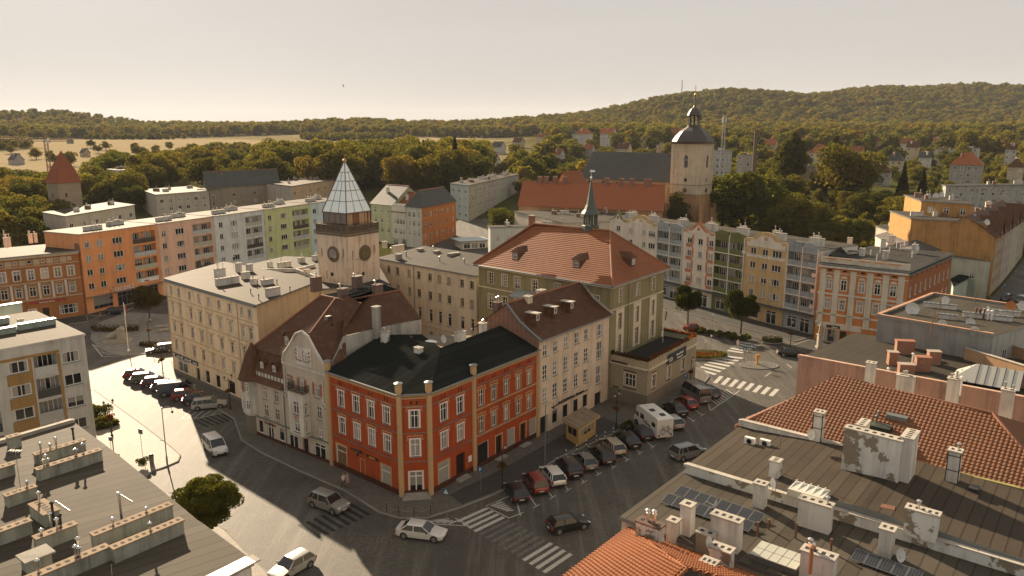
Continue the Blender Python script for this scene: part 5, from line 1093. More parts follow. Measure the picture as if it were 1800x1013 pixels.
def kamienica():
    P0, P1, P2 = g((56.9,136.9)), g((67.4,127.0)), g((85.6,146.3)); P0 = g((55.7,135.8)); P3 = P2+(P0-P1); Ze = 14.2
    b = B('striped_tenement', 'white and orange banded tenement with five window bays and flat grey roof', 'building', ((P0.x+P2.x)/2, (P0.y+P2.y)/2, 0))
    OR = stucco('bay_orange', (.50,.20,.07), .1); WH = stucco('banded_white', (.60,.54,.44), .08, streak=.25); w = S(2, (.66,), .07, .16, sur=(.14, WH), sill=WH); wo = dict(w, hood=('arch', WH)); wq = dict(w, hood=('bar', WH))
    us = [U(P0, P1, x, 500, 10) for x in (1457, 1483, 1515, 1543, 1571)]; L = (P1-P0).length
    sp_ = [us[0]-.95]+[(us[k]+us[k+1])/2 for k in range(4)]+[us[4]+1.2]
    ops = grid(us, [(10.0, .95, 1.85, wo), (6.4, .95, 1.85, wq)]) + [(2.9, .3, 2.5, 2.4, SHOPP), (5.0, .1, 1.1, 2.5, DOOR), (9.5, .1, 1.5, 2.2, DOOR), (12.5, .6, 2.0, 2.0, SHOPW)] + [(u, 13.35, .75, .3, 'hole') for u in us]
    b.wall(P0, P1, 0, Ze, OR, ops)
    for k in range(6):
        wd = 1.0 if k in (0, 5) else (us[1]-us[0])*.40; m = MB(WH); u = sp_[k]-(0.15 if k == 0 else 0)
        for r in range(24): m.obox(b.fpt(max(.5, min(L-.55, u)), 3.95+r*.405, .05), b.ft(), wd, .1, .375)
        b.part('banded_pilaster', m)
    for v, h, dd in ((3.55, .35, .14), (5.3, .3, .1), (9.05, .3, .14), (12.95, .14, .12), (14.0, .3, .55)): b.band(v, h, dd, WH, name='cornice')
    b.band(0, .45, .07, PLINTH, name='plinth'); b.board(L*.52, .46, L*.9, .02, WH)
    m = MB(WH); m.obox(b.fpt(L*.28, 2.85, .03), b.ft(), L*.52, .06, .68); b.part('shop_fascia', m); b.board(3.2, 2.95, 2.4, .5, BLACK, .1); b.sign('Gabinet', 3.5, 3.06, .32, TEXTW, .12)
    b.band(14.3, 1.55, .06, WH, name='attic_wall', sub=.3)
    for k in range(5): b.board(us[k], 15.5, 1.9, .16, OR, .05, 'attic_panel')
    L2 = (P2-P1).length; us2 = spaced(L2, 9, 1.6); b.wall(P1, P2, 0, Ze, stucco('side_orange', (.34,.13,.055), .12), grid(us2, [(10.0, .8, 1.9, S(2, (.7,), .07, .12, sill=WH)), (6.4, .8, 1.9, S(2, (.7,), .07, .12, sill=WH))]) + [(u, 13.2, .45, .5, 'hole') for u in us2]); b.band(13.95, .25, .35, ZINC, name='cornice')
    b.wall(P2, P3, 0, Ze, OR); b.wall(P3, P0, 0, Ze, OR)
    b.flat_roof([P0, P1, P2, P3], Ze+.5, bitumen('kamienica_felt', (.085,.08,.07), 43, 1.2), .3, .25)
    m = MB(DARKF); z = Ze+.5; m.poly([v3(P0, z+.02), v3(P0.lerp(P1, .45), z+.02), v3(P0.lerp(P3, .35), z+1.9)]); m.poly([v3(P0.lerp(P1, .45), z+.02), v3(P0.lerp(P3, .5), z+.02), v3(P0.lerp(P3, .35), z+1.9)]); b.part('roof_hip', m)
    for x, y, l, h in ((1515, 450, .9, 1.4), (1556, 456, 1.0, 1.5), (1552, 436, .8, 1.8), (1607, 446, 1.5, 1.7), (1493, 433, .8, 1.7), (1568, 425, 1.6, 1.2)): p = at(x, y, z); b.chimney(p.x, p.y, z, l, .8, h, 43, WPLASTER, 2, pots=1 if l > 1 else 0)
    for x, y in ((1530, 450), (1541, 458), (1547, 445), (1576, 434), (1582, 440), (1590, 430), (1563, 446), (1603, 453)): b.pipe(at(x, y, z), 1.2, .09, WHITE, False)
    b.dish(at(1612, 440, z+1.2), 150, .6); p = at(1503, 443, z+.6); m = MB(ZINC, GLASS); m.obox(p, az_vec(130), 2.2, .8, .25); b.part('roof_light', m)
kamienica()
def slab3(name, label, Lp, Fp, Rp, z0, Ze, ml, mr, left=None, right=None, roof='flat', rm=None, rh=4.0, chim=3, group=None, over=.25, cat='building', ridge_along='R'):
    """house on a parallelogram: left, front and right corner; left/right = list of openings for the two faces seen"""
    Lp, Fp, Rp = g(Lp), g(Fp), g(Rp); K = Lp+Rp-Fp; c = (Lp+Rp)/2; b = B(name, label, cat, (c.x, c.y, z0), group)
    def ops(spec, a, d):
        o = []; W_ = (d-a).length
        for (n, v, w, h, st) in (spec or []):
            for u in spaced(W_, n, min(2.2, W_*.2)): o.append((u, v, min(w, W_/n*.8), h, st))
        return o
    zb = z0-2.5
    def wl(a, d, m, spec, gable=None): b.wall(a, d, zb, Ze, m, [(u, v+z0-zb, w, h, s) for u, v, w, h, s in ops(spec, a, d)], gable=gable)
    zr = Ze+rh; gl = gr = None; W1, W2 = (Fp-Lp).length, (Rp-Fp).length
    if roof == 'gable':
        if ridge_along == 'R': gl = [(0, Ze), (W1/2, zr), (W1, Ze)]
        else: gr = [(0, Ze), (W2/2, zr), (W2, Ze)]
    wl(Lp, Fp, ml, left, gl); wl(Fp, Rp, mr, right, gr); wl(Rp, K, ml, None, gl); wl(K, Lp, mr, None, gr)
    if roof == 'flat': b.flat_roof([Lp, Fp, Rp, K], Ze+.2, rm or GREYF, over, .25)
    else:
        o = [Vector((p.x, p.y, Ze)) for p in grow([Lp, Fp, Rp, K], over+.15)]
        if roof == 'gable':
            if ridge_along == 'R': a, d = (o[0]+o[1])/2, (o[2]+o[3])/2; pl = [[o[1], o[2], 1, 0], [o[3], o[0], 0, 1]]
            else: a, d = (o[1]+o[2])/2, (o[3]+o[0])/2; pl = [[o[2], o[3], 1, 0], [o[0], o[1], 0, 1]]
            a, d = v3(a, zr), v3(d, zr)
            b.tiled([[q[0], q[1], (a, d)[q[2]], (a, d)[q[3]]] for q in pl], rm or TRED, .6, .05)
        else:
            if ridge_along == 'R': a, d = (o[0]+o[1])/2, (o[2]+o[3])/2; f = min(.45, W1/2/W2)
            else: a, d = (o[1]+o[2])/2, (o[3]+o[0])/2; f = min(.45, W2/2/W1)
            A_, D_ = v3(a.lerp(d, f), zr), v3(d.lerp(a, f), zr)
            if ridge_along == 'R': pl = [[o[0], o[1], A_], [o[1], o[2], D_, A_], [o[2], o[3], D_], [o[3], o[0], A_, D_]]
            else: pl = [[o[1], o[2], A_], [o[2], o[3], D_, A_], [o[3], o[0], D_], [o[0], o[1], A_, D_]]
            b.tiled(pl, rm or TRED, .6, .05); a, d = A_, D_
        b.ridge([a+Vector((0,0,.05)), d+Vector((0,0,.05))], TCAP, .18, .9)
    rr = random.Random(len(label)*7+int(c.x)); dz = 0 if roof == 'flat' else rh*.55
    for k in range(chim): p = Fp.lerp(Rp, rr.uniform(.15, .85))+(Lp-Fp)*rr.uniform(.3, .7); b.chimney(p.x, p.y, Ze+.2+dz, rr.choice((1.0, 1.6, 2.8)) if roof == 'flat' else .9, .7, 1.0 if roof == 'flat' else 1.8, rr.choice((20, 110)), WPLASTER if rr.random() < .6 else BRK, 3, pots=1 if roof == 'flat' else 0)
    return b
def background():
    W2s, W3s = S(2, (), .08, .12), S(3, (), .08, .12); W2t = S(2, (.68,), .09, .12)
    def q(*c): return [at(*p) for p in c]
    GB, DG = stucco('grey_beige_flat', (.46,.41,.34), .1), stucco('drab_flat', (.30,.25,.19), .12); PCH = stucco('peach_flat', (.55,.39,.24), .08)
    rows = lambda n, z=(9.8, 6.9, 4.0, 1.2), st=W2s, w=1.5, h=1.4: [(n, v, w, h, st) for v in z]
    slab3('apartment_block', 'low off-white block of flats with roof huts beside the old brick topped tower', *q((75,374,13.5), (115,381,13.5), (236,361,13.5)), 0, 13.5, GB, GB, None, rows(6), chim=5, rm=GREYF2)
    slab3('apartment_block', 'grey beige block of flats with slate gabled house behind it', *q((248,334,14), (274,343,14), (367,336,14)), 1, 14, GB, GB, None, rows(6), chim=4, rm=GREYF2)
    a = at(367,336,14); slab3('apartment_block', 'drab brown block adjoining the grey beige flats', a+Vector((-6,4,0)), a+Vector((.2,.4,0)), a+Vector((9,28,0)), 1, 14.3, DG, DG, None, rows(4), chim=3, rm=GREYF2)
    slab3('apartment_block', 'pale peach block of flats in front of the park trees', *q((465,322,15.5), (513,328,15.5), (588,316,15.5)), 2, 15.5, GB, PCH, None, rows(6), chim=6, rm=GREYF2)
    slab3('manor_house', 'stone gabled house with dark slate roof beneath the park trees', Vector((-128,318,0)), Vector((-122,306,0)), Vector((-100,330,0)), 3, 15, DG, DG, [(2, 6, 1, 1.5, W2s)], rows(4, (8, 5)), 'gable', TDARK, 6, 2)
    slab3('modern_villa', 'white flat roofed villa half hidden in the park trees', *[v3(p, 0) for p in (at_y(188, 300, 360), at_y(210, 305, 350), at_y(246, 303, 362))], 6, 19.5, WPLASTER, WPLASTER, None, rows(3, (9, 5.5), W3s, 2.2), chim=4)
    # trio of tall houses and the pastel row behind the tower
    z = 13.6; L0, F0, R0 = at(652, 358, z), at(741, 366, z), at(801, 354, z); dv = (F0-L0); GRNW = stucco('pale_green_house', (.43,.43,.28), .08); WHH = stucco('white_house', (.55,.52,.45), .08); ORG = stucco('brick_orange_house', (.48,.19,.065), .08)
    m_ = L0+dv*.43; back = (R0-F0)*.9
    slab3('town_house', 'narrow pale green town house with dark roof left of the white one', L0+back, L0, m_, 0, z, GRNW, GRNW, None, rows(3, (10.9, 7.6, 4.4), W2t, 1.1, 1.7), 'gable', TDARK, 5.5, 2, ridge_along='R')
    b = slab3('town_house', 'white town house with gabled dormers between green and orange houses', m_+back, m_, F0.lerp(L0, .3), 0, z-2, WHH, WHH, None, rows(4, (7.6, 4.4), W2t, 1.1, 1.8)+[(2, .3, 2.6, 2.6, SHOPW)], 'gable', TRED, 5.5, 2, ridge_along='R')
    for k in range(4):
        p = m_.lerp(F0.lerp(L0, .3), (k+.5)/4); t_ = (F0-m_).normalized(); n_ = Vector((t_.y, -t_.x, 0)); n_ = n_ if n_.y < 0 else -n_
        m = MB(WHH); m.obox(Vector((p.x, p.y, z-2.1))-n_*.6, t_, 1.7, 1.3, 1.9); o = b.part('dormer', m); m = MB(WHH); c = Vector((p.x, p.y, z-.2)); m.poly([c-t_*.95+n_*.08, c+t_*.95+n_*.08, c+n_*.08+Vector((0,0,.9))]); m.poly([c-t_*.95+n_*.08, c+n_*.08+Vector((0,0,.9)), c-n_*2+Vector((0,0,.9)), c-t_*.95-n_*2]); m.poly([c+n_*.08+Vector((0,0,.9)), c+t_*.95+n_*.08, c+t_*.95-n_*2, c-n_*2+Vector((0,0,.9))]); b.part('dormer_roof', m, o)
        place_window(b.root, b.o, Vector((p.x, p.y, z-1.7))+n_*.14, t_, n_, W2t, 1.0, 1.3)
    b = slab3('town_house', 'brick orange corner house with dark hipped roof and white window frames', F0+(L0-F0)*.295, F0, R0, 0, z, WHH, ORG, rows(3, (10.4, 7.6, 4.4), W2t, 1.1, 1.7), rows(6, (10.4, 6.9, 3.3, .7), S(2, (.68,), .09, .12, sur=(.14, ORG)), 1.1, 1.8), 'hip', TDARK, 5.0, 2)
    b.band(6.0, .15, .1, WHH) 
    lil, gre, blu = stucco('lilac_flat', (.42,.38,.35), .08), stucco('mint_flat', (.42,.42,.32), .08), stucco('light_blue_flat', (.42,.46,.45), .08)
    F1, L1, R1 = at(823, 327, 17), at(742, 317, 17), at(912, 307, 17); cs = [gre, lil, gre, lil]; nm = ['mint grey section nearest the orange corner house', 'lilac section second in the pastel row', 'pale green section third in the pastel row', 'dusty lilac end section of the pastel row']
    back = (L1-F1).normalized()*14
    for k in range(4):
        a, c = F1.lerp(R1, k/4), F1.lerp(R1, (k+1)/4); slab3('apartment_block', 'five storey flats, '+nm[k], a+back, a, c, 1, 17, blu if k == 0 else cs[k], cs[k], [(3, v, 1.3, 1.3, W2s) for v in (13, 10, 7, 4)] if k == 0 else None, [(5, v, 1.3, 1.3, W2s) for v in (13, 10.1, 7.2, 4.3, 1.4)], chim=4, rm=GREYF2)
    # flat roofs between the pastel row and the monastery
    BW = stucco('bluish_white', (.52,.53,.48), .08)
    slab3('school_hall', 'bluish white hall with flat dark roof and dentil cornice behind the tiled town hall roof', at(858, 398, 10.5), at(862, 400, 10.5)+Vector((0,-1,0)), at(1000, 396, 10.5)+Vector((6,0,0)), 0, 10.5, BW, BW, None, [(9, 6.4, 1.1, 1.8, W2t), (9, 2.0, 1.1, 1.8, W2t)], chim=5)
    slab3('flat_roofed_hall', 'long low hall with flat grey felt roof and vents before the monastery', at(905, 377, 12)+Vector((0,8,0)), at(990, 392, 12), at(1160, 388, 12), 0, 12, GB, GB, None, [(8, 8, 1.2, 1.5, W2t)], chim=7)
    p = at(830, 437, 0); b = slab3('snack_pavilion', 'small white pavilion with sloping pale tin canopy and glass front', at(800, 437, 0), at(812, 442, 0), at(857, 440, 0), 0, 3.2, WPLASTER, WPLASTER, None, [(3, .8, 2.0, 1.7, SHOPW)], chim=0, rm=paint('pale_tin', (.45,.5,.5), .4, .4), over=1.2)
    # right of the striped tenement
    OC = stucco('ochre_fire_wall', (.42,.235,.085), .12, streak=.3)
    b = slab3('ochre_tenement', 'tall ochre rendered house with bare fire wall and dishes on flat roof', at(1600, 384, 17)+Vector((3,16,0)), at(1602, 385, 17), at(1735, 392, 17), 0, 17, OC, OC, None, None, chim=8); 
    for x, y in ((1735, 395), (1690, 380), (1680, 372)): b.dish(at(x, y, 17.3), 170, .7)
    b2 = slab3('ochre_penthouse', 'ochre set-back top storey with two white windows and dish antennas', at(1612, 352, 20.5)+Vector((4,14,0)), at(1620, 354, 20.5), at(1712, 360, 20.5), 12, 20.5, OC, OC, None, [(3, 5.8, 1.2, 1.5, W2t)], chim=4); b2.dish(at(1645, 348, 20.6), 200, .8); b2.dish(at(1655, 347, 20.6), 160, .8)
    F = at(1738, 522, 0)+Vector((0,0,0)); dirs = az_vec(40); fc = [('tan', (.36,.25,.15)), ('pink grey', (.42,.33,.27)), ('cream', (.48,.42,.30)), ('buff', (.40,.34,.24))]; p = v3(F, 0)
    for k, (cn, cc) in enumerate(fc):
        e = p+dirs*13; mt = stucco('street_'+cn.replace(' ', '_'), cc, .12); b = slab3('street_house', '%s street house with steep dark gable facing the side street' % cn, p+az_vec(-50)*13, p, e, 0, 13.8, OC if k == 0 else mt, mt, None, [(5, v, 1.1, 1.8, W2t) for v in (10.4, 7.2, 4.0, .9)], 'gable', TBROWN, 4.5, 2, ridge_along='R'); p = e
        c = (p+e)/2-dirs*6.5; m = MB(mt); t_ = dirs; n_ = az_vec(130); c = p-dirs*6.5; m.poly([c-t_*2.6+n_*.02+Vector((0,0,13.8)), c+t_*2.6+n_*.02+Vector((0,0,13.8)), c+n_*.02+Vector((0,0,18))]); b.part('street_gable', m); m = MB(TBROWN); pk = c+Vector((0,0,18.2))
        for s_ in (-1, 1): m.poly([c+t_*(3*s_)+n_*.4+Vector((0,0,13.5)), pk+n_*.4, pk-n_*5, c+t_*(3*s_)-n_*2+Vector((0,0,14))])
        b.part('gable_roof', m)
    MI = stucco('mint_wall', (.42,.45,.36), .1); slab3('mint_house', 'pale mint side wing with one window below the ochre fire wall', at(1680, 452, 9)+Vector((-2,3,0)), at(1682, 453, 9), at(1741, 461, 9), 0, 9, MI, MI, None, [(1, 4.6, 1.0, 1.2, W2t)], chim=0, rm=DARKF); slab3('mint_lean_to', 'low mint outbuilding with black felt roof beside striped tenement', at(1672, 492, 5.0), at(1676, 505, 5.0), at(1702, 490, 5.0), 0, 5.0, MI, MI, None, [(2, 2.2, .9, 1.4, W2t)], chim=0, rm=DARKF)
    slab3('slate_roofed_wing', 'white wing under a grey slate hip between striped and ochre houses', at(1585, 428, 10)+Vector((0,14,0)), at(1600, 446, 10), at(1722, 430, 10), 0, 10, WPLASTER, WPLASTER, None, [(4, 7.6, .7, .7, W2s)], 'hip', tiles('weathered_slate', (.11,.10,.095), moss=.3), 5, 1)
    slab3('beige_outbuilding', 'small round cornered beige outbuilding beside the monastery garden', at(1540, 398, 10), at(1560, 405, 10), at(1602, 398, 10), 0, 10, GB, GB, chim=2)
    GW = stucco('worn_grey_wall', (.40,.38,.33), .12, patch=.06, patchcol=(.25,.22,.19)); slab3('worn_mill_building', 'large worn grey industrial building with small dark windows', at_y(1655, 330, 268), at_y(1662, 336, 262), at_y(1830, 334, 268), 6, 19, GW, GW, None, [(9, 9.5, 1.1, 1.2, W2s), (7, 5.0, .8, 1.4, W2s)], chim=3)
background()
def monastery_and_church():
    BR = stucco('church_ochre', (.42,.25,.125), .12, streak=.25); CRM = stucco('church_cream', (.54,.45,.32), .1, streak=.25); STN = stucco('church_greige', (.36,.29,.20), .12)
    MR = tiles('monastery_tile', (.33,.105,.042), moss=.15, var=.2)
    z = 13.2; Lw, Fw, Rw = at(910, 360, z)+Vector((4,14,0)), at(912, 362, z), at(1165, 372, z)
    b = slab3('monastery_wing', 'long low monastery range with steep red tiled roof and brick chimneys', Lw, Fw, Rw, 0, z, BR, BR, None, [(9, 9, .8, 1.2, WB2)], 'gable', MR, 7.5, 0, ridge_along='R')
    for k, x in enumerate((943, 955, 972, 990, 1066, 1092, 1110, 1135, 1140)): p = Fw.lerp(Rw, (x-912)/253)+(Lw-Fw)*.47; b.chimney(p.x, p.y, z+6.6, 1.5, 1.0, 2.6, 120, BRK, 2, BRK)
    # church nave
    P0, P1 = Vector((25.5,286,0)), Vector((54.5,262.5,0)); d = (P1-P0).normalized(); nb = Vector((-d.y, d.x, 0)); ch = B('church', 'gothic church nave with dark slate roof and pointed windows', 'church', (45,280,4))
    arch = S(2, (.6,), .08, .35, fm=STN, glass=GLASS_D); Q1, Q0 = P1+nb*17, P0+nb*17; L = (P1-P0).length
    ch.wall(P0, P1, 0, 20.6, STN, [(u, 14.2, 1.5, 4.6, arch) for u in spaced(L, 6, 4)], name='wall'); top = [(0, 20.6), (8.5, 29.6), (17, 20.6)]
    for u in spaced(L, 6, 4):
        m = MB(GLASS_D); c = ch.fpt(u, 18.8, .03); m.tube(c, c+ch.fn()*.03, .75, .75, 14); ch.part('pointed_head', m)
    for u in spaced(L, 7, 1.2): m = MB(STN); m.obox(ch.fpt(u, 0, .6), ch.ft(), .9, 1.6, 18.5, taper=.8); ch.part('buttress', m)
    ch.wall(P1, Q1, 0, 20.6, BR, [(8.5, 17, .9, 2.5, WB1)], gable=top); ch.wall(Q1, Q0, 0, 20.6, STN); ch.wall(Q0, P0, 0, 20.6, STN, gable=top)
    e = .6; ra, rb = v3(P0+nb*8.5-d*.3, 29.8), v3(P1+nb*8.5+d*.3, 29.8); ch.tiled([[v3(P0-nb*e-d*.3, 20.2), v3(P1-nb*e+d*.3, 20.2), rb, ra], [v3(Q1+nb*e+d*.3, 20.2), v3(Q0+nb*e-d*.3, 20.2), ra, rb]], TDARK, .5, .03); 
    # side chapel
    slab3('church_chapel', 'small brick gabled chapel against the church nave', at_y(978, 340, 262), at_y(1000, 345, 256), at_y(1030, 342, 262), 3, 19.5, BR, BR, None, None, 'gable', TRED, 4.5, 0)
    # tower
    s = 10.6; c0 = Vector((59.6, 243.0)); tl, tr = g(az_vec(130)), g(az_vec(40)); f = c0; l = f-tl*s; r = f+tr*s*.8; k = r-tl*s; t = B('church_tower', 'cream and ochre church tower with dark bell roof, lantern and cross', 'tower', ((l.x+r.x)/2, (l.y+r.y)/2, 2)); ww = S(1, (), .1, .3, fm=STN, glass=GLASS_D)
    for a, c in ((l, f), (f, r), (r, k), (k, l)):
        W_ = (c-a).length; t.wall(a, c, 0, 17.6, BR, [(W_/2, 10, .6, 1.6, ww)]); t.wall(a, c, 17.6, 34.0, CRM, [(W_/2, 8.4, 1.35, 3.4, ww), (W_/2, 3.9, 1.2, 1.2, ww)]); 
        m = MB(GLASS_D); q = t.fpt(W_/2, 11.7, .03); m.tube(q, q+t.fn()*.03, .67, n=14); t.part('arched_head', m); m = MB(BROWN); q = t.fpt(W_/2, 1.2, .03); m.tube(q, q+t.fn()*.05, .75, n=16); t.part('clock_face', m)
        t.band(2.9, .25, .18, STN, name='cornice'); t.band(-.1, .25, .18, STN, name='cornice'); t.band(15.9, .5, .5, BROWN, name='cornice')
        for u in (.6, W_-.6): t.band(3.2, 12.7, .12, CRM, u-.5, u+.5, 'corner_pilaster')
    for p, o in ((l, tl*-1-tr), (f, tl-tr), (r, tl+tr)): m = MB(BR); q = p+o*.5; m.obox((q.x, q.y, 0), (o.x, o.y), 2.4, 1.2, 14.5, taper=.75); t.part('buttress', m)
    c = (l+r)/2; m = MB(paint('dark_copper', (.06,.05,.042), .5, .3, var=.3)); dk = m.mats[0]; rot = math.atan2(tl.y, tl.x)+math.pi/8
    m.lathe([(6.7, 34.2), (6.5, 34.7), (5.6, 36.0), (4.2, 37.5), (2.7, 38.5), (2.0, 39.0)], (c.x, c.y, 0), 8, rot=rot); t.part('bell_roof', m); m = MB(dk)
    for i in range(8): a = 2*math.pi*i/8+rot; m.tube((c.x+1.7*math.cos(a), c.y+1.7*math.sin(a), 39), (c.x+1.7*math.cos(a), c.y+1.7*math.sin(a), 42.2), .22, n=6)
    m.lathe([(2.1, 38.9), (2.1, 39.4)], (c.x, c.y, 0), 8, rot=rot); m.lathe([(2.1, 42.1), (2.3, 42.4), (1.9, 43.4), (1.2, 44.4), (.6, 44.9), (.25, 45.5), (.14, 48.5)], (c.x, c.y, 0), 8, rot=rot); t.part('lantern', m)
    m = MB(paint('gilt', (.5,.33,.08), .3, .8)); m.lathe([(.1, 48.3), (.42, 48.8), (.1, 49.3), (.06, 52)], (c.x, c.y, 0), 8); m.obox((c.x, c.y, 50.8), (1, 0), 1.1, .1, .12); t.part('cross', m)
    # medieval tower on the far left
    c = at_y(116, 340, 262); mt = B('medieval_tower', 'old square stone tower with steep red brick pyramid roof beside low flats', 'tower', (c.x, c.y, 2)); S_ = stone('tower_stone', (.30,.24,.17), 2); s = 4.6; O = [(c.x-s, c.y-s*.6), (c.x+s*.1, c.y-s*1.1), (c.x+s, c.y+s*.3), (c.x-s*.1, c.y+s)]
    for i in range(4): mt.wall(O[i], O[(i+1) % 4], 0, 20.5, S_, [(2.5, 15.5, .6, 1.4, 'hole')])
    ap = Vector((c.x, c.y, 31)); o = [Vector((p.x, p.y, 20.3)) for p in grow(O, .35)]; mid = [p.lerp(ap, .32)+(ap-p).normalized()*0-Vector((0,0,-.9)) for p in o]
    mt.tiled([[o[i], o[(i+1) % 4], mid[(i+1) % 4], mid[i]] for i in range(4)], tiles('brick_red_tile', (.27,.08,.035), moss=.1), .5, .04); mt.tiled([[mid[i], mid[(i+1) % 4], ap] for i in range(4)], _mats['brick_red_tile'], .5, .04)
monastery_and_church()
# ------------------------------------------------------------------ roofs in the foreground
PANEL = None
def solar_material():
    m, N = new('solar_cells'); tc = N.add('TexCoord'); mp = mapping(N, tc.outputs['Object'], (6, 6, 6)); b = N.add('TexBrick', i_Scale=1.0, offset=0.0); b.inputs['Brick Width'].default_value = 1; b.inputs['Row Height'].default_value = 1; b.inputs['Mortar Size'].default_value = .05
    b.inputs['Color1'].default_value = (.008,.009,.012,1); b.inputs['Color2'].default_value = (.012,.013,.017,1); b.inputs['Mortar'].default_value = (.075,.075,.075,1); N.l(mp, b.inputs['Vector']); finish(N, b.outputs['Color'], .25, 0, .6); return m
PANEL = solar_material()
def left_roof():
    z = 11.0; pts = [(-41.97,68.56), (-55.5,50.0), (-31.0,26.0), (-16.93,44.72), (-22.0,49.45), (-22.5,49.0), (-24.0,51.3), (-34.4,61.45), (-34.95,60.9), (-36.2,63.2)]
    pts = [(-41.97,68.56), (-55.5,50.0), (-31.0,26.0), (-16.93,44.72), (-22.1,49.5), (-22.6,49.9), (-24.2,51.5), (-34.3,61.4), (-36.2,63.2)]
    b = B('felt_roofed_block', 'white walled block with wide brown felt roof and long rows of slab topped chimneys', 'building', (-38,48,0)); pts = [g(p) for p in pts]; n = len(pts)
    RF = bitumen('brown_felt', (.135,.113,.086), 52, 1.05, .65, .9)
    for k in range(n): b.wall(pts[k], pts[(k+1) % n], 0, z-.1, WPLASTER, [])
    b.flat_roof(pts, z, RF, .15, .3, CONC); b.parapet([pts[0], pts[1]], z, .28, .4, COPING, COPING); b.parapet([pts[3], pts[2]], z, .12, .9, COPING, STEEL)
    for x, y, L, D, H, az, h, pots in ((236, 935, 5.4, .62, .95, 38, 11, 2), (262, 961, 4.7, .62, .95, 38, 10, 1), (124, 826, 4.9, .62, .9, 38, 9, 5), (107, 803, 3.9, .6, .85, 38, 7, 3), (38, 882, 2.0, .65, .85, 38, 5, 1), (80, 913, 2.6, 1.0, .9, 128, 6, 1), (100, 955, 2.5, .65, .9, 38, 4, 2), (122, 1012, 4.8, .62, .9, 38, 9, 3), (26, 786, .9, .7, 1.0, 38, 2, 0), (8, 838, 1.4, .65, .85, 38, 3, 1), (-10, 960, 4.5, .62, .9, 38, 9, 2)):
        p = at(x, y, z); b.chimney(p.x, p.y, z, L, D, H, az, stucco('stack_plaster', (.34,.34,.28), .2, streak=.5), h, stucco('stack_slab', (.30,.22,.15), .2), pots)
    p = at(66, 998, z); m = MB(stucco('stack_plaster', (.34,.34,.28))); m.obox(p, az_vec(38), 1.4, 1.1, .9); o = b.part('roof_hut', m); m = MB(CONC); m.obox(p+Vector((0,0,.9)), az_vec(38), 1.8, 1.5, .12); b.part('hut_roof', m, o)
    for x, y, h in ((130, 775, 1.1), (148, 800, 1.0), (137, 822, 1.5), (110, 945, 1.6), (91, 935, 1.3), (213, 905, 1.6), (96, 925, 1.7), (141, 985, 1.5)): b.pipe(at(x, y, z), h, .085, STEEL if x % 2 else BLACK)
    m = MB(RUST); p = at(168, 975, z); m.obox(p, az_vec(60), 1.6, .8, .05); b.part('loose_sheet', m); b.aerial(at(36, 858, z), 3.4)
    for x, y in ((97, 880), (205, 865)): m = MB(GREY); a = at(x, y, z+.03); m.tube(a, a+az_vec(128)*2.5, .02, n=4); b.part('lightning_wire', m)
left_roof()
def white_block():
    P1 = g((-52.45,90.3)); P0 = along(P1, 222, 26); d = (P1-P0).normalized(); nb = Vector((-d.y, d.x)); Q1, Q0 = P1+nb*18, P0+nb*18; Z = 13.6; b = B('apartment_block', 'white and ochre block of flats with ventilated roof boxes by the square', 'building', ((P0.x+Q1.x)/2, (P0.y+Q1.y)/2, 0))
    WW = stucco('block_white', (.50,.47,.41), .1, streak=.25); OC = stucco('block_ochre', (.33,.20,.075), .1); rows = (10.6, 7.75, 4.9, 2.0); L = (P1-P0).length; ops = []
    def uu(x, v): return U(P0, P1, x, 650, v)
    w2 = S(2, (), .07, .12, sill=ZINC); bl = [PL((.46,.45,.42)), PL((.05,.045,.04)), PL((.38,.36,.32)), PL((.045,.05,.05))]
    ua, ub, uc = uu(127, 11), uu(82, 11), uu(33, 11)
    for r, v in enumerate(rows):
        ops += [(ua, v, 1.9, 1.35, w2), (ub, v-.85, 2.5, 2.45, ('loggia', bl[r], WLOG)), (uc, v, 2.0, 1.35, w2), (uc-3.6, v-.85, 2.5, 2.45, ('loggia', bl[(r+1) % 4], WLOG)), (uc-7, v, 1.9, 1.35, w2), (uc-11, v, 1.9, 1.35, w2)]
    b.wall(P0, P1, 0, Z, WW, ops)
    for r, v in enumerate(rows):        # ochre stripes between the windows
        for u in (uc, uc-7): m = MB(OC); m.obox(b.fpt(u, v-1.43, .012), b.ft(), 2.6, .05, 1.32); b.part('ochre_panel', m)
        for u in (ub-1.62, ub+1.42): m = MB(OC); m.obox(b.fpt(u, v-1.45, .014), b.ft(), .32, .05, 2.85); b.part('ochre_panel', m)
    b.band(12.1, .35, .03, OC, uc-2, ub+1.6, 'ochre_panel')
    for a, c in ((P1, Q1), (Q1, Q0), (Q0, P0)): b.wall(a, c, 0, Z, WW)
    b.flat_roof([P0, P1, Q1, Q0], Z+.2, GREYF2, .1, .25, WW); z = Z+.2
    for x, y, l in ((65, 575, 4.2), (12, 545, 3.6), (10, 587, 2.2), (0, 570, 2.0)):
        p = at(x, y, z); b.chimney(p.x, p.y, z, l, .7, .7, 40, stucco('vent_box_green', (.34,.38,.33), .2), int(l*2), ZINC)
    p = at(37, 574, z); b.chimney(p.x, p.y, z, .6, .6, .9, 40, WPLASTER, 1)
white_block()
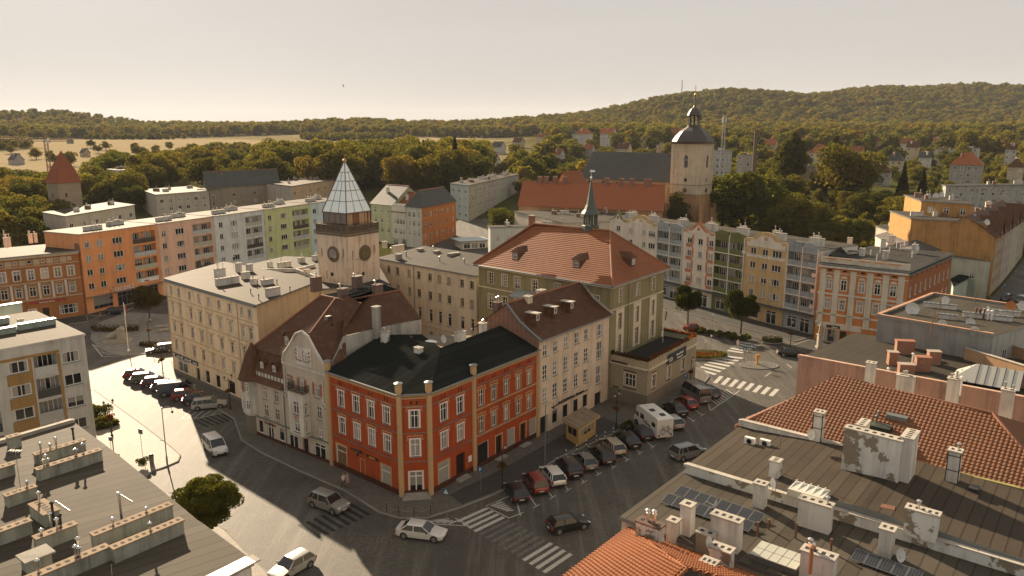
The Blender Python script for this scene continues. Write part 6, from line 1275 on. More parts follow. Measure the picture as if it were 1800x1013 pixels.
def right_roofs():
    d = az_vec(39.5); n = az_vec(129.5); d2, n2 = g(d), g(n); E0 = g((7.65,48.7)); E1 = g((13.5,55.75)); E2 = g((20.35,64.15))
    RF = bitumen('street_felt', (.125,.107,.083), 39, .9, .75, .7); BW = stucco('street_wall', (.42,.37,.30), .15)
    def pl(p, u): return g(p)+n2*u
    # B: felt roof with the solar panels
    z = 12.0; b = B('solar_roof_house', 'street house with grey felt roof carrying two rows of solar panels', 'building', (18,44,0)); P = [E0, pl(E0, 30), pl(E1, 30), E1]
    for k in range(4): b.wall(P[k], P[(k+1) % 4], 0, z-.1, BW)
    b.flat_roof(P, z, RF, .12, .25)
    b.parapet([E1+n2*.2, pl(E1, 30)], z, .75, .32, PEEL, COPING)
    for x, y, L, D, H, az, mt, h, pots in ((1207, 938, .75, .75, 2.1, 39, WPLASTER, 1, 0), (1275, 962, 1.9, .75, 2.1, 129, WPLASTER, 4, 0), (1335, 890, .8, .75, 1.75, 129, WPLASTER, 2, 0), (1431, 928, 2.1, .75, 1.9, 129, WPLASTER, 4, 1), (1436, 1018, 1.9, .8, 1.7, 129, WPLASTER, 4, 3), (1556, 975, .8, .8, 1.8, 129, WPLASTER, 2, 0), (1183, 942, .65, .65, 1.1, 39, PEEL, 1, 0), (1240, 962, 1.1, .6, 1.0, 129, PEEL, 2, 0)):
        p = at(x, y, z); b.chimney(p.x, p.y, z, L, D, H, az, mt, h, None, pots)
    for x, y, h in ((1331, 942, 1.0), (1351, 930, .7), (1398, 946, 1.1), (1460, 970, .9)): b.pipe(at(x, y, z), h, .08, RUST, False)
    p = at(1424, 1000, z+1.8); b.pipe(p, 1.3, .12, paint('clay_pipe', (.30,.12,.05), .7))
    p = at(1367, 985, z); m = MB(GREY, paint('milky_glass', (.38,.37,.31), .3)); tt, nn = n, d; q = [p-tt*1.45-nn*1.0, p+tt*1.45-nn*1.0, p+tt*1.45+nn*1.0, p-tt*1.45+nn*1.0]
    m.prism([(v.x, v.y) for v in q], z, z+.35, 0); b.part('rooflight_kerb', m)
    for i in range(2):
        for k in range(5): m = MB(_mats['milky_glass']); c = p+tt*(-1.16+.58*k)+nn*(-.5+i*1.0); m.obox(c+Vector((0,0,.352)), tt, .54, .95, .04); b.part('rooflight_pane', m)
    b.dish(at(1254, 900, z), 300, .5); b.dish(at(1582, 990, z), 150, .45); b.dish(at(1246, 968, z+.9), 130, .4); b.aerial(at(1362, 880, z+.8), 2.2)
    for r, (x0, y0, x1, y1, cnt) in enumerate(((1190, 858, 1340, 910, 8), (1168, 872, 1322, 924, 8), (1500, 970, 1620, 1013, 5))):
        a, c = at(x0, y0, z+.4), at(x1, y1, z+.4); t = (c-a).normalized(); w = (c-a).length/cnt; up = Vector((-t.y, t.x, 0)); s = thing('solar_array', ('rear row of dark solar panels nearest the white parapet', 'front row of dark solar panels nearest the orange tiled roof', 'short row of dark solar panels beside the white chimney and dish')[r], 'solar panels', (a.x, a.y, z)); o = Vector((a.x, a.y, z))
        me = MB(GREY, PANEL); hw = w*.485
        R_ = Matrix(((t.x, up.x, 0), (t.y, up.y, 0), (0, 0, 1))); tl = Matrix.Rotation(R(14), 3, 'X')
        me.box((-hw, -.55, -.03), (hw, .55, 0), 0); me.poly([(-hw+.025, -.525, .004), (hw-.025, -.525, .004), (hw-.025, .525, .004), (-hw+.025, .525, .004)], 1); ms = me.mesh('solar_panel')
        for k in range(cnt): link('solar_panel', ms, s, Matrix.Translation(a+t*(w*(k+.5))-o+Vector((0,0,-.1))) @ (R_ @ tl).to_4x4())
        m = MB(GREY)
        for k in range(cnt+1): q = a+t*(w*k)-o; m.tube(q-up*.5+Vector((0,0,-.4)), q-up*.5+Vector((0,0,-.26)), .03, n=4); m.tube(q+up*.5+Vector((0,0,-.4)), q+up*.5+Vector((0,0,.0)), .03, n=4)
        link('mounting_frame', m.mesh('mounting_frame'), s)
    # C: felt roof behind the long white parapet
    z = 12.4; c = B('parapet_house', 'street house with brown felt roof, ribbed rooflight and big peeling chimney wall', 'building', (24,50,0)); P = [E1+d2*.25, pl(E1, 30)+d2*.25, pl(E2, 30), E2]
    for k in range(4): c.wall(P[k], P[(k+1) % 4], 0, z-.1, BW)
    RF2 = bitumen('brown_street_felt', (.105,.084,.062), 39, .8, .8, .7); m = MB(RF2, ZINC); fold = 13.0; o = [P[0], pl(P[0], fold), pl(P[0], 30), P[2], pl(P[3], fold), P[3]]; zz = [z, z+.9, z+.4, z+.4, z+.9, z]
    q = [v3(p, h) for p, h in zip(o, zz)]; m.poly([q[0], q[1], q[4], q[5]]); m.poly([q[1], q[2], q[3], q[4]]); m.poly([q[0], q[5], v3(P[3], z-.3), v3(P[0], z-.3)], 1); m.poly([q[1], q[0], v3(P[0], z-.3), v3(o[1], z-.3)], 1); m.poly([q[2], q[1], v3(o[1], z-.3), v3(o[2], z-.3)], 1); c.part('roof', m)
    def cz(p): u = (g(p)-P[0]).dot(n2); return z+.9*min(u, fold)/fold if u < fold else z+.9-.5*(u-fold)/17
    for x, y, L, D, H, az, mt, h, pots in ((1362, 838, .75, .7, 1.25, 39, PEEL, 4, 0), (1618, 938, 1.9, .75, 1.2, 129, PEEL, 5, 1)):
        p = at(x, y, z+.4); c.chimney(p.x, p.y, cz(p), L, D, H, az, mt, h, None, pots)
    m = MB(WHITE); p = at(1421, 872, z+.6)
    for k in range(5): m.tube(p+n*(-1.1+.5*k)-d*.8+Vector((0,0,.45)), p+n*(-1.1+.5*k)+d*.8+Vector((0,0,.6)), .05, n=5)
    m2 = MB(paint('dirty_polycarbonate', (.50,.48,.40), .35)); m2.obox(p, n, 2.5, 1.7, .5, taper=.96); oo = c.part('rooflight', m2); c.part('rooflight_rib', m, oo)
    m = MB(RUST); m.obox(at(1557, 893, z+.75), az_vec(120), 1.1, .6, .12); c.part('roof_hatch', m)
    for x, y in ((1368, 830),): m = MB(GREY); p = at(x, y, z+.4); m.tube(p, p+Vector((0,0,3.0)), .03, n=5); c.part('mast', m); c.dish(at(1358, 862, z+.6), 130, .42)
    c.parapet([E2+n2*.1, pl(E2, 8.6)], z+.1, .55, .34, WPLASTER, COPING); m = MB(WHITE, VOID_SHADE)
    for x, y in ((1318, 776), (1345, 780)): p = at(x, y, z+.35); q = MB(WHITE, VOID_SHADE); q.obox(p-Vector((0,0,.25)), n, .85, .35, .6); k = p+Vector((-.10, -.16, .05)); q.tube(p-d*.17+Vector((0,0,.05)), p-d*.2+Vector((0,0,.05)), .22, n=12, mi=1); c.part('air_conditioner', q)
    # the broad peeling chimney wall between C and D
    a, e = at(1481, 824, z+.6), at(1580, 850, z+.7); t = e-a; mid = (a+e)/2; w = c.chimney(mid.x, mid.y, z+.5, t.length, .75, 3.5, math.degrees(math.atan2(t.x, t.y)), PEEL, 7, COPING); tn = t.normalized(); bk = Vector((-tn.y, tn.x, 0)); p = e+bk*.9; c.chimney(p.x+.2, p.y, z+.6, 2.0, .8, 3.6, 39, WPLASTER, 5); p = a+bk*1.6+tn*.7; c.chimney(p.x, p.y, z+1, 1.6, .6, 3.0, 39, WPLASTER, 4)
    # D: brown tiled hip
    D = B('tiled_hip_house', 'street house under a big brown tiled hip with strapped white chimneys', 'building', (33,66,0)); TB = tiles('worn_brown_tile', (.20,.085,.041), moss=.4, var=.3, lichen=(.16,.12,.08)); zE = 12.3; W0_ = E2+d2*.15; far = W0_+d2*2.6; W0 = E2+d2*.15; Fr = pl(W0, 24); Bk = W0_+d2*15+n2*24
    P = [W0, Fr, Bk, far]
    for k in range(4): D.wall(P[k], P[(k+1) % 4], 0, zE-.05, BW)
    r0, r1 = Vector((29.9,66.7,16.0)), Vector((38.6,57.8,16.0)); o = [v3(p, zE) for p in grow(P, .3)]; D.tiled([[o[0], o[1], r1, r0], [o[3], o[0], r0], [o[1], o[2], r1]], TB, .36, .05, .05, .32); m = MB(TB); m.poly([o[2], o[3], r0]); m.poly([o[2], r0, r1]); D.part('roof', m)
    up = Vector((0,0,.08)); D.ridge([o[0]+up, r0+up, r1+up, o[1]+up], TCAP, .15); m = MB(paint('sunlit_eave_edge', (.45,.21,.11), .6)); m.tube(o[3], o[0], .13, n=6); D.part('eave_flashing', m)  # orange tube: the sunlit glow of the street eave is in its colour
    m = MB(stucco('yellow_parapet', (.30,.26,.10), .2, streak=.4)); a = pl(E2, 8.8)+d2*.05; e = pl(E2, 24); mid = (a+e)/2; m.obox((mid.x, mid.y, z), n2, (e-a).length, .3, .75); D.part('party_wall', m)
    def dz(p):        # height of the front slope
        q = (g(p)-W0).dot(d2); return zE+.5*min(max(q, 0), 8.5)
    for x, y, L, Dp, H, az, mt, h, pots, bd in ((1490, 710, 1.4, 1.0, 2.2, 129, WPLASTER, 3, 0, False), (1436, 784, .75, .75, 3.0, 129, WPLASTER, 2, 0, True), (1671, 864, .8, .8, 3.2, 129, WPLASTER, 2, 1, True), (1706, 768, 2.0, .9, 2.0, 129, WPLASTER, 4, 0, False), (1526, 735, 1.4, .6, 1.1, 39, WPLASTER, 3, 0, False)):
        p = at(x, y, 13.8); p = at(x, y, dz(p)); p = at(x, y, dz(p)); D.chimney(p.x, p.y, p.z, L, Dp, H, az, mt, h, None, pots, bd)
    p = at(1578, 737, 14.6); m = MB(ZINC, GLASS); m.obox(p-Vector((0,0,.1)), n, 1.6, 1.1, .5); D.part('roof_window', m); m = MB(BLACK); p = at(1568, 745, 14.3)
    tw = tiles('glass_tiles', (.03,.035,.025)); m = MB(tw); a = at(1540, 752, 14.2); m.obox(a, n, 2.3, 1.2, .3); D.part('skylight', m); m = MB(STEEL); p = at(1580, 742, 14.5)
    for k in range(4): D.pipe(at(1552-4*k, 716+8*k, 14.6), .35, .07, GREY)
    D.dish(at(1425, 775, 13.6), 150, .45); m = MB(BLACK); m.obox(at(1712, 862, 13.4), n, .6, .8, .25); D.part('roof_window', m)
    # E: pink walled house with brick stacks
    z = 13.3; e = B('pink_walled_house', 'flat felted house with pink parapet wall and orange brick chimney stacks', 'building', (45,80,0)); PK = stucco('pink_render', (.40,.24,.18), .12, streak=.35); C0 = g((32.0,81.75)); C1 = C0+n2*30; H1 = g((43.0,92.6)); H2 = H1+n2*26
    P = [C0, C1, H2, H1]
    for k in range(4): e.wall(P[k], P[(k+1) % 4], 0, z, PK)
    RF3 = bitumen('brick_stack_felt', (.10,.086,.066), 45, 1.0, .4, .3); e.flat_roof(P, z+.02, RF3, -.05, .2)
    e.parapet([C0+d2*.2, C1], z, .35, .3, PK, stucco('pink_coping', (.50,.33,.24), .15))
    for x, y, L, H in ((1589, 622, 1.9, 1.5), (1568, 641, .95, 1.4), (1647, 613, 1.5, 1.3), (1640, 640, 1.2, 1.4), (1620, 652, 1.4, 1.5), (1592, 657, 1.5, 1.0), (1711, 618, 1.5, 1.1), (1792, 680, 1.2, 1.2)): p = at(x, y, z); e.chimney(p.x, p.y, z, L, .85, H, 100, brick('orange_brick', (.30,.105,.045)), 0, brick('orange_brick', (.3,.1,.05)), 0)
    for x, y, L, H in ((1528, 676, .85, 2.3), (1590, 690, 1.6, 1.7), (1672, 712, 1.0, 2.6), (1765, 742, 1.0, 3.0)): p = at(x, y, z-.6); e.chimney(p.x, p.y, z-.6, L, .8, H, 129, WPLASTER, 2, None, 2 if L > .9 else 0)
    for x, y, h in ((1602, 652, 1.8), (1640, 590, 2.2), (1651, 588, 2.4), (1678, 625, 2.1), (1688, 690, 1.5), (1561, 657, .5)): b_ = e.pipe(at(x, y, z), h, .09, WHITE)
    p = at(1735, 668, z+.3); g1 = MB(paint('polycarb', (.45,.44,.38), .3)); t, k = n, d; zr = 1.5; g1.poly([p-t*3-k*2, p+t*3-k*2, p+t*3+Vector((0,0,zr)), p-t*1+Vector((0,0,zr))]); g1.poly([p-t*3-k*2, p-t*1+Vector((0,0,zr)), p-t*3+k*2]); g1.poly([p+t*3+Vector((0,0,zr)), p+t*3+k*2, p-t*3+k*2, p-t*1+Vector((0,0,zr))]); gl = e.part('glazed_lantern', g1); m = MB(BLACK)
    for i in range(9): q = p+t*(-3+.75*i); m.tube(q-k*2, q+Vector((0,0,zr if i > 2 else zr*.35*(i+.3))), .04, n=4)
    e.part('glazing_bar', m, gl); m = MB(PK); a = at(1690, 628, z+.6); 
    for s_, t_ in ((at(1697, 632, z), at(1728, 612, z)), (at(1728, 612, z), at(1830, 642, z)), (at(1697, 632, z), at(1800, 665, z))): e.parapet([s_, t_], z, 1.3, .3, stucco('tan_parapet', (.42,.26,.15), .12), COPING)
    # F: grey walled flat roof behind
    z = 16.6; f = B('grey_walled_house', 'flat roofed house with bluish grey parapet wall, dishes and long vents', 'building', (56,92,0)); GW = stucco('bluish_grey_render', (.27,.27,.25), .12, streak=.3); A0, A1, A2 = g(at(1544, 552.6, z)), g(at(1746.7, 587, z)), g(at(1641, 515, z)); A3 = A2+(A1-A0)*1.3; A1b = A1
    P = [A0, A1, A3, A2]; f.wall(A0, A1, 0, z-.3, GW); f.wall(A1, A3, 0, z-.3, stucco('grey_side', (.40,.38,.33), .1), [(u, 12.4, 1.0, 2.0, WP2) for u in (3, 6, 9, 12)]); f.wall(A3, A2, 0, z-.3, GW); f.wall(A2, A0, 0, z-.3, GW)
    f.flat_roof(P, z-.25, bitumen('grey_house_felt', (.12,.105,.08), 45, 1.0, .35, .3), -.02, .2); cap = stucco('rust_coping', (.42,.24,.15), .15)
    f.parapet([A0, A1], z-.3, .3, .3, GW, cap); f.parapet([A0, A2], z-.3, .3, .3, GW, cap); f.parapet([A2, A3], z-.3, .3, .3, GW, cap)
    for x, y, L in ((1652, 541, 3.6), (1735, 560, 5.0), (1760, 553, 3.8), (1665, 560, 2.0)): p = at(x, y, z-.2); f.chimney(p.x, p.y, z-.25, L, .5, .5, 120, WPLASTER, int(L*2), ZINC, 2 if L > 4 else 0)
    f.dish(at(1603, 551, z-.2), 200, .8); f.dish(at(1776, 545, z-.2), 200, .6, paint('orange_dish', (.40,.14,.04), .5)); f.dish(at(1661, 535, z+.3), 190, .5); f.dish(at(1797, 545, z-.2), 200, .6)
    for x, y, h in ((1647, 565, 4.5), (1713, 535, 4.5), (1634, 590, 3)): m = MB(RUST); p = at(x, y, z-.3); m.tube(p, p+Vector((.3,0,h)), .05, .035, 6); f.part('mast', m)
    for x, y in ((1655, 578), (1712, 590), (1705, 575)): e.dish(at(x, y, 16.0), 200, .5)
    for x in range(5): f.pipe(at(1715+x*7, 555+x*1.2, z), .8, .1, WHITE if x > 2 else RUST)
    # A: orange pantiles at the bottom edge
    a = B('pantiled_house', 'low house with bright orange pantile roof at the street corner', 'building', (9,40,0)); zA = 11.2; c0 = g((8.2,48.0)); s0 = c0-d2*16; P = [s0, s0+n2*16, c0+n2*16, c0]
    for k in range(4): a.wall(P[k], P[(k+1) % 4], 0, zA-.05, BW)
    sl = .52; hp = c0-d2*8+n2*8; r0 = v3(hp, zA+8*sl); r1 = v3(s0+n2*8+d2*.0, zA+8*sl); o = [v3(p, zA) for p in (s0-n2*.3, c0-n2*.3+d2*.1, c0+n2*16+d2*.1)]
    rf = a.tiled([[o[0], o[1], r0, r1]], TOR, .42, .17, .13, .32); rf['kind'] = 'stuff'; r2 = a.tiled([[o[1], o[2], r0]], TOR, .42, .17, .13, .32); r2['kind'] = 'stuff'; a.ridge([o[1]+up, r0+up, r1+up], TOR, .13, .4)
    m = MB(paint('orange_flashing', (.48,.21,.10), .55)); k0, k1 = o[0], o[1]; m.poly([k0-n*.25-Vector((0,0,.05)), k1-n*.25-Vector((0,0,.05)), k1+n*.55+Vector((0,0,.34)), k0+n*.55+Vector((0,0,.34))]); a.part('eave_flashing', m); m = MB(RUST)
    for k in range(24): q = k0.lerp(k1, (k+.5)/24)+n*.2+Vector((0,0,.18)); m.obox(q, d, .04, .12, .14)
    m.tube(k0+n*.2+Vector((0,0,.34)), k1+n*.2+Vector((0,0,.34)), .018, n=4); a.part('snow_guard', m)
    for x, y, L, H, mt, pots in ((1142, 950, 1.7, 1.5, PEEL, 4), (1245, 1015, .9, 1.3, PEEL, 0), (1268, 990, 1.3, 1.3, PEEL, 0)): p = at(x, y, 12.2); a.chimney(p.x, p.y, 11.9, L, .75, H, 129, mt, 3, BRKD if L > 1.5 else None, pots)
right_roofs()
# ------------------------------------------------------------------ streets, pavements and painted markings
SETT = cobble('road_setts', (.088,.079,.066), 5.5, .42, .66, .5); PAVE = slabs('pavement_slabs', (.12,.107,.088), .5, .5, 38, .5); PAVED = slabs('dark_pavers', (.045,.041,.036), .9, .9, 83, 1.7); KERB = stone('kerb_granite', (.26,.24,.21), 3)
PLAZA = slabs('plaza_slabs', (.22,.20,.165), .8, .8, 40, .6); PAINTW = None
def worn_paint(name, col, wear):
    col = lin(col); m, N = new(name); p = pos(N); n = noise(N, p, 3.5, 6, .7); n2 = noise(N, p, 22, 2); f = ramp(N, mmath(N, 'ADD', mmath(N, 'MULTIPLY', n, .8), mmath(N, 'MULTIPLY', n2, .25)), [(wear, (1,1,1)), (wear+.18, (0,0,0))]); finish(N, mixc(N, f, (.06,.055,.048), col), .7); return m
PAINTW = worn_paint('worn_white_paint', (.40,.375,.33), .56); PAINTF = worn_paint('faded_white_paint', (.15,.138,.12), .42); PAINTD = cobble('dark_setts', (.022,.021,.02), 5.5, .3)
def sheet(name, pts, z, mat, kind='structure', parent=None):
    m = MB(mat); m.poly([(p[0], p[1], z) for p in pts]); o = link(name, m.mesh(name), parent); 
    if parent is None and kind: o['kind'] = kind
    return o
def road():
    bm = bmesh.new(); n = 40; V = []
    vs = [bm.verts.new((195*math.sin(R(-60+120*k/n)), 195*math.cos(R(-60+120*k/n)), 0)) for k in range(n+1)]
    bm.faces.new([bm.verts.new((60, 10, 0)), ] + [vs[n-k] for k in range(n+1)] + [bm.verts.new((-60, 10, 0))]); bmesh.ops.triangulate(bm, faces=bm.faces); bmesh.ops.recalc_face_normals(bm, faces=bm.faces)
    for f in bm.faces:
        if f.normal.z < 0: f.normal_flip()
    me = bpy.data.meshes.new('road'); bm.to_mesh(me); me.materials.append(SETT); o = link('road', me); o['kind'] = 'structure'
road()
def pavement(name, pts, mat=None, h=.13):
    """raised pavement with a granite kerb round it"""
    bm = bmesh.new(); pts = [g(p) for p in pts]; top = [bm.verts.new((p.x, p.y, h)) for p in pts]; f = bm.faces.new(top)
    if f.normal.z < 0 or sum((b.x-a.x)*(b.y+a.y) for a, b in zip(pts, pts[1:]+pts[:1])) > 0: f.normal_flip()
    bmesh.ops.triangulate(bm, faces=[f]); me = bpy.data.meshes.new(name); bm.to_mesh(me); bm.free(); me.materials.append(mat or PAVE); o = link(name, me); o['kind'] = 'structure'
    m = MB(KERB)
    for a, b in zip(pts, pts[1:]+pts[:1]):
        if (b-a).length > .05: c = (a+b)/2; m.obox((c.x, c.y, -.05), b-a, (b-a).length+.1, .16, h+.054)
    link('kerb', m.mesh('kerb'), o); return o
def G(*ps): return [g(at(x, y, 0)) for x, y in ps]
isl = G((302,637), (311,668), (352,699), (412,738), (425,775), (460,797), (527,829), (607,864), (667,902), (703,912), (750,912), (810,893), (867,871), (920,845), (982,806), (1077,764), (1190,702), (1238,673), (1246,663), (1237,652), (1222,647)) + [g((30,125)), g((0,150)), g((-30,150)), g((-50,133)), g((-54.5,121))]
pavement('pavement', isl, PAVE)
st = MB(PAVED)
strip = G((812,889), (868,867), (920,842), (985,803), (1078,762), (1100,752), (1060,735), (1000,760), (930,800), (860,838), (790,872)); bm = bmesh.new(); f = bm.faces.new([bm.verts.new((p.x, p.y, .136)) for p in strip])
if f.normal.z < 0: f.normal_flip()
bmesh.ops.triangulate(bm, faces=[f]); me = bpy.data.meshes.new('paved_strip'); bm.to_mesh(me); bm.free(); me.materials.append(PAVED); tag(link('paved_strip', me), kind='structure')
LP_ = slabs('light_pavers', (.24,.21,.17), .3, .3, 40, .6)
pavement('pavement', G((150,688), (166,688), (243,743), (300,787), (317,802), (313,812), (290,822), (268,829)) + [g((-41.5,69)), g((-53,86))], LP_); pavement('pavement', G((352,905), (397,935), (445,985), (475,1013)) + [g((-16,46)), g((-23.5,52))], LP_)
pavement('plaza', G((160,597), (163,580), (178,567), (225,550), (330,556), (300,612), (268,621), (232,626), (200,624), (178,614)), PLAZA, .12)
RE_ = g((57.0,139.7)); dn = g(az_vec(-33)); nn_ = g(az_vec(237))
pavement('pavement', [RE_+nn_*0-dn*1, RE_-dn*1+nn_*6.5, RE_+dn*22+nn_*7.5, RE_+dn*62+nn_*8, RE_+dn*62], PAVED)
pavement('pavement', [g((55,136.2)), g((50.5,132.2)), g((60,124)), g((67.5,126.5))], PAVED)
pavement('pavement', [g((-89.4,155.5)), g((-86,154.5)), g((-78,171)), g((-55,228)), g((-60,230))], PAVED); pavement('pavement', [g((-112,133)), g((-108.5,130)), g((-86,150)), g((-89.4,155.4))], PAVED)
p = at(1738, 522, 0); pavement('pavement', [g(p), g(p+az_vec(130)*2.8), g(p+az_vec(130)*2.8+az_vec(40)*55), g(p+az_vec(40)*55)], PAVED)
pavement('traffic_island', [g(at(1333, 643, 0))+Vector((3.2*math.cos(a)*1.0, 1.9*math.sin(a))) for a in np.linspace(0, 2*np.pi, 18, endpoint=False)], PAVE)
def street(p0, az, L, W_):
    """sett paved street laid over sloping ground"""
    d, n = az_vec(az), az_vec(az+90); p0 = Vector((p0[0], p0[1], 0)); m = MB(SETT); nl = int(L/4); nw = int(W_/4)
    def q(i, j): v = p0+d*(L*i/nl)+n*(W_*j/nw); return (v.x, v.y, T(v.x, v.y)+.03)
    for i in range(nl):
        for j in range(nw): m.poly([q(i, j), q(i, j+1), q(i+1, j+1), q(i+1, j)])
    o = x_obj('street', m); o['kind'] = 'structure'
    if o.data.polygons[0].normal.z < 0: o.data.flip_normals()
street(at(1741, 526, 0)+az_vec(40)*-6, 40, 90, 16); street((-48, 192, 0), 15, 110, 44); street((-40, 186, 0), 75, 70, 22)
mk = 0
def quad(a, b, c, d, mat, name='road_marking', z=None):
    global mk; mk += 1; o = sheet(name, [g(x) for x in (a, b, c, d)], z or .006, mat)
    if o.data.polygons[0].normal.z < 0: o.data.flip_normals()
    return o
def stripes(A0, A1, B0, B1, n, mat, duty=.5, fade=None, z=None):
    """n bars between two rails given as photograph points on the ground"""
    a0, a1, b0, b1 = (at(*q, 0) for q in (A0, A1, B0, B1))
    for k in range(n):
        f0, f1 = (k+.5-duty/2)/n, (k+.5+duty/2)/n; quad(a0.lerp(a1, f0), a0.lerp(a1, f1), b0.lerp(b1, f1), b0.lerp(b1, f0), fade if fade and 4 <= k <= n-5 else mat, 'zebra_bar', z)
def line(A, B_, w, mat=None):
    a, b = at(*A, 0), at(*B_, 0); t = (b-a).normalized(); n = Vector((-t.y, t.x, 0))*w/2; quad(a-n, b-n, b+n, a+n, mat or PAINTW, 'painted_line', .009)
stripes((519,925), (622,884), (556,949), (656,903), 8, PAINTD, .5); stripes((800,914), (962,1010), (852,891), (1010,977), 15, PAINTW, .5, PAINTF)
stripes((1266,623), (1222,651), (1309,628), (1254,661), 7, PAINTW, .5); stripes((1303,599), (1276,618), (1340,607), (1302,622), 5, PAINTW, .5); stripes((1250,672), (1362,698), (1262,660), (1374,686), 8, PAINTW, .5)
stripes((338,741), (392,725), (362,752), (416,738), 6, PAINTD, .5); stripes((425,775), (300,815), (452,790), (330,835), 9, PAINTD, .0001)
stripes((118,574), (165,561), (130,582), (180,565), 9, PAINTF, .5); stripes((168,566), (212,556), (176,570), (218,560), 8, PAINTF, .45)
for A, B_ in (((162,605), (180,627)), ((180,627), (222,626)), ((163,606), (222,626))): line(A, B_, .18)
for k in range(6): f = k/6; line((164+14*f+4, 608+17*f), (182+30*f, 619+6*f), .16)
for A, B_ in (((318,737), (350,735)), ((350,735), (402,724)), ((318,737), (335,722)), ((328,737), (345,724)), ((340,736), (358,722)), ((353,734), (372,722)), ((370,731), (385,721)), ((255,653), (283,640)), ((262,657), (275,641)), ((272,659), (283,644)), ((255,653), (253,660))): line(A, B_, .14)
for x, y in ((943,890), (971.5,874.5), (999,861.5), (1026.7,848), (1053,833.7), (1079,822), (1103,809), (1125.5,796.7), (1148,786), (1173,771), (1198,752), (1219,740.5), (1235,730)):
    p = at(x, y, 0); t = az_vec(343); q = p+t*5.0; n = Vector((-t.y, t.x, 0)); quad(p-n*.06, q-n*.06, q+n*.06, p+n*.06, PAINTW, 'painted_line', .009); c = az_vec(38); quad(p-c*.55-t*.06, p+c*.55-t*.06, p+c*.55+t*.06, p-c*.55+t*.06, PAINTW, 'painted_line', .013)
for A, B_ in (((854,890), (905,868)), ((905,868), (915,907)), ((857,892), (895,911)), ((895,911), (920,901)), ((710,917), (740,920)), ((740,920), (825,925)), ((825,925), (800,911)), ((748,916), (790,912)), ((1300,687), (1249,722)), ((1249,722), (1242,700))): line(A, B_, .13)
for k in range(7): f = k/7; line((858+6*f+30*f, 888+12*f), (880+26*f, 876+20*f+4), .22)
for k in range(5): f = k/5; line((745+55*f, 917+5*f), (775+35*f, 913+4*f), .22)
for k in range(8): f = k/8; line((1246+38*f*.9, 700-18*f), (1262+30*f, 712-22*f), .16)
for x0, y0, x1, y1 in ((1383,640,1392,647), (1405,650,1415,657), (1355,655,1345,662)): line((x0, y0), (x1, y1), .15)
# ------------------------------------------------------------------ vehicles
CGLASS = paint('car_glass', (.012,.013,.014), .08, 0, .6); TYRE = paint('tyre', (.012,.012,.012), .85); RIM = paint('alloy_rim', (.34,.33,.31), .35, .7); TRIMB = paint('black_trim', (.014,.014,.014), .6); LAMPW = paint('headlamp', (.6,.6,.56), .15, .2); LAMPR = paint('tail_lamp', (.30,.012,.008), .25); PLATE = paint('number_plate', (.6,.58,.5), .5)
#        L     W    H    hood  belt  x1    x2    x3    x4   deck (x from the front, share of the length)
CK = {'hatch': (4.2, 1.78, 1.48, .78, .95, .27, .44, .86, .975, .96), 'sedan': (4.8, 1.86, 1.44, .76, .94, .27, .43, .76, .91, .98), 'wagon': (4.7, 1.82, 1.50, .77, .95, .27, .43, .90, .985, .97), 'suv': (4.55, 1.88, 1.68, .98, 1.10, .25, .40, .88, .98, 1.08),
      'mpv': (4.4, 1.82, 1.66, .90, 1.02, .19, .38, .92, .985, 1.0), 'caddy': (4.4, 1.8, 1.82, .95, 1.08, .19, .36, .955, .99, 1.05), 'van': (5.2, 1.95, 2.05, 1.05, 1.22, .10, .25, .96, .99, 1.2), 'minibus': (5.6, 2.05, 2.4, 1.15, 1.35, .08, .22, .965, .99, 1.3), 'cabrio': (4.2, 1.78, 1.42, .76, .93, .30, .45, .70, .82, .92)}
_cm = {}
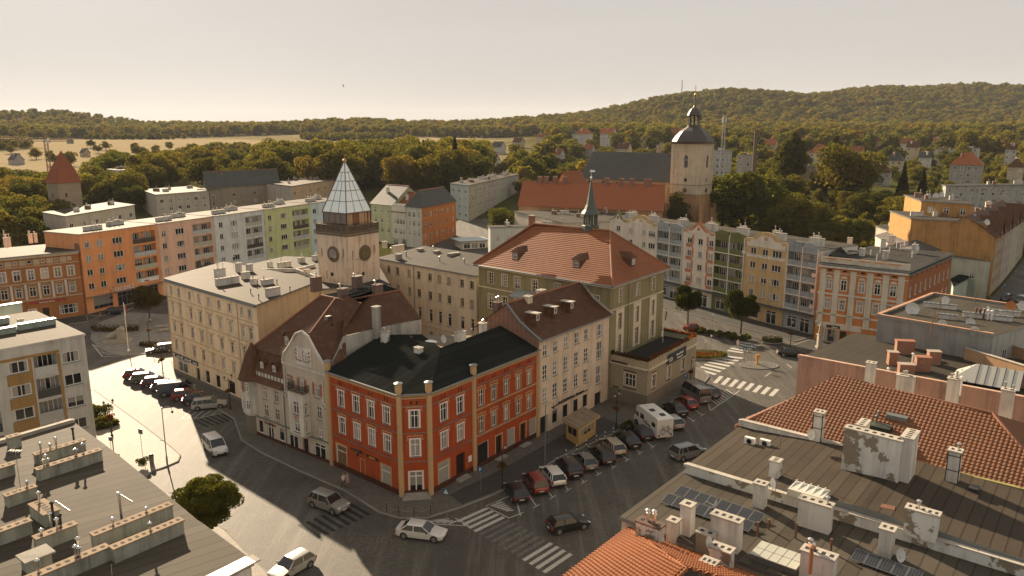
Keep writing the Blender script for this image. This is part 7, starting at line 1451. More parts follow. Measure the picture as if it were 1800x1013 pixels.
def car_meshes(kind):
    if kind in _cm: return _cm[kind]
    L, W, H, hood, belt, x1, x2, x3, x4, deck = CK[kind]; hw = W/2; X = lambda f: L/2-f*L
    st = [(0, .80, .42, .62), (.012, .90, .30, .66), (.06, .97, .20, hood-.06), (.14, 1, .19, hood), (x1, 1, .19, belt-.02), (.40, 1, .19, belt), (.62, 1, .19, belt+.01), (.84, 1, .19, belt+.02), (.93, .985, .20, deck), (.985, .93, .28, deck-.03), (1.0, .86, .36, deck-.12)]
    V = []; Fc = []; nr = 9
    for f, w, zb, zt in st:
        x = X(f); w *= hw; V += [(x, s*w*q, z) for s, q, z in ((-1, .88, zb), (-1, .985, zb+.10), (-1, 1.0, zb+(zt-zb)*.55), (-1, .955, zt-.045), (0, .5, zt+.015), (1, .955, zt-.045), (1, 1.0, zb+(zt-zb)*.55), (1, .985, zb+.10), (1, .88, zb))]
    for i in range(len(st)-1):
        for j in range(nr): k = (j+1) % nr; Fc.append((i*nr+j, i*nr+k, (i+1)*nr+k, (i+1)*nr+j))
    Fc.append(tuple(range(nr))[::-1]); Fc.append(tuple((len(st)-1)*nr+j for j in range(nr)))
    body = MB(); body.v = V; body.f = Fc; body.m = [0]*len(Fc); bz = belt-.05; rw, bw = hw*.74 if kind not in ('van', 'minibus', 'caddy') else hw*.86, hw*.945
    # roof panel and pillars
    rz = H; n = len(body.v); e = .05
    ring = [(X(x2)+.03, rw*.9), (X(x2)-.10, rw), (X((x2+x3)/2), rw*1.01), (X(x3)+.10, rw), (X(x3)-.03, rw*.9)]
    top = [(x, -y, rz-.05) for x, y in ring]+[(x, y, rz-.05) for x, y in reversed(ring)]; up_ = [(x*.97+X((x2+x3)/2)*.03, y*.86, rz-.005 if abs(y) > 0 else rz) for x, y, z in top]
    body.v += top+up_; m_ = len(top)
    for i in range(m_): body.f.append((n+i, n+(i+1) % m_, n+m_+(i+1) % m_, n+m_+i)); body.m.append(0)
    body.f.append(tuple(n+m_+i for i in range(m_))); body.m.append(0); body.f.append(tuple(n+m_-1-i for i in range(m_))); body.m.append(0)
    def B4(f, s, up): return Vector((X(f), s*(rw if up else bw), rz-.06 if up else bz+.02))
    for s in (-1, 1):
        for fb, ft, r in ((x1+.005, x2, .045), ((x1+x4)/2+.02, (x2+x3)/2+.02, .04), (x4-.015, x3, .06)): body.tube(B4(fb, s, 0), B4(ft, s, 1), r, r*.8, 5)
        if kind in ('wagon', 'suv', 'mpv', 'minibus', 'van'): body.tube(B4(x4-.14, s, 0), B4(x3-.10, s, 1), .04, n=5)
    gl = {}
    def pane(nm, pts): m = MB(CGLASS); m.poly(pts); gl.setdefault(nm, []).append(m.mesh(nm))
    k = .97
    pane('windscreen', [B4(x1, -k, 0), B4(x1, k, 0), B4(x2, k, 1), B4(x2, -k, 1)]); pane('rear_window', [B4(x4, k, 0), B4(x4, -k, 0), B4(x3, -k, 1), B4(x3, k, 1)])
    if kind == 'van': solid = True
    for s in (-1, 1):
        pts = [B4(x1, s*k, 0), B4(x4, s*k, 0), B4(x3, s*k, 1), B4(x2, s*k, 1)]; pane('side_window', pts if s > 0 else pts[::-1])
    if kind == 'van':      # panelled rear half
        for s in (-1, 1): body.poly([B4(.40, s*1.0, 0), B4(x4, s, 0), B4(x3, s*1.01, 1), B4(.40, s*1.01, 1)][::s])
        body.poly([B4(x4+.003, -1, 0), B4(x4+.003, 1, 0), B4(x3+.003, 1, 1), B4(x3+.003, -1, 1)])
    wr = .335 if kind not in ('minibus', 'van', 'suv') else .36; ty = MB(TYRE); ty.tube((0, -.11, 0), (0, .11, 0), wr, wr, 20); rm = MB(RIM, TRIMB); rm.tube((0, -.118, 0), (0, .118, 0), wr*.66, wr*.66, 16)
    for i in range(5): a = i*1.2566; c = (math.cos(a)*wr*.42, math.sin(a)*wr*.42); rm.tube((c[0], -.121, c[1]), (c[0], .121, c[1]), wr*.11, wr*.11, 6, 1)
    ars = []
    for fx in (.18, .81):
        for s in (-1, 1): ar = MB(TRIMB); ars.append(ar); ar.tube((X(fx), s*(hw-.16), wr), (X(fx), s*(hw+.004), wr), wr*1.17, wr*1.17, 20)
    bp = [MB(TRIMB), MB(TRIMB)]; bp[0].box((X(.008)-.02, -hw*.62, .30), (X(.004)+.03, hw*.62, .47)); bp[1].box((X(1.0)-.02, -hw*.78, .33), (X(.995)+.02, hw*.78, .44))
    hl = [MB(LAMPW) for _ in range(2)]; tl = [MB(LAMPR) for _ in range(2)]; mi = [MB(TRIMB) for _ in range(2)]
    for q, s in enumerate((-1, 1)): hl[q].obox((X(.028), s*hw*.70, hood-.24), (1, -s*.5), .16, .34, .13); tl[q].obox((X(.985), s*hw*.80, deck-.36), (1, s*.3), .14, .24, .26); mi[q].box((X(x1+.05)-.06, s*(hw+.02), belt-.02), (X(x1+.05)+.06, s*(hw+.18), belt+.12))
    pl = MB(PLATE); pl.box((X(1.0)-.035, -.26, .52), (X(1.0)-.005, .26, .63)); pf = MB(PLATE); pf.box((X(0)+.005, -.26, .42), (X(0)+.035, .26, .53))
    _cm[kind] = dict(body=body, gl=gl, tyre=ty.mesh('tyre', smooth=False), rim=rm.mesh('rim'), arch=[m.mesh('wheel_arch') for m in ars], bump=[m.mesh('bumper') for m in bp], hl=[m.mesh('headlight') for m in hl], tl=[m.mesh('tail_light') for m in tl], mi=[m.mesh('mirror') for m in mi], pl=pl.mesh('number_plate'), pf=pf.mesh('number_plate'), wr=wr, X=X, hw=hw, bm={}); return _cm[kind]
def car(kind, col, c, az, label, group=None, metal=.3):
    """c = photograph point on the ground under the middle of the car, az = compass direction of its nose"""
    M = car_meshes(kind); key = str(col); p = at(c[0], c[1], 0) if len(c) == 2 else Vector(c); name = {'van': 'parked_van', 'minibus': 'minibus', 'caddy': 'delivery_van'}.get(kind, 'car')
    o = thing(name, label, 'van' if kind in ('van', 'minibus', 'caddy') else 'car', (p.x, p.y, .005), math.pi/2-R(az), group)
    if key not in M['bm']:
        M['body'].mats = [carpaint('car_'+key, col, metal)]; me = M['body'].mesh('car_body', smooth=True); me.set_sharp_from_angle(angle=R(38)); M['bm'][key] = me
    b = link('body', M['bm'][key], o); [link('wheel_arch', q, b) for q in M['arch']]; [link('bumper', q, b) for q in M['bump']]
    for nm, ms in M['gl'].items():
        for me in ms: link(nm, me, o)
    for fx in (.18, .81):
        for s in (-1, 1):
            w = link('wheel', M['tyre'], o, Matrix.Translation((M['X'](fx), s*(M['hw']-.095), M['wr']))); link('rim', M['rim'], w)
    for me in M['hl']: link('headlight', me, o)
    for me in M['tl']: link('tail_light', me, o)
    for me in M['mi']: link('mirror', me, o)
    link('number_plate', M['pl'], o); link('number_plate', M['pf'], o); return o
RED_, BLK, WHT, SIL, GRY, GLD, DBL = (.26,.022,.015), (.008,.008,.009), (.62,.60,.55), (.34,.33,.30), (.14,.135,.125), (.36,.31,.23), (.018,.03,.055)
GR = 'cars parked at an angle along the pavement'
for k, c, p, l in (('hatch', BLK, (907,872), 'black hatchback parked beside the hatched bay nearest the zebra crossing'), ('mpv', (.20,.022,.014), (941,857), 'dark red people carrier parked between black hatchback and white estate'), ('wagon', WHT, (971,843), 'white estate car parked beside the dark red people carrier'), ('suv', BLK, (1000,830), 'tall black car parked between white estate and grey hatchback'), ('hatch', GRY, (1028,818), 'grey hatchback parked between two black cars below the kiosk'), ('wagon', BLK, (1057,806), 'black estate car parked beside the pale gold estate'),
                   ('wagon', GLD, (1076,791), 'pale gold estate parked behind the chained bollards'), ('sedan', BLK, (1102,779), 'black saloon parked second from the motorhome'), ('hatch', (.012,.012,.016), (1125,767), 'black hatchback parked right beside the motorhome'), ('hatch', SIL, (1181,748), 'silver hatchback parked behind the motorhome'), ('sedan', BLK, (1186,725), 'black saloon parked next to the red hatchback by the annex'), ('hatch', RED_, (1206,714), 'bright red hatchback parked along the annex'), ('minibus', (.20,.185,.16), (1222,701), 'grey minibus parked beside the red hatchback'), ('hatch', DBL, (1245,695), 'dark blue car parked behind the grey minibus')): car(k, c, p, 343, l)
car('sedan', WHT, (741,943), 103, 'white saloon turning across the junction', metal=0); car('suv', (.22,.21,.19), (578,893), 122, 'silver grey crossover driving over the dark zebra crossing'); car('hatch', (.010,.014,.010), (998,929), 68, 'dark green hatchback driving along the wide street'); car('suv', (.17,.18,.18), (1208,803), 62, 'silver grey off-roader driving along the wide street past the parked cars')
car('caddy', (.55,.52,.47), (379,793), 140, 'cream white delivery van driving down the sett paved street', metal=0); car('hatch', (.42,.40,.36), (514,1005), 215, 'pale silver hatchback waiting at the bottom of the sett paved street'); car('wagon', (.04,.05,.05), (282,619), 245, 'dark estate car parked at the corner of the cream tenement'); car('hatch', BLK, (206,552), 80, 'dark car parked under the clothes shop tree')
car('sedan', (.010,.013,.010), (1391,626), 100, 'black saloon parked beside the statue opposite the striped tenement'); car('cabrio', (.20,.025,.014), (1220,582), 105, 'red car parked beside the hedge strip under the street trees'); car('suv', (.02,.02,.022), (1768,528), 40, 'black car parked in the side street by the blue sign'); car('suv', (.10,.10,.10), (1793,531), 40, 'grey car parked next to the black one in the side street')
a, e = at(243, 664, 0), at(368, 717, 0)
for i, (k, c, l) in enumerate((('hatch', RED_, 'red hatchback at the far end of the sunlit row of parked cars'), ('wagon', GRY, 'grey estate second in the sunlit row of parked cars'), ('hatch', (.11,.03,.06), 'dark plum hatchback third in the sunlit row'), ('hatch', (.10,.09,.10), 'charcoal hatchback parked next to the blue van'), ('van', (.06,.075,.11), 'blue panel van in the sunlit row of parked cars'), ('hatch', (.28,.03,.02), 'red hatchback parked between the blue van and a black car'), ('hatch', BLK, 'black hatchback parked beside the silver estate'), ('wagon', (.40,.38,.34), 'silver estate parked by the hatched area and dark zebra'))): f = i/7; q = a.lerp(e, f); car(k, c, (q.x, q.y, 0), 72, l)
def motorhome():
    p = at(1146, 757, 0); az = 343; o = thing('motorhome', 'white motorhome with bicycle on its rear rack parked among the cars', 'motorhome', (p.x, p.y, .005), math.pi/2-R(az)); WM = carpaint('motorhome_white', (.62,.60,.55), 0)
    L, hw, H = 6.9, 1.12, 2.95; m = MB(WM)
    prof = [(-L/2, .45), (-L/2, H-.15), (-L/2+.15, H), (1.9, H), (2.45, H-.25), (2.5, 2.0), (1.7, 1.95), (1.7, .45)]
    k = len(m.v); n = len(prof); m.v += [(x, -hw, z) for x, z in prof]+[(x, hw, z) for x, z in prof]; m.f += [tuple(k+i for i in range(n)), tuple(k+2*n-1-i for i in range(n))]+[(k+(i+1) % n, k+i, k+n+i, k+n+(i+1) % n) for i in range(n)]; m.m += [0]*(n+2); body = link('body', m.mesh('motorhome_body'), o)
    m = MB(WM); cab = [(1.7, .4), (1.7, 1.95), (2.2, 1.95), (2.85, 1.25), (3.4, 1.05), (3.45, .4)]; k = len(m.v); n = len(cab); m.v += [(x, -.95, z) for x, z in cab]+[(x, .95, z) for x, z in cab]; m.f += [tuple(k+i for i in range(n))[::-1], tuple(k+n+i for i in range(n))]+[(k+i, k+(i+1) % n, k+n+(i+1) % n, k+n+i) for i in range(n)]; m.m += [0]*(n+2); link('cab', m.mesh('cab'), o)
    m = MB(CGLASS); m.poly([(2.22, -.85, 1.93), (2.87, -.88, 1.27), (2.87, .88, 1.27), (2.22, .85, 1.93)]); link('windscreen', m.mesh('windscreen'), o)
    for s in (-1, 1):
        for x0, x1, z0, z1 in ((1.85, 2.6, 1.25, 1.85), (.2, 1.2, 1.5, 2.15), (-2.9, -2.0, 1.6, 2.15)): m = MB(CGLASS); m.box((x0, s*(hw if x0 < 1.8 else .95), z0), (x1, s*((hw if x0 < 1.8 else .95)+.012), z1)); link('side_window', m.mesh('side_window'), o)
        m = MB(TRIMB); m.box((-1.6, s*hw, 1.25), (.3, s*(hw+.008), 1.42)); m.box((-.9, s*hw, 1.55), (1.3, s*(hw+.008), 1.65)); link('side_stripe', m.mesh('side_stripe'), body)
    M = car_meshes('van')
    for x in (2.55, -2.0):
        for s in (-1, 1): w = link('wheel', M['tyre'], o, Matrix.Translation((x, s*(hw-.1), M['wr']))); link('rim', M['rim'], w)
    for x, y in ((1.2, 0), (-.4, .3), (-2.2, -.2)): m = MB(TRIMB, WM); m.box((x-.35, y-.3, H), (x+.35, y+.3, H+.1), 1 if x > 0 else 0); link('roof_hatch', m.mesh('roof_hatch'), body)
    for s in (-1, 1): m = MB(LAMPR); m.box((-L/2-.02, s*.85-.12, .6), (-L/2, s*.85+.12, .85)); link('tail_light', m.mesh('tail_light'), o)
    m = MB(PLATE); m.box((-L/2-.02, -.26, .62), (-L/2, .26, .74)); link('number_plate', m.mesh('number_plate'), o); m = MB(GREY)
    for y in (-.5, .5): m.tube((-L/2, y, 1.1), (-L/2-.45, y, 1.0), .025, n=5); m.tube((-L/2, y, 2.0), (-L/2-.45, y, 1.0), .02, n=5)
    link('bicycle_rack', m.mesh('bicycle_rack'), o); bk = thing('bicycle', 'dark bicycle hanging on the back of the motorhome', 'bicycle', o.matrix_basis @ Vector((-L/2-.3, 0, 1.02)), o.rotation_euler.z); me = MB(TRIMB)
    for y in (-.52, .52):
        w = MB(TYRE)
        for i in range(18): a_, b_ = i*.349, (i+1)*.349; w.tube((0, y+.33*math.cos(a_), .33+.33*math.sin(a_)), (0, y+.33*math.cos(b_), .33+.33*math.sin(b_)), .025, n=5)
        link('wheel', w.mesh('bicycle_wheel'), bk)
    for a_, b_ in (((0,-.52,.33), (0,-.2,.85)), ((0,-.2,.85), (0,.4,.85)), ((0,.4,.85), (0,.52,.33)), ((0,-.52,.33), (0,0,.3)), ((0,0,.3), (0,-.2,.85)), ((0,0,.3), (0,.4,.85)), ((0,.4,.85), (0,.38,1.0)), ((-.25,.38,1.0), (.25,.38,1.0))): me.tube(a_, b_, .018, n=5)
    link('frame', me.mesh('bicycle_frame'), bk); s_ = MB(TRIMB); s_.box((-.07, -.34, .9), (.07, -.1, .97)); link('saddle', s_.mesh('saddle'), bk)
motorhome()
# ------------------------------------------------------------------ street furniture, people
IVORY = paint('lamp_globe', (.5,.47,.38), .3); CONCW = stone('pale_stone', (.34,.30,.24), 3); YEL = paint('kiosk_yellow', (.46,.30,.11), .6); ORB = paint('orange_plastic', (.55,.22,.02), .5)
def lamp(x, y, label, h=4.6, basket=True, arms=2, az=38):
    p = at(x, y, .13); o = thing('street_lamp', label, 'street lamp', p); m = MB(BLACK); m.lathe([(.16, 0), (.16, .25), (.09, .4), (.07, 1.0), (.045, h)], (0,0,0), 10); link('post', m.mesh('lamp_post'), o)
    for s in ((-1, 1) if arms == 2 else (1,)):
        t = az_vec(az)*s; m = MB(BLACK); a = Vector((0,0,h-.5)); b = a+t*.55+Vector((0,0,.15)); m.tube(a, b, .03, n=5); m.tube(b, b+Vector((0,0,.15)), .03, n=5); q = link('arm', m.mesh('lamp_arm'), o)
        m = MB(BLACK, IVORY); m.lathe([(.08, .15), (.16, .45), (.14, .47)], b, 6, 1); m.lathe([(.2, .47), (.05, .62), (.02, .75)], b, 6, 0); link('lantern', m.mesh('lantern'), q)
    if basket:
        link('flower_basket', bush_mesh(int(x), .52, .55, 420, .085, LEAF_RED), o, Matrix.Translation((0,0,h*.52)))
    return o
for x, y, l, ar in ((197,768, 'black street lamp with flower basket beside the clipped green bed', 2), (287,661, 'black street lamp with flower basket behind the sunlit parked cars', 2), (405,719, 'black street lamp with flower basket before the cream tenement shops', 2), (263,606, 'black street lamp with flower basket on the monument plaza', 1), (883,858, 'black street lamp with flower basket beside the parking sign', 1), (1083,752, 'black double street lamp with flower basket beside the potted bushes', 2), (1213,684, 'black street lamp with flower basket at the annex corner', 1), (1389,612, 'black street lamp with flower basket before the corner shop', 1), (198,545, 'black street lamp with flower basket before the clothes shop', 1)): lamp(x, y, l, arms=ar)
def tall_lamp(x, y, h, label, az):
    p = at(x, y, .13); o = thing('street_lamp', label, 'street lamp', p); m = MB(GREY); m.tube((0,0,0), (0,0,h), .07, .045, 8); m.lathe([(.11, 0), (.11, .9), (.07, 1.0)], (0,0,0), 8); t = az_vec(az)
    for k in range(6): a, b = k*.5236, (k+1)*.5236; f = lambda w: Vector((0,0,h-.5))+t*(.55-.55*math.cos(w))+Vector((0,0,.6*math.sin(w))); m.tube(f(a), f(b), .025, n=5)
    link('post', m.mesh('lamp_post'), o); m = MB(BLACK); m.lathe([(.05, .1), (.14, -.05), (.12, -.2), (.02, -.25)], Vector((0,0,h-.55))+t*1.1, 8); link('lantern', m.mesh('lantern'), o); m = MB(GREY); m.tube((0,0,h*.42), Vector((0,0,h*.42))-t*.55, .03, n=5); link('bracket', m.mesh('bracket'), o)
tall_lamp(294, 816, 7.0, 'tall thin lamp post with curved arm on the sunlit pavement tip', 80); tall_lamp(958, 820, 7.6, 'tall grey lamp post with curved arm beside the yellow kiosk', 60)
def sign(x, y, h, shape, mat, label, az=200, text=None, size=.6):
    p = at(x, y, .13); o = thing('road_sign', label, 'sign', p); m = MB(GREY); m.tube((0,0,0), (0,0,h), .03, n=6); link('pole', m.mesh('sign_pole'), o); n = az_vec(az); t = Vector((-n.y, n.x, 0)); m = MB(mat, TEXTW); c = Vector((0,0,h-size*.55))+n*.05
    if shape == 'round': m.tube(c-n*.01, c+n*.01, size/2, n=18)
    else: m.obox(c-Vector((0,0,size/2)), t, size, .03, size)
    f = link('plate', m.mesh('sign_plate'), o)
    if text == 'P': q = link('lettering', txt('P', size*.8, TEXTW, .005), f); M = frame_mat(c+n*.03-Vector((0,0,size*.28)), t, n); q.matrix_local = M @ Matrix.Rotation(math.pi/2, 4, 'X')
    if text == 'walk': m = MB(TEXTW); a = c+n*.022; m.poly([a+t*(-size*.4)-Vector((0,0,size*.36)), a+t*size*.4-Vector((0,0,size*.36)), a+Vector((0,0,size*.4))]); link('white_triangle', m.mesh('white_triangle'), f); m = MB(TEXTK); m.tube(a+n*.004-Vector((0,0,size*.3)), a+n*.004+Vector((0,0,size*.12)), size*.05, n=5); link('figure', m.mesh('figure'), f)
sign(845,864, 2.9, 'sq', BLUES, 'blue parking sign on the pavement by the red tenement', 205, 'P', .62); sign(785,905, 2.9, 'sq', BLUES, 'blue pedestrian crossing sign on the street corner', 200, 'walk', .6); sign(1204,690, 2.9, 'sq', BLUES, 'blue parking sign with white plate beside the annex', 205, 'P', .6); sign(1308,640, 2.9, 'sq', BLUES, 'blue crossing sign on the traffic island beside the orange post', 205, 'walk', .6); sign(1320,634, 2.9, 'sq', BLUES, 'second blue crossing sign on the traffic island', 205, 'walk', .6); sign(1239,625, 2.8, 'round', TEXTW, 'round sign pole in the flower bed', 205, None, .5); sign(1249,616, 2.9, 'round', TEXTW, 'thin sign pole behind the flower bed', 205, None, .4)
sign(250,795, 3.0, 'sq', GREY, 'grey square sign seen from behind on the sunlit pavement', 20, None, .65); sign(196,795, 2.0, 'sq', GREY, 'small grey sign seen from behind near the clipped bed', 20, None, .55); sign(1252,578, 3.0, 'sq', TEXTW, 'white plate sign by the hedge strip', 205, None, .45); sign(1764,520, 2.9, 'sq', BLUES, 'blue parking sign in the side street', 220, 'P', .7)
def kiosk():
    b = B('kiosk', 'small yellow newspaper kiosk with overhanging weathered flat roof', 'kiosk', at(1018, 772, .13)); F, Lp, Rp = g(at(1017, 784, .13)), g(at(995, 771, .13)), g(at(1047, 763, .13)); K = Lp+Rp-F; gls = S(2, (), .06, .04, fm=YEL, glass=GLASS_D)
    for a, c, ops in ((Lp, F, [(1.3, .9, 2.1, 1.15, gls)]), (F, Rp, [(2.2, .9, 3.6, 1.15, S(4, (), .06, .04, fm=YEL, glass=GLASS_D))]), (Rp, K, []), (K, Lp, [])): b.wall(a, c, .13, 2.4, YEL, ops)
    O = grow([Lp, F, Rp, K], .45); m = MB(YEL, None); m = MB(YEL); m.prism(O, 2.38, 2.62); b.part('roof_fascia', m); d = (Rp-F).normalized(); n = 7
    for k in range(n): a, c = O[1].lerp(O[2], k/n), O[1].lerp(O[2], (k+.96)/n); e, f = O[0].lerp(O[3], k/n), O[0].lerp(O[3], (k+.96)/n); m = MB(stucco('kiosk_roof_felt', (.24,.18,.12), .4)); m.prism([a, c, f, e], 2.622, 2.68+.03*(k % 2)); b.part('roof_sheet', m)
kiosk()
def post(x, y, h, mats, label, name='bollard', group=None, r=.05):
    p = at(x, y, .13); o = thing(name, label, 'bollard', p, None, group); n = len(mats)
    for k, mt in enumerate(mats): m = MB(mt); m.tube((0,0,h*k/n), (0,0,h*(k+1)/n), r, n=8); link('band' if n > 1 else 'post', m.mesh('bollard_band'), o)
    if n == 1: m = MB(mats[0]); m.lathe([(r*1.3, h), (r*1.5, h+.06), (.01, h+.13)], (0,0,0), 8); link('cap', m.mesh('bollard_cap'), o)
    return p+Vector((0,0,h*.85))
def chain(ps, label):
    m = MB(GREY)
    for a, b in zip(ps, ps[1:]):
        for k in range(8): f0, f1 = k/8, (k+1)/8; q = lambda f: a.lerp(b, f)-Vector((0,0,.25*4*f*(1-f))); m.tube(q(f0), q(f1), .022, n=5)
    tag(x_obj('chain', m), label, 'chain')
chain([post(x, y, 1.0, (BLACK, TEXTW, BLACK, TEXTW), 'black and white banded bollard holding the chain behind parked cars', group='banded bollards behind the parked cars') for x, y in ((995,804), (1013,795), (1030,786), (1048,778), (1063,771), (1078,764))], 'steel chain slung between the black and white bollards')
chain([post(x, y, .95, (BLACK,), 'black iron bollard on the corner of the red tenement', group='black bollards on the corner', r=.04) for x, y in ((680,901), (701,908), (728,909), (757,906))], 'thin chain slung between black corner bollards')
p = at(1331, 640, .13); o = thing('traffic_post', 'orange plastic traffic post on the island', 'traffic post', p); m = MB(ORB); m.lathe([(.22, 0), (.2, .25), (.17, .3), (.17, 1.1)], (0,0,0), 12); link('base', m.mesh('post_base'), o); m = MB(ORB); m.obox((0,0,1.1), (1,.3), .62, .24, .5); link('head', m.mesh('post_head'), o)
def bed(name, label, x, y, rx, ry, mats, n=1600, h=.5, z=0.0):
    p = at(x, y, z); o = thing(name, label, 'flower bed', p); rng = np.random.default_rng(int(x)); m = MB(KERB); m.lathe([(1, 0), (1, .22)], (0,0,0), 24, sx=rx, sy=ry); link('kerb', m.mesh('bed_kerb'), o)
    a = rng.uniform(0, 6.28, n); r = np.where(rng.random(n) < .5, rng.uniform(.82, .98, n), np.sqrt(rng.random(n))*.8); P_ = np.stack([np.cos(a)*r*rx, np.sin(a)*r*ry, .25+h*rng.random(n)*np.where(r > .8, 1, .6)], 1); hd = r > .8
    for sel, nm, mt in ((hd, 'box_hedge', mats[0]), (~hd, 'flowers', mats[1])): V, Q = leaf_quads(rng, P_[sel], np.tile([0, 0, 1.0], (sel.sum(), 1)), .12); link(nm, fast_mesh(nm, V, Q, mt), o)
bed('flower_bed', 'oval flower bed with clipped green edge beside the annex', 1236, 627, 4.2, 2.0, (LEAF_B, LEAF_RED), 3200); bed('round_bed', 'small round dark green bed before the corner shop', 1357, 602, 1.9, 1.3, (LEAF_B, LEAF_B), 1200, .7, .13); bed('flower_bed', 'rust coloured flower bed behind the stone monument', 203, 583, 4.8, 1.5, (LEAF_RED2, LEAF_RED2), 2200, .9, .12); bed('flower_bed', 'reddish flower bed at the corner of the monument plaza', 270, 610, 2.6, 1.0, (LEAF_RED2, LEAF_RED), 1400, .6, .12)
def shrub(x, y, r, h, mat, label, z=.13, n=1500, leaf=.12, name='shrub'): o = link(name, bush_mesh(int(x*3+y), r, h, n, leaf, mat)); o.location = at(x, y, z); tag(o, label, 'shrub'); return o
shrub(174, 735, 2.2, 2.0, LEAF_B, 'dark clipped shrub against the white block of flats', n=2600); shrub(180, 746, 1.6, 1.2, LEAF_B, 'low rounded green shrub in front of the dark clipped one'); shrub(195, 748, 1.3, .8, LEAF_A, 'low flowering shrub at the foot of the flower basket lamp')
for k in range(5): shrub(1232+18*k, 585+3.2*k, 1.7, 1.0, LEAF_B, ('hedge shrub nearest the red car', 'hedge shrub second from the red car', 'hedge shrub between the two street trees', 'hedge shrub just before the tan shop tree', 'hedge shrub at the zebra end of the strip')[k], n=1400)
for x, y, l in ((1096,757, 'leafy potted bush beside the double street lamp'), (1105,752, 'taller potted bush next to the motorhome'), (249,822, 'dark potted plant by the pavement litter bin')): shrub(x, y, .7, 1.4, LEAF_B, l, n=700, leaf=.1, name='potted_bush')
h_ = hedge('hedge', at(168, 757, .13), at(208, 745, .13), .7, .8, LEAF_B, 1400); tag(h_, 'straight low hedge in front of the clipped shrubs', 'hedge')
def monument():
    p = at(207, 601, .12); o = thing('stone_monument', 'pale stone lion monument on a stepped plinth beside the flagpole', 'monument', p); m = MB(CONCW); m.obox((0,0,0), az_vec(80), 4.6, 2.6, .3); m.obox((0,0,.3), az_vec(80), 3.6, 1.8, .25); link('plinth', m.mesh('plinth'), o); m = MB(CONCW); m.obox((.7,.1,.55), az_vec(80), 1.2, 1.0, 1.9, taper=.92); link('pedestal', m.mesh('pedestal'), o)
    m = MB(CONCW); t = az_vec(80)
    for k in range(7): a = Vector((.9-.42*k*t.x, .1, 2.1-.20*k+ (.25 if k < 2 else 0))); m.lathe([(.18, -.55), (.5, -.3), (.58, 0), (.46, .38), (.12, .55)], a, 10)
    link('lion_figure', m.mesh('lion_figure', smooth=True), o)
    p = at(226, 617, .12); o = thing('flagpole', 'white flagpole with limp flag on the monument plaza', 'flagpole', p); m = MB(WHITE); m.tube((0,0,0), (0,0,8.6), .075, .045, 8); m.lathe([(.25, 0), (.2, .3), (.08, .35)], (0,0,0), 8); link('pole', m.mesh('pole'), o); m = MB(TEXTW, REDS); flag(m, Vector((.05,0,8.3)), az_vec(110), .6, 2.0); link('flag', m.mesh('flag'), o)
    p = at(1440, 612, .13); o = thing('statue', 'stone saint statue on a tall pillar before the striped tenement', 'statue', p); m = MB(CONCW); m.obox((0,0,0), (1,0), 1.1, 1.1, .4); m.obox((0,0,.4), (1,0), .8, .8, 2.0); m.obox((0,0,2.4), (1,0), 1.0, 1.0, .2); link('pillar', m.mesh('pillar'), o); m = MB(CONCW); m.lathe([(.34, 2.6), (.36, 3.0), (.27, 3.6), (.33, 4.05), (.28, 4.25), (.1, 4.35), (.15, 4.5), (.15, 4.65), (.04, 4.75)], (0,0,0), 10); m.tube((.2,-.1,4.0), (.42,-.25,3.7), .08, n=6); link('figure', m.mesh('figure', smooth=True), o)
    for k, (x, y, l) in enumerate(((285,577, 'pale stone bench slab beside the cream tenement'), (291,583, 'second pale stone bench slab beside the cream tenement'))): p = at(x, y, .12); o = thing('stone_bench', l, 'bench', p); m = MB(CONCW); m.obox((0,0,.42), az_vec(70), 2.4, .7, .14); link('seat', m.mesh('bench_seat'), o); [link('leg', (lambda q: (q.obox(Vector((0,0,0))+az_vec(70)*s, az_vec(70), .3, .6, .42), q.mesh('bench_leg'))[1])(MB(CONCW)), o) for s in (-.8, .8)]
    p = at(267, 815, .13); o = thing('litter_bin', 'grey litter bin with a post on the sunlit pavement', 'bin', p); m = MB(GREY); m.lathe([(.24, 0), (.28, .9), (.28, 1.0)], (0,0,0), 10); link('bin_body', m.mesh('bin_body'), o); m = MB(BLACK); m.lathe([(.3, 1.0), (.1, 1.2)], (0,0,0), 10); link('lid', m.mesh('lid'), o)
monument()
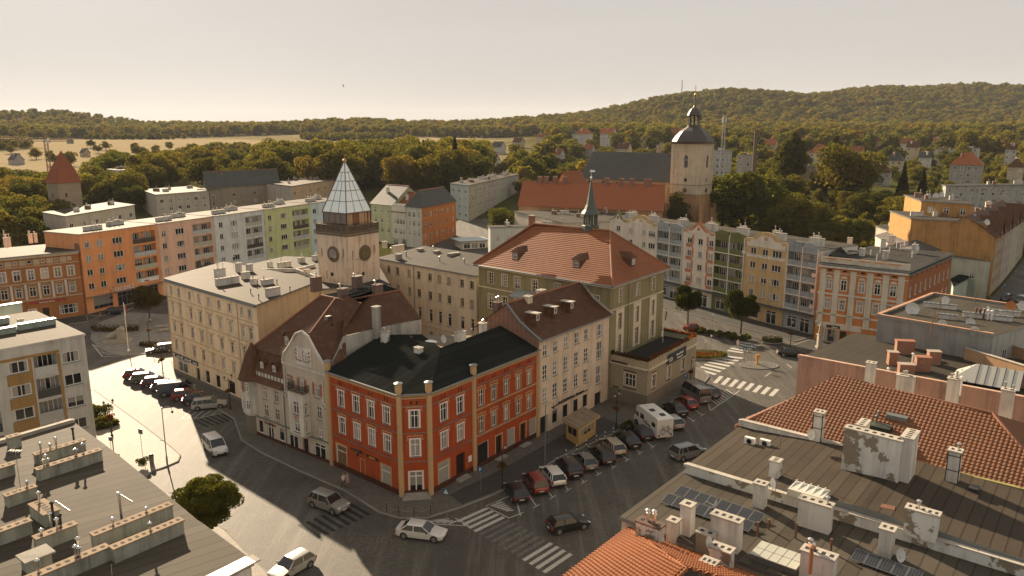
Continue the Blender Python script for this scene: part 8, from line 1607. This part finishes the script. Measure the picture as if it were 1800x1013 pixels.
def person(x, y, az, label, top, legs, hair, bag=False, skirt=False):
    """one skinned body in mid-stride; clothing colours on its surface"""
    J = {'pel': (0,0,.92), 'ch': (0,.02,1.28), 'nk': (0,.03,1.46), 'hd': (0,.05,1.60), 'ht': (0,.05,1.72), 'hl': (-.10,0,.88), 'kl': (-.11,.20,.50), 'al': (-.11,.14,.10), 'tl': (-.11,.32,.04), 'hr': (.10,0,.88), 'kr': (.11,-.05,.48), 'ar': (.11,-.30,.12), 'tr': (.11,-.14,.03), 'sl': (-.19,.01,1.38), 'el': (-.25,-.10,1.10), 'wl': (-.24,-.02,.86), 'fl': (-.23,.03,.76), 'sr': (.19,.01,1.38), 'er': (.25,.10,1.10), 'wr': (.24,.22,.90), 'fr': (.23,.28,.82)}
    Rr = dict(pel=.15, ch=.145, nk=.06, hd=.095, ht=.085, hl=.10, hr=.10, kl=.062, kr=.062, al=.045, ar=.045, tl=.04, tr=.04, sl=.07, sr=.07, el=.045, er=.045, wl=.033, wr=.033, fl=.035, fr=.035); K = list(J)
    Ed = [('pel','ch'), ('ch','nk'), ('nk','hd'), ('hd','ht'), ('pel','hl'), ('hl','kl'), ('kl','al'), ('al','tl'), ('pel','hr'), ('hr','kr'), ('kr','ar'), ('ar','tr'), ('ch','sl'), ('sl','el'), ('el','wl'), ('wl','fl'), ('ch','sr'), ('sr','er'), ('er','wr'), ('wr','fr')]
    me = bpy.data.meshes.new('person_body'); me.from_pydata([J[k] for k in K], [(K.index(a), K.index(b)) for a, b in Ed], []); ob = bpy.data.objects.new('person_body', me); COL.objects.link(ob); ob.modifiers.new('s', 'SKIN')
    for i, k in enumerate(K): r = Rr[k]; me.skin_vertices[0].data[i].radius = (r, r)
    me.skin_vertices[0].data[0].use_root = True; ob.modifiers.new('d', 'SUBSURF').levels = 1; dg = bpy.context.evaluated_depsgraph_get(); dg.update(); fin = bpy.data.meshes.new_from_object(ob.evaluated_get(dg)); bpy.data.objects.remove(ob)
    fin.materials.clear(); [fin.materials.append(m) for m in (paint('skin', (.36,.20,.13), .6), paint('cloth_'+str(top), top, .8), paint('cloth_'+str(legs), legs, .8), paint('hair_'+str(hair), hair, .7), TRIMB)]
    for f in fin.polygons: c = f.center; f.use_smooth = True; f.material_index = 4 if c.z < .09 else 2 if c.z < .93 and abs(c.x) < .21 else 3 if c.z > 1.63 or (c.z > 1.52 and c.y < .03) else 1 if c.z < 1.45 and not (abs(c.x) > .2 and c.z < 1.12) else 0
    p = at(x, y, .13 if bag or skirt else .01); o = thing('person', label, 'person', p, -R(az)); link('body', fin, o)
    if skirt: m = MB(paint('cloth_'+str(top), top, .8)); m.lathe([(.17, 1.0), (.22, .8), (.27, .5)], (0,0,0), 12); link('skirt', m.mesh('skirt', smooth=True), o)
    if bag: m = MB(paint('carrier_bag', (.55,.53,.48), .6)); m.obox((-.27,.03,.38), (0,1), .3, .14, .36); link('bag', m.mesh('bag'), o)
person(604, 858, 128, 'person in a white shirt and dark trousers carrying a pale bag', (.55,.5,.48), (.03,.03,.035), (.25,.22,.19), bag=True); person(611, 856, 128, 'person in a dusty pink dress walking beside the one in white', (.36,.25,.25), (.30,.2,.16), (.08,.05,.03), skirt=True); person(1297, 613, 200, 'person in pale clothes walking over the far zebra crossing', (.50,.42,.36), (.40,.36,.32), (.3,.26,.2)); person(177, 563, 60, 'person in orange on the hatched marking before the clothes shop', (.45,.13,.03), (.05,.05,.06), (.05,.03,.02))
# ------------------------------------------------------------------ trees, hillside houses, woods
plant('near', at(362, 962, .1), 7.0, 'round leafy tree at the edge of the brown felt roof', wide=1.28); plant('street', at(263, 566, .13), 7.6, 'dark round street tree before the clothes shop'); plant('street', at(1209, 572, .13), 8.0, 'dark round street tree before the coral gabled flats', wide=.95); plant('street', at(1302, 586, .13), 8.4, 'dark round street tree before the tan gabled flats', wide=1.0)
for x, yb, Y, h, key, wide, l in ((880, 0, 250, 13, 'mid2', .8, 'dark tree at the end of the pastel flats'), (1195, 0, 238, 19, 'willow', 1.0, 'drooping pale tree hugging the church tower'), (1310, 0, 250, 22, 'mid3', 1.1, 'tall dark tree right of the church tower'), (1395, 0, 235, 16, 'mid0', 1.15, 'broad brownish tree before the big dark tree'), (1275, 0, 262, 21, 'mid2', .9, 'dark tree close behind the church tower'), (1345, 0, 262, 19, 'mid3', 1.1, 'dark tree between the church tower and the broad tree'), (1490, 0, 300, 25, 'mid2', 1.15, 'huge dark tree towering over the brown hipped house'), (1210, 0, 205, 8, 'mid4', .9, 'golden bush tree behind the gabled flats'), (1385, 0, 195, 8, 'mid4', 1.1, 'yellowish garden tree behind the tan gabled flats'), (1425, 0, 190, 7, 'mid2', .7, 'dark garden tree beside the yellowish one'), (1525, 0, 176, 7, 'mid3', .8, 'bushy dark tree behind the striped tenement'), (1045, 0, 300, 17, 'mid2', .8, 'dark tree behind the copper spire')):
    p = at_y(x, 300, Y); plant(key, (p.x, Y, T(p.x, Y)), h, l, wide=wide)
for x, Y, h, l in ((1380, 335, 26, 'tallest slim poplar of the clump'), (1392, 340, 29, 'slim poplar in the middle of the clump'), (1403, 338, 25, 'slim poplar at the right of the clump'), (1465, 420, 24, 'lone slim poplar beside the orange mansard house'), (1369, 345, 22, 'shorter poplar at the left of the clump')): p = at_y(x, 300, Y); plant('poplar', (p.x, Y, T(p.x, Y)), h, l, 'poplar_tree')
for k in range(7): p = at_y(1454+6.0*k, 380, 212-1.5*k); plant('thuja', (p.x, p.y, T(p.x, p.y)), 6+.6*(k % 3), 'columnar dark thuja in the garden row', 'thuja_tree', group='thuja row in the monastery garden')
rng = random.Random(11); SITES = []
def hides(x, y, h):
    """gardens stay open in front of the houses: no tree on the town side of a house front"""
    for hx, hy, w in SITES:
        k = y/hy
        if k < 1.03 and rng.random() < .75 and abs(x-hx*k) < w*.5*k+4 and T(x, y)+h > CAMH+(T(hx, hy)+2-CAMH)*k: return True
    return False
# houses on the slopes: photograph column, height of foot, width in pixels, wall height, wall and roof
HC = {'white': (.56,.53,.47), 'cream': (.52,.43,.28), 'grey': (.36,.34,.30), 'tan': (.40,.30,.19), 'pale': (.48,.46,.42)}; HR = {'red': TRED, 'orange': tiles('house_orange', (.36,.12,.045), moss=.1), 'brown': TBROWN, 'slate': TDARK, 'flat': None}
HW = S(2, (), .1, .1)
def house(x, yb, wpx, floors, wc, rc, kind, label, Y=None, az=None):
    p = ground_at(x, yb) if Y is None else at_y(x, yb, Y)
    if p is None: p = at_y(x, yb, 900)
    w = wpx*p.y/1369/1.35; a = 125 if az is None else az; tl, tr = g(az_vec(a)), g(az_vec(a-90)); f = g(p); dp = min(w*.7, 11); l = f-tl*w*.75; r = f+tr*dp*.85; SITES.append((p.x, p.y, w)); h = floors*3.0; z0 = T(p.x, p.y); mt = stucco('house_'+wc, HC[wc], .1); nw = max(2, int(w*.75/2.8))
    slab3('hillside_house', label, l, f, r, z0, z0+h, mt, mt, [(nw, .9+3*k, 1.2, 1.5, HW) for k in range(floors)], [(max(2, int(dp/3.2)), .9+3*k, 1.2, 1.5, HW) for k in range(floors)], 'flat' if rc == 'flat' else kind, HR[rc], min(5.5, w*.3+1), 2, ridge_along='L' if w > dp else 'R')
for q in ((1033,258,46,4,'pale','orange','hip','pale four storey villa with orange roofs, left half'), (1076,258,44,4,'white','orange','gable','white gabled villa with orange roof, right half'), (1040,276,28,2,'grey','orange','gable','small grey house with orange roof below the pale villa'), (1103,276,40,2,'cream','brown','gable','cream house with steep brown roof beside dark trees'), (1143,262,30,2,'grey','slate','gable','grey house with slate roof by the pale green tree'), (1140,277,34,1,'tan','orange','hip','low tan house with broad orange roof left of the church tower'), (1168,276,30,3,'tan','flat','gable','tan flat topped house next to the church tower'), (1198,250,46,3,'cream','red','hip','cream school with red hipped roof behind the tower lantern'),
          (985,287,34,2,'pale','red','gable','pale house with red roof above the monastery range'), (915,262,30,2,'grey','brown','gable','grey house with brown roof among the garden trees'), (880,272,36,2,'pale','slate','gable','pale house with slate roof at the park edge'), (870,300,34,2,'white','brown','gable','white house with brown roof below the park edge'), (1275,322,60,5,'pale','flat','gable','tall ornate pale grey tenement right of the church tower'), (1318,318,46,4,'grey','flat','gable','grey flat topped tenement beside the ornate pale one'), (1362,268,34,2,'cream','orange','gable','cream house with orange roof left of the poplars'), (1425,268,34,3,'white','brown','gable','white pedimented house with brown roof right of the poplars'),
          (1452,296,58,3,'white','orange','hip','large white house with tall orange mansard roof'), (1430,330,50,3,'tan','flat','gable','plain tan block below the orange mansard house'), (1515,284,36,2,'cream','red','gable','cream gabled house with red roof'), (1535,298,24,2,'white','flat','gable','little white flat roofed house'), (1562,328,46,2,'grey','brown','hip','house with broad brown hipped roof among bushes'), (1585,302,54,2,'cream','slate','hip','cream villa with dark slate roof and porch'), (1570,264,30,2,'pale','red','gable','pale house with red roof in the upper cluster'), (1600,266,30,2,'white','red','gable','white house with red roof in the upper cluster'), (1545,262,26,2,'tan','red','gable','tan house with red roof in the upper cluster'), (1612,284,34,3,'cream','brown','gable','tall cream gable with brown roof'), (1634,296,34,2,'white','slate','gable','white house with slate roof near the spruces'),
          (1678,290,60,3,'pale','flat','gable','pale modern flats, left wing'), (1718,286,54,3,'white','flat','gable','bluish white modern flats, right wing'), (1722,328,90,3,'grey','orange','hip','large grey house with long orange roof behind a round tree'), (1782,302,30,4,'pale','brown','gable','tall pale gable end beside dark trees'), (1795,332,44,3,'cream','brown','hip','cream house with brown roof at the edge of the mill'), (1520,238,56,1,'grey','flat','gable','long low grey shed on the hillside, left'), (1552,238,40,1,'pale','flat','gable','long low pale shed on the hillside, right'), (1795,246,24,4,'white','flat','gable','white block far up the hillside'), (1240,262,26,2,'white','red','gable','white house with red roof peeping behind the tower'), (1655,262,26,2,'cream','orange','gable','cream house with orange roof above the modern flats'), (955,252,26,2,'cream','red','gable','cream house with red roof at the foot of the wooded hill'), (1010,246,24,2,'white','slate','gable','white house with slate roof at the foot of the wooded hill'), (25,290,40,1,'grey','slate','gable','low barn with dark roof at the field edge'), (148,276,26,1,'tan','slate','gable','small barn roof beyond the old tower')): house(*q)
def grove(n, x0, x1, d0, d1, h0, h1, keys, label, group, ok=None):
    for _ in range(n):
        x = rng.uniform(x0, x1); Y = d0+(d1-d0)*rng.random()**.9; p = at_y(x, 300, Y); h = rng.uniform(h0, h1)
        if hides(p.x, Y, h): continue
        key = rng.choice(keys); plant(key, (p.x, Y, T(p.x, Y)-.3), h, ('olive green', 'olive green', 'dark green', 'dark green', 'golden', 'olive green')[int(key[-1])]+' '+label, group=group, wide=rng.uniform(.95, 1.35))
MID = ['mid%d' % k for k in range(6)]; FAR = ['far%d' % k for k in range(6)]
grove(34, -20, 240, 285, 340, 11, 15, MID, 'tall tree in the park behind the old brick topped tower', 'park trees by the old tower'); grove(46, 170, 480, 345, 480, 12, 18, MID, 'mid-sized tree in the park behind the grey and peach flats', 'park trees behind the grey and peach flats'); grove(84, 460, 900, 350, 480, 17, 23, MID, 'tall rounded tree in the park beyond the blocks of flats', 'park trees beyond the flats'); grove(14, -40, 80, 215, 270, 11, 15, ['mid2', 'mid3', 'mid0'], 'tree at the left of the old brick topped tower', 'dark trees left of the old tower')
grove(44, 560, 960, 480, 640, 15, 22, FAR, 'tree on the rise behind the park', 'trees on the rise'); grove(80, 880, 1250, 330, 620, 9, 15, MID[:3]+FAR, 'garden tree among the houses behind the church', 'garden trees behind the church'); grove(110, 1270, 1830, 290, 640, 8, 15, MID[:4]+FAR, 'garden tree among the hillside houses', 'garden trees on the hillside'); grove(24, 1400, 1660, 218, 275, 6, 11, ['mid2', 'mid3', 'mid0'], 'bushy tree along the overgrown garden wall', 'bushes along the garden wall'); grove(22, 0, 560, 520, 760, 7, 11, FAR, 'single tree or bush standing by the harvested field', 'field trees')
for x, Y, h, l in ((800, 385, 25, 'tall dark spruce rising from the park trees'), (745, 520, 20, 'dark spruce on the park edge'), (190, 268, 15, 'dark spruce right of the old brick topped tower'), (1068, 340, 13, 'spruce between the hillside villas'), (1590, 305, 15, 'dark spruce beside the white villa'), (1625, 300, 13, 'dark spruce near the flat white villa')): p = at_y(x, 300, Y); plant('spruce', (p.x, Y, T(p.x, Y)), h, l, 'spruce_tree')
def wood(name, label, pts_fn, n, keys, s0, s1, seed):
    """a far wood that reads as one mass: crowns set out over the slope by geometry nodes"""
    r = np.random.default_rng(seed); P_ = []
    while len(P_) < n:
        q = pts_fn(r)
        if q is not None and not hides(q[0], q[1], 13): P_.append((q[0], q[1], T(q[0], q[1])-1.5))
    me = bpy.data.meshes.new(name); me.from_pydata(P_, [], []); o = link(name, me); tag(o, label, 'wood', kind='stuff'); ng = bpy.data.node_groups.new(name, 'GeometryNodeTree'); ng.interface.new_socket('Geometry', in_out='INPUT', socket_type='NodeSocketGeometry'); ng.interface.new_socket('Geometry', in_out='OUTPUT', socket_type='NodeSocketGeometry')
    gi, go = ng.nodes.new('NodeGroupInput'), ng.nodes.new('NodeGroupOutput'); jn = ng.nodes.new('GeometryNodeJoinGeometry')
    for k, key in enumerate(keys):
        ob = bpy.data.objects.new('wood_crown', _tree[key][0]); oi = ng.nodes.new('GeometryNodeObjectInfo'); oi.inputs['Object'].default_value = ob; ip = ng.nodes.new('GeometryNodeInstanceOnPoints'); rv = ng.nodes.new('FunctionNodeRandomValue'); rv.data_type = 'FLOAT'; rv.inputs[2].default_value = s0; rv.inputs[3].default_value = s1; rr = ng.nodes.new('FunctionNodeRandomValue'); rr.data_type = 'FLOAT_VECTOR'; rr.inputs[0].default_value = (0,0,0); rr.inputs[1].default_value = (0,0,6.28)
        pick = ng.nodes.new('FunctionNodeRandomValue'); pick.data_type = 'INT'; pick.inputs[4].default_value = 0; pick.inputs[5].default_value = len(keys)-1; pick.inputs[8].default_value = 5; cp = ng.nodes.new('FunctionNodeCompare'); cp.data_type = 'INT'; cp.operation = 'EQUAL'; cp.inputs[3].default_value = k; ng.links.new(pick.outputs[2], cp.inputs[2]); ng.links.new(cp.outputs[0], ip.inputs['Selection'])
        ng.links.new(gi.outputs[0], ip.inputs['Points']); ng.links.new(oi.outputs['Geometry'], ip.inputs['Instance']); ng.links.new(rv.outputs[1], ip.inputs['Scale']); ng.links.new(rr.outputs[0], ip.inputs['Rotation']); ng.links.new(ip.outputs[0], jn.inputs[0])
    ng.links.new(jn.outputs[0], go.inputs[0]); o.modifiers.new('crowns', 'NODES').node_group = ng
def east(r):
    a = math.radians(r.uniform(2.5, 40)); d = 620+1700*r.random()**.75; x, y = d*math.sin(a), d*math.cos(a)
    return (x, y) if d > 900 or r.random() < .45 else None
def west(r):
    a = math.radians(r.uniform(-40, 2.5)); d = r.uniform(1180, 1900); x, y = d*math.sin(a), d*math.cos(a); n = math.sin(x*.008+1.3)+math.sin(y*.006+x*.003)
    return (x, y) if n > -.5 or d > 1500 else None
def copse(r):
    a = math.radians(r.uniform(-36, -4)); d = r.uniform(700, 1180); x, y = d*math.sin(a), d*math.cos(a); n = math.sin(x*.021)+math.sin(y*.017+2); return (x, y) if n > 1.15 else None
wood('hill_wood', 'dark wooded hill rising behind the town', east, 11000, ['far0', 'far2', 'far3', 'far4', 'far1'], .55, 1.5, 3); wood('ridge_wood', 'belt of woodland along the far field edge', west, 4200, ['far0', 'far2', 'far5', 'far4'], .6, 1.6, 4); wood('field_copse', 'scattered copses in the harvested fields', copse, 620, ['far0', 'far2', 'far5'], .35, .85, 6)
def under(r):
    a = math.radians(r.uniform(1.5, 36)); d = r.uniform(215, 700); x, y = d*math.sin(a), d*math.cos(a); return (x, y) if not (20 < x < 75 and 225 < y < 300) and not (90 < x and y < 212) else None
wood('garden_shrubs', 'bushes and hedges filling the gardens on the slope', under, 5200, ['far0', 'far2', 'far3', 'far5'], .16, .5, 8)
def far_landmarks():
    c = at_y(757, 214, 1380); z = T(c.x, c.y); w = stone('castle_stone', (.22,.17,.12), 1); b = B('hill_chapel', 'ruined stone tower and walls on the far ridge', 'ruin', (c.x, c.y, z)); m = MB(w); m.lathe([(6, 0), (6, 14), (6.6, 14.5), (6.2, 17), (3, 20), (.3, 21)], (c.x, c.y, z), 10); b.part('tower', m); m = MB(w); m.obox((c.x+14, c.y, z), (1,0), 44, 10, 7); m.obox((c.x-24, c.y, z), (1,0), 18, 9, 5); b.part('wall', m); m = MB(TDARK); m.obox((c.x+14, c.y, z+7), (1,0), 46, 12, 3, taper=.7); b.part('roof', m)
    for x, yb, Y, h, l in ((1198, 168, 1740, 32, 'red and white lattice mast on the hill crest'), (1271, 258, 330, 13, 'lattice phone mast beside the church tower')):
        p = at_y(x, yb, Y); z = T(p.x, p.y); o = thing('radio_mast', l, 'mast', (p.x, p.y, z)); m = MB(GREY); h2 = h+ (CAMH-z+at_y(x, yb, Y).z-CAMH if Y < 400 else 10); k = .03*h2; q = [Vector((k*a, k*b_, 0)) for a, b_ in ((-1,-1), (1,-1), (1,1), (-1,1))]; n = 9
        for i in range(4):
            m.tube(q[i], q[i]*.35+Vector((0,0,h2)), .12 if Y < 400 else .35, n=4)
            for j in range(n): f0, f1 = j/n, (j+1)/n; A_ = (q[i]*(1-.65*f0))+Vector((0,0,h2*f0)); B__ = (q[(i+1) % 4]*(1-.65*f1))+Vector((0,0,h2*f1)); m.tube(A_, B__, .06 if Y < 400 else .2, n=3)
        link('lattice', m.mesh('lattice'), o); m = MB(WHITE)
        for s in (-1, 1): m.obox((s*.6, 0, h2-3), (1,0), .4, .3, 2.4)
        link('antenna_panel', m.mesh('antenna_panel'), o)
    p = at_y(1327, 266, 320); z = T(p.x, p.y); o = thing('factory_chimney', 'thin brick chimney stack behind the grey tenement', 'chimney', (p.x, p.y, z)); m = MB(BRKD); m.lathe([(1.1, 0), (.7, at_y(1327, 230, 320).z-z), (.85, at_y(1327, 229, 320).z-z)], (0,0,0), 10); link('stack', m.mesh('stack'), o)
    # tower crane far left
    p = at_y(82, 262, 430); z = T(p.x, p.y); o = thing('tower_crane', 'orange lattice tower crane beyond the park trees', 'crane', (p.x, p.y, z)); OC = paint('crane_orange', (.26,.14,.06), .6); top = at_y(82, 246, 430).z-z
    def lattice(m, a, b_, w, n):
        a, b_ = Vector(a), Vector(b_); d = (b_-a).normalized(); s = d.orthogonal().normalized(); u = d.cross(s); c4 = [s*w+u*w, s*w-u*w, -s*w-u*w, -s*w+u*w]
        for i in range(4):
            m.tube(a+c4[i], b_+c4[i], .14, n=4)
            for j in range(n): m.tube(a.lerp(b_, j/n)+c4[i], a.lerp(b_, (j+1)/n)+c4[(i+1) % 4], .09, n=3)
    m = MB(OC); lattice(m, (0,0,0), (0,0,top), .8, 10); link('mast', m.mesh('crane_mast'), o); m = MB(OC); lattice(m, (0,0,top), (-46,-6,top+1.5), .7, 26); link('jib', m.mesh('jib'), o); m = MB(OC, CONC); lattice(m, (0,0,top), (14,2,top), .7, 8); m.obox((12.5,1.8,top-2.2), (1,0), 3, 1.6, 2.2, 1); link('counter_jib', m.mesh('counter_jib'), o); m = MB(WHITE); m.obox((1.2,0,top-1.6), (1,0), 1.8, 1.6, 2.0); link('cab', m.mesh('crane_cab'), o); m = MB(OC); m.tube((0,0,top), (0,0,top+5), .5, .1, 5); m.tube((0,0,top+5), (-30,-4,top+1.4), .06, n=3); m.tube((0,0,top+5), (12,2,top+.6), .06, n=3); link('stay', m.mesh('stay'), o)
    # distant mountains
    m, N = new('far_mountain'); finish(N, (.09,.085,.06), .9)
    for k, (x0, x1, pk, Y) in enumerate(((-700, 160, 62, 9000), (230, 620, 24, 9500), (-100, 520, 30, 9800))):
        a, b_ = at_y(x0, 216, Y), at_y(x1, 216, Y); mb = MB(_mats['far_mountain']); n = 40; rr = random.Random(k); prof = [math.sin(math.pi*i/n)**.8*pk*4.0*(1+.25*math.sin(i*.7+k)+.1*rr.random()) for i in range(n+1)]
        for i in range(n):
            q0, q1 = a.lerp(b_, i/n), a.lerp(b_, (i+1)/n); w0, w1 = 900, 900; z0 = -20
            mb.poly([(q0.x, Y-w0, z0), (q1.x, Y-w1, z0), (q1.x, Y, prof[i+1]), (q0.x, Y, prof[i])]); mb.poly([(q0.x, Y, prof[i]), (q1.x, Y, prof[i+1]), (q1.x, Y+w1, z0), (q0.x, Y+w0, z0)])
        tag(x_obj('distant_mountains', mb, True), kind='structure')
    p = at_y(604, 151, 160); o = thing('bird', 'dark bird flying high over the tower', 'bird', p, .6); m = MB(BLACK); m.lathe([(.01, -.35), (.08, -.1), (.09, .1), (.01, .3)], (0,0,0), 6)
    for s in (-1, 1): m.poly([(0,-.12,0), (s*.4,-.05,.22), (s*.4,.06,.2), (0,.14,0)]); m.poly([(s*.4,-.05,.22), (s*.85,-.15,.1), (s*.4,.06,.2)])
    link('body', m.mesh('bird_body'), o)
far_landmarks()
def haze():
    m = bpy.data.materials.new('haze_air'); m.use_nodes = True; t = m.node_tree; t.nodes.clear(); v = t.nodes.new('ShaderNodeVolumePrincipled'); o = t.nodes.new('ShaderNodeOutputMaterial'); v.inputs['Density'].default_value = HAZE; v.inputs['Color'].default_value = (.95,.96,.98,1); v.inputs['Anisotropy'].default_value = .0; t.links.new(v.outputs[0], o.inputs['Volume'])
    b = MB(m); b.box((-12500, -60, -120), (12500, 12600, 330)); ob = x_obj('haze', b); ob['kind'] = 'stuff'; ob.display_type = 'WIRE'
HAZE = .000045
haze()
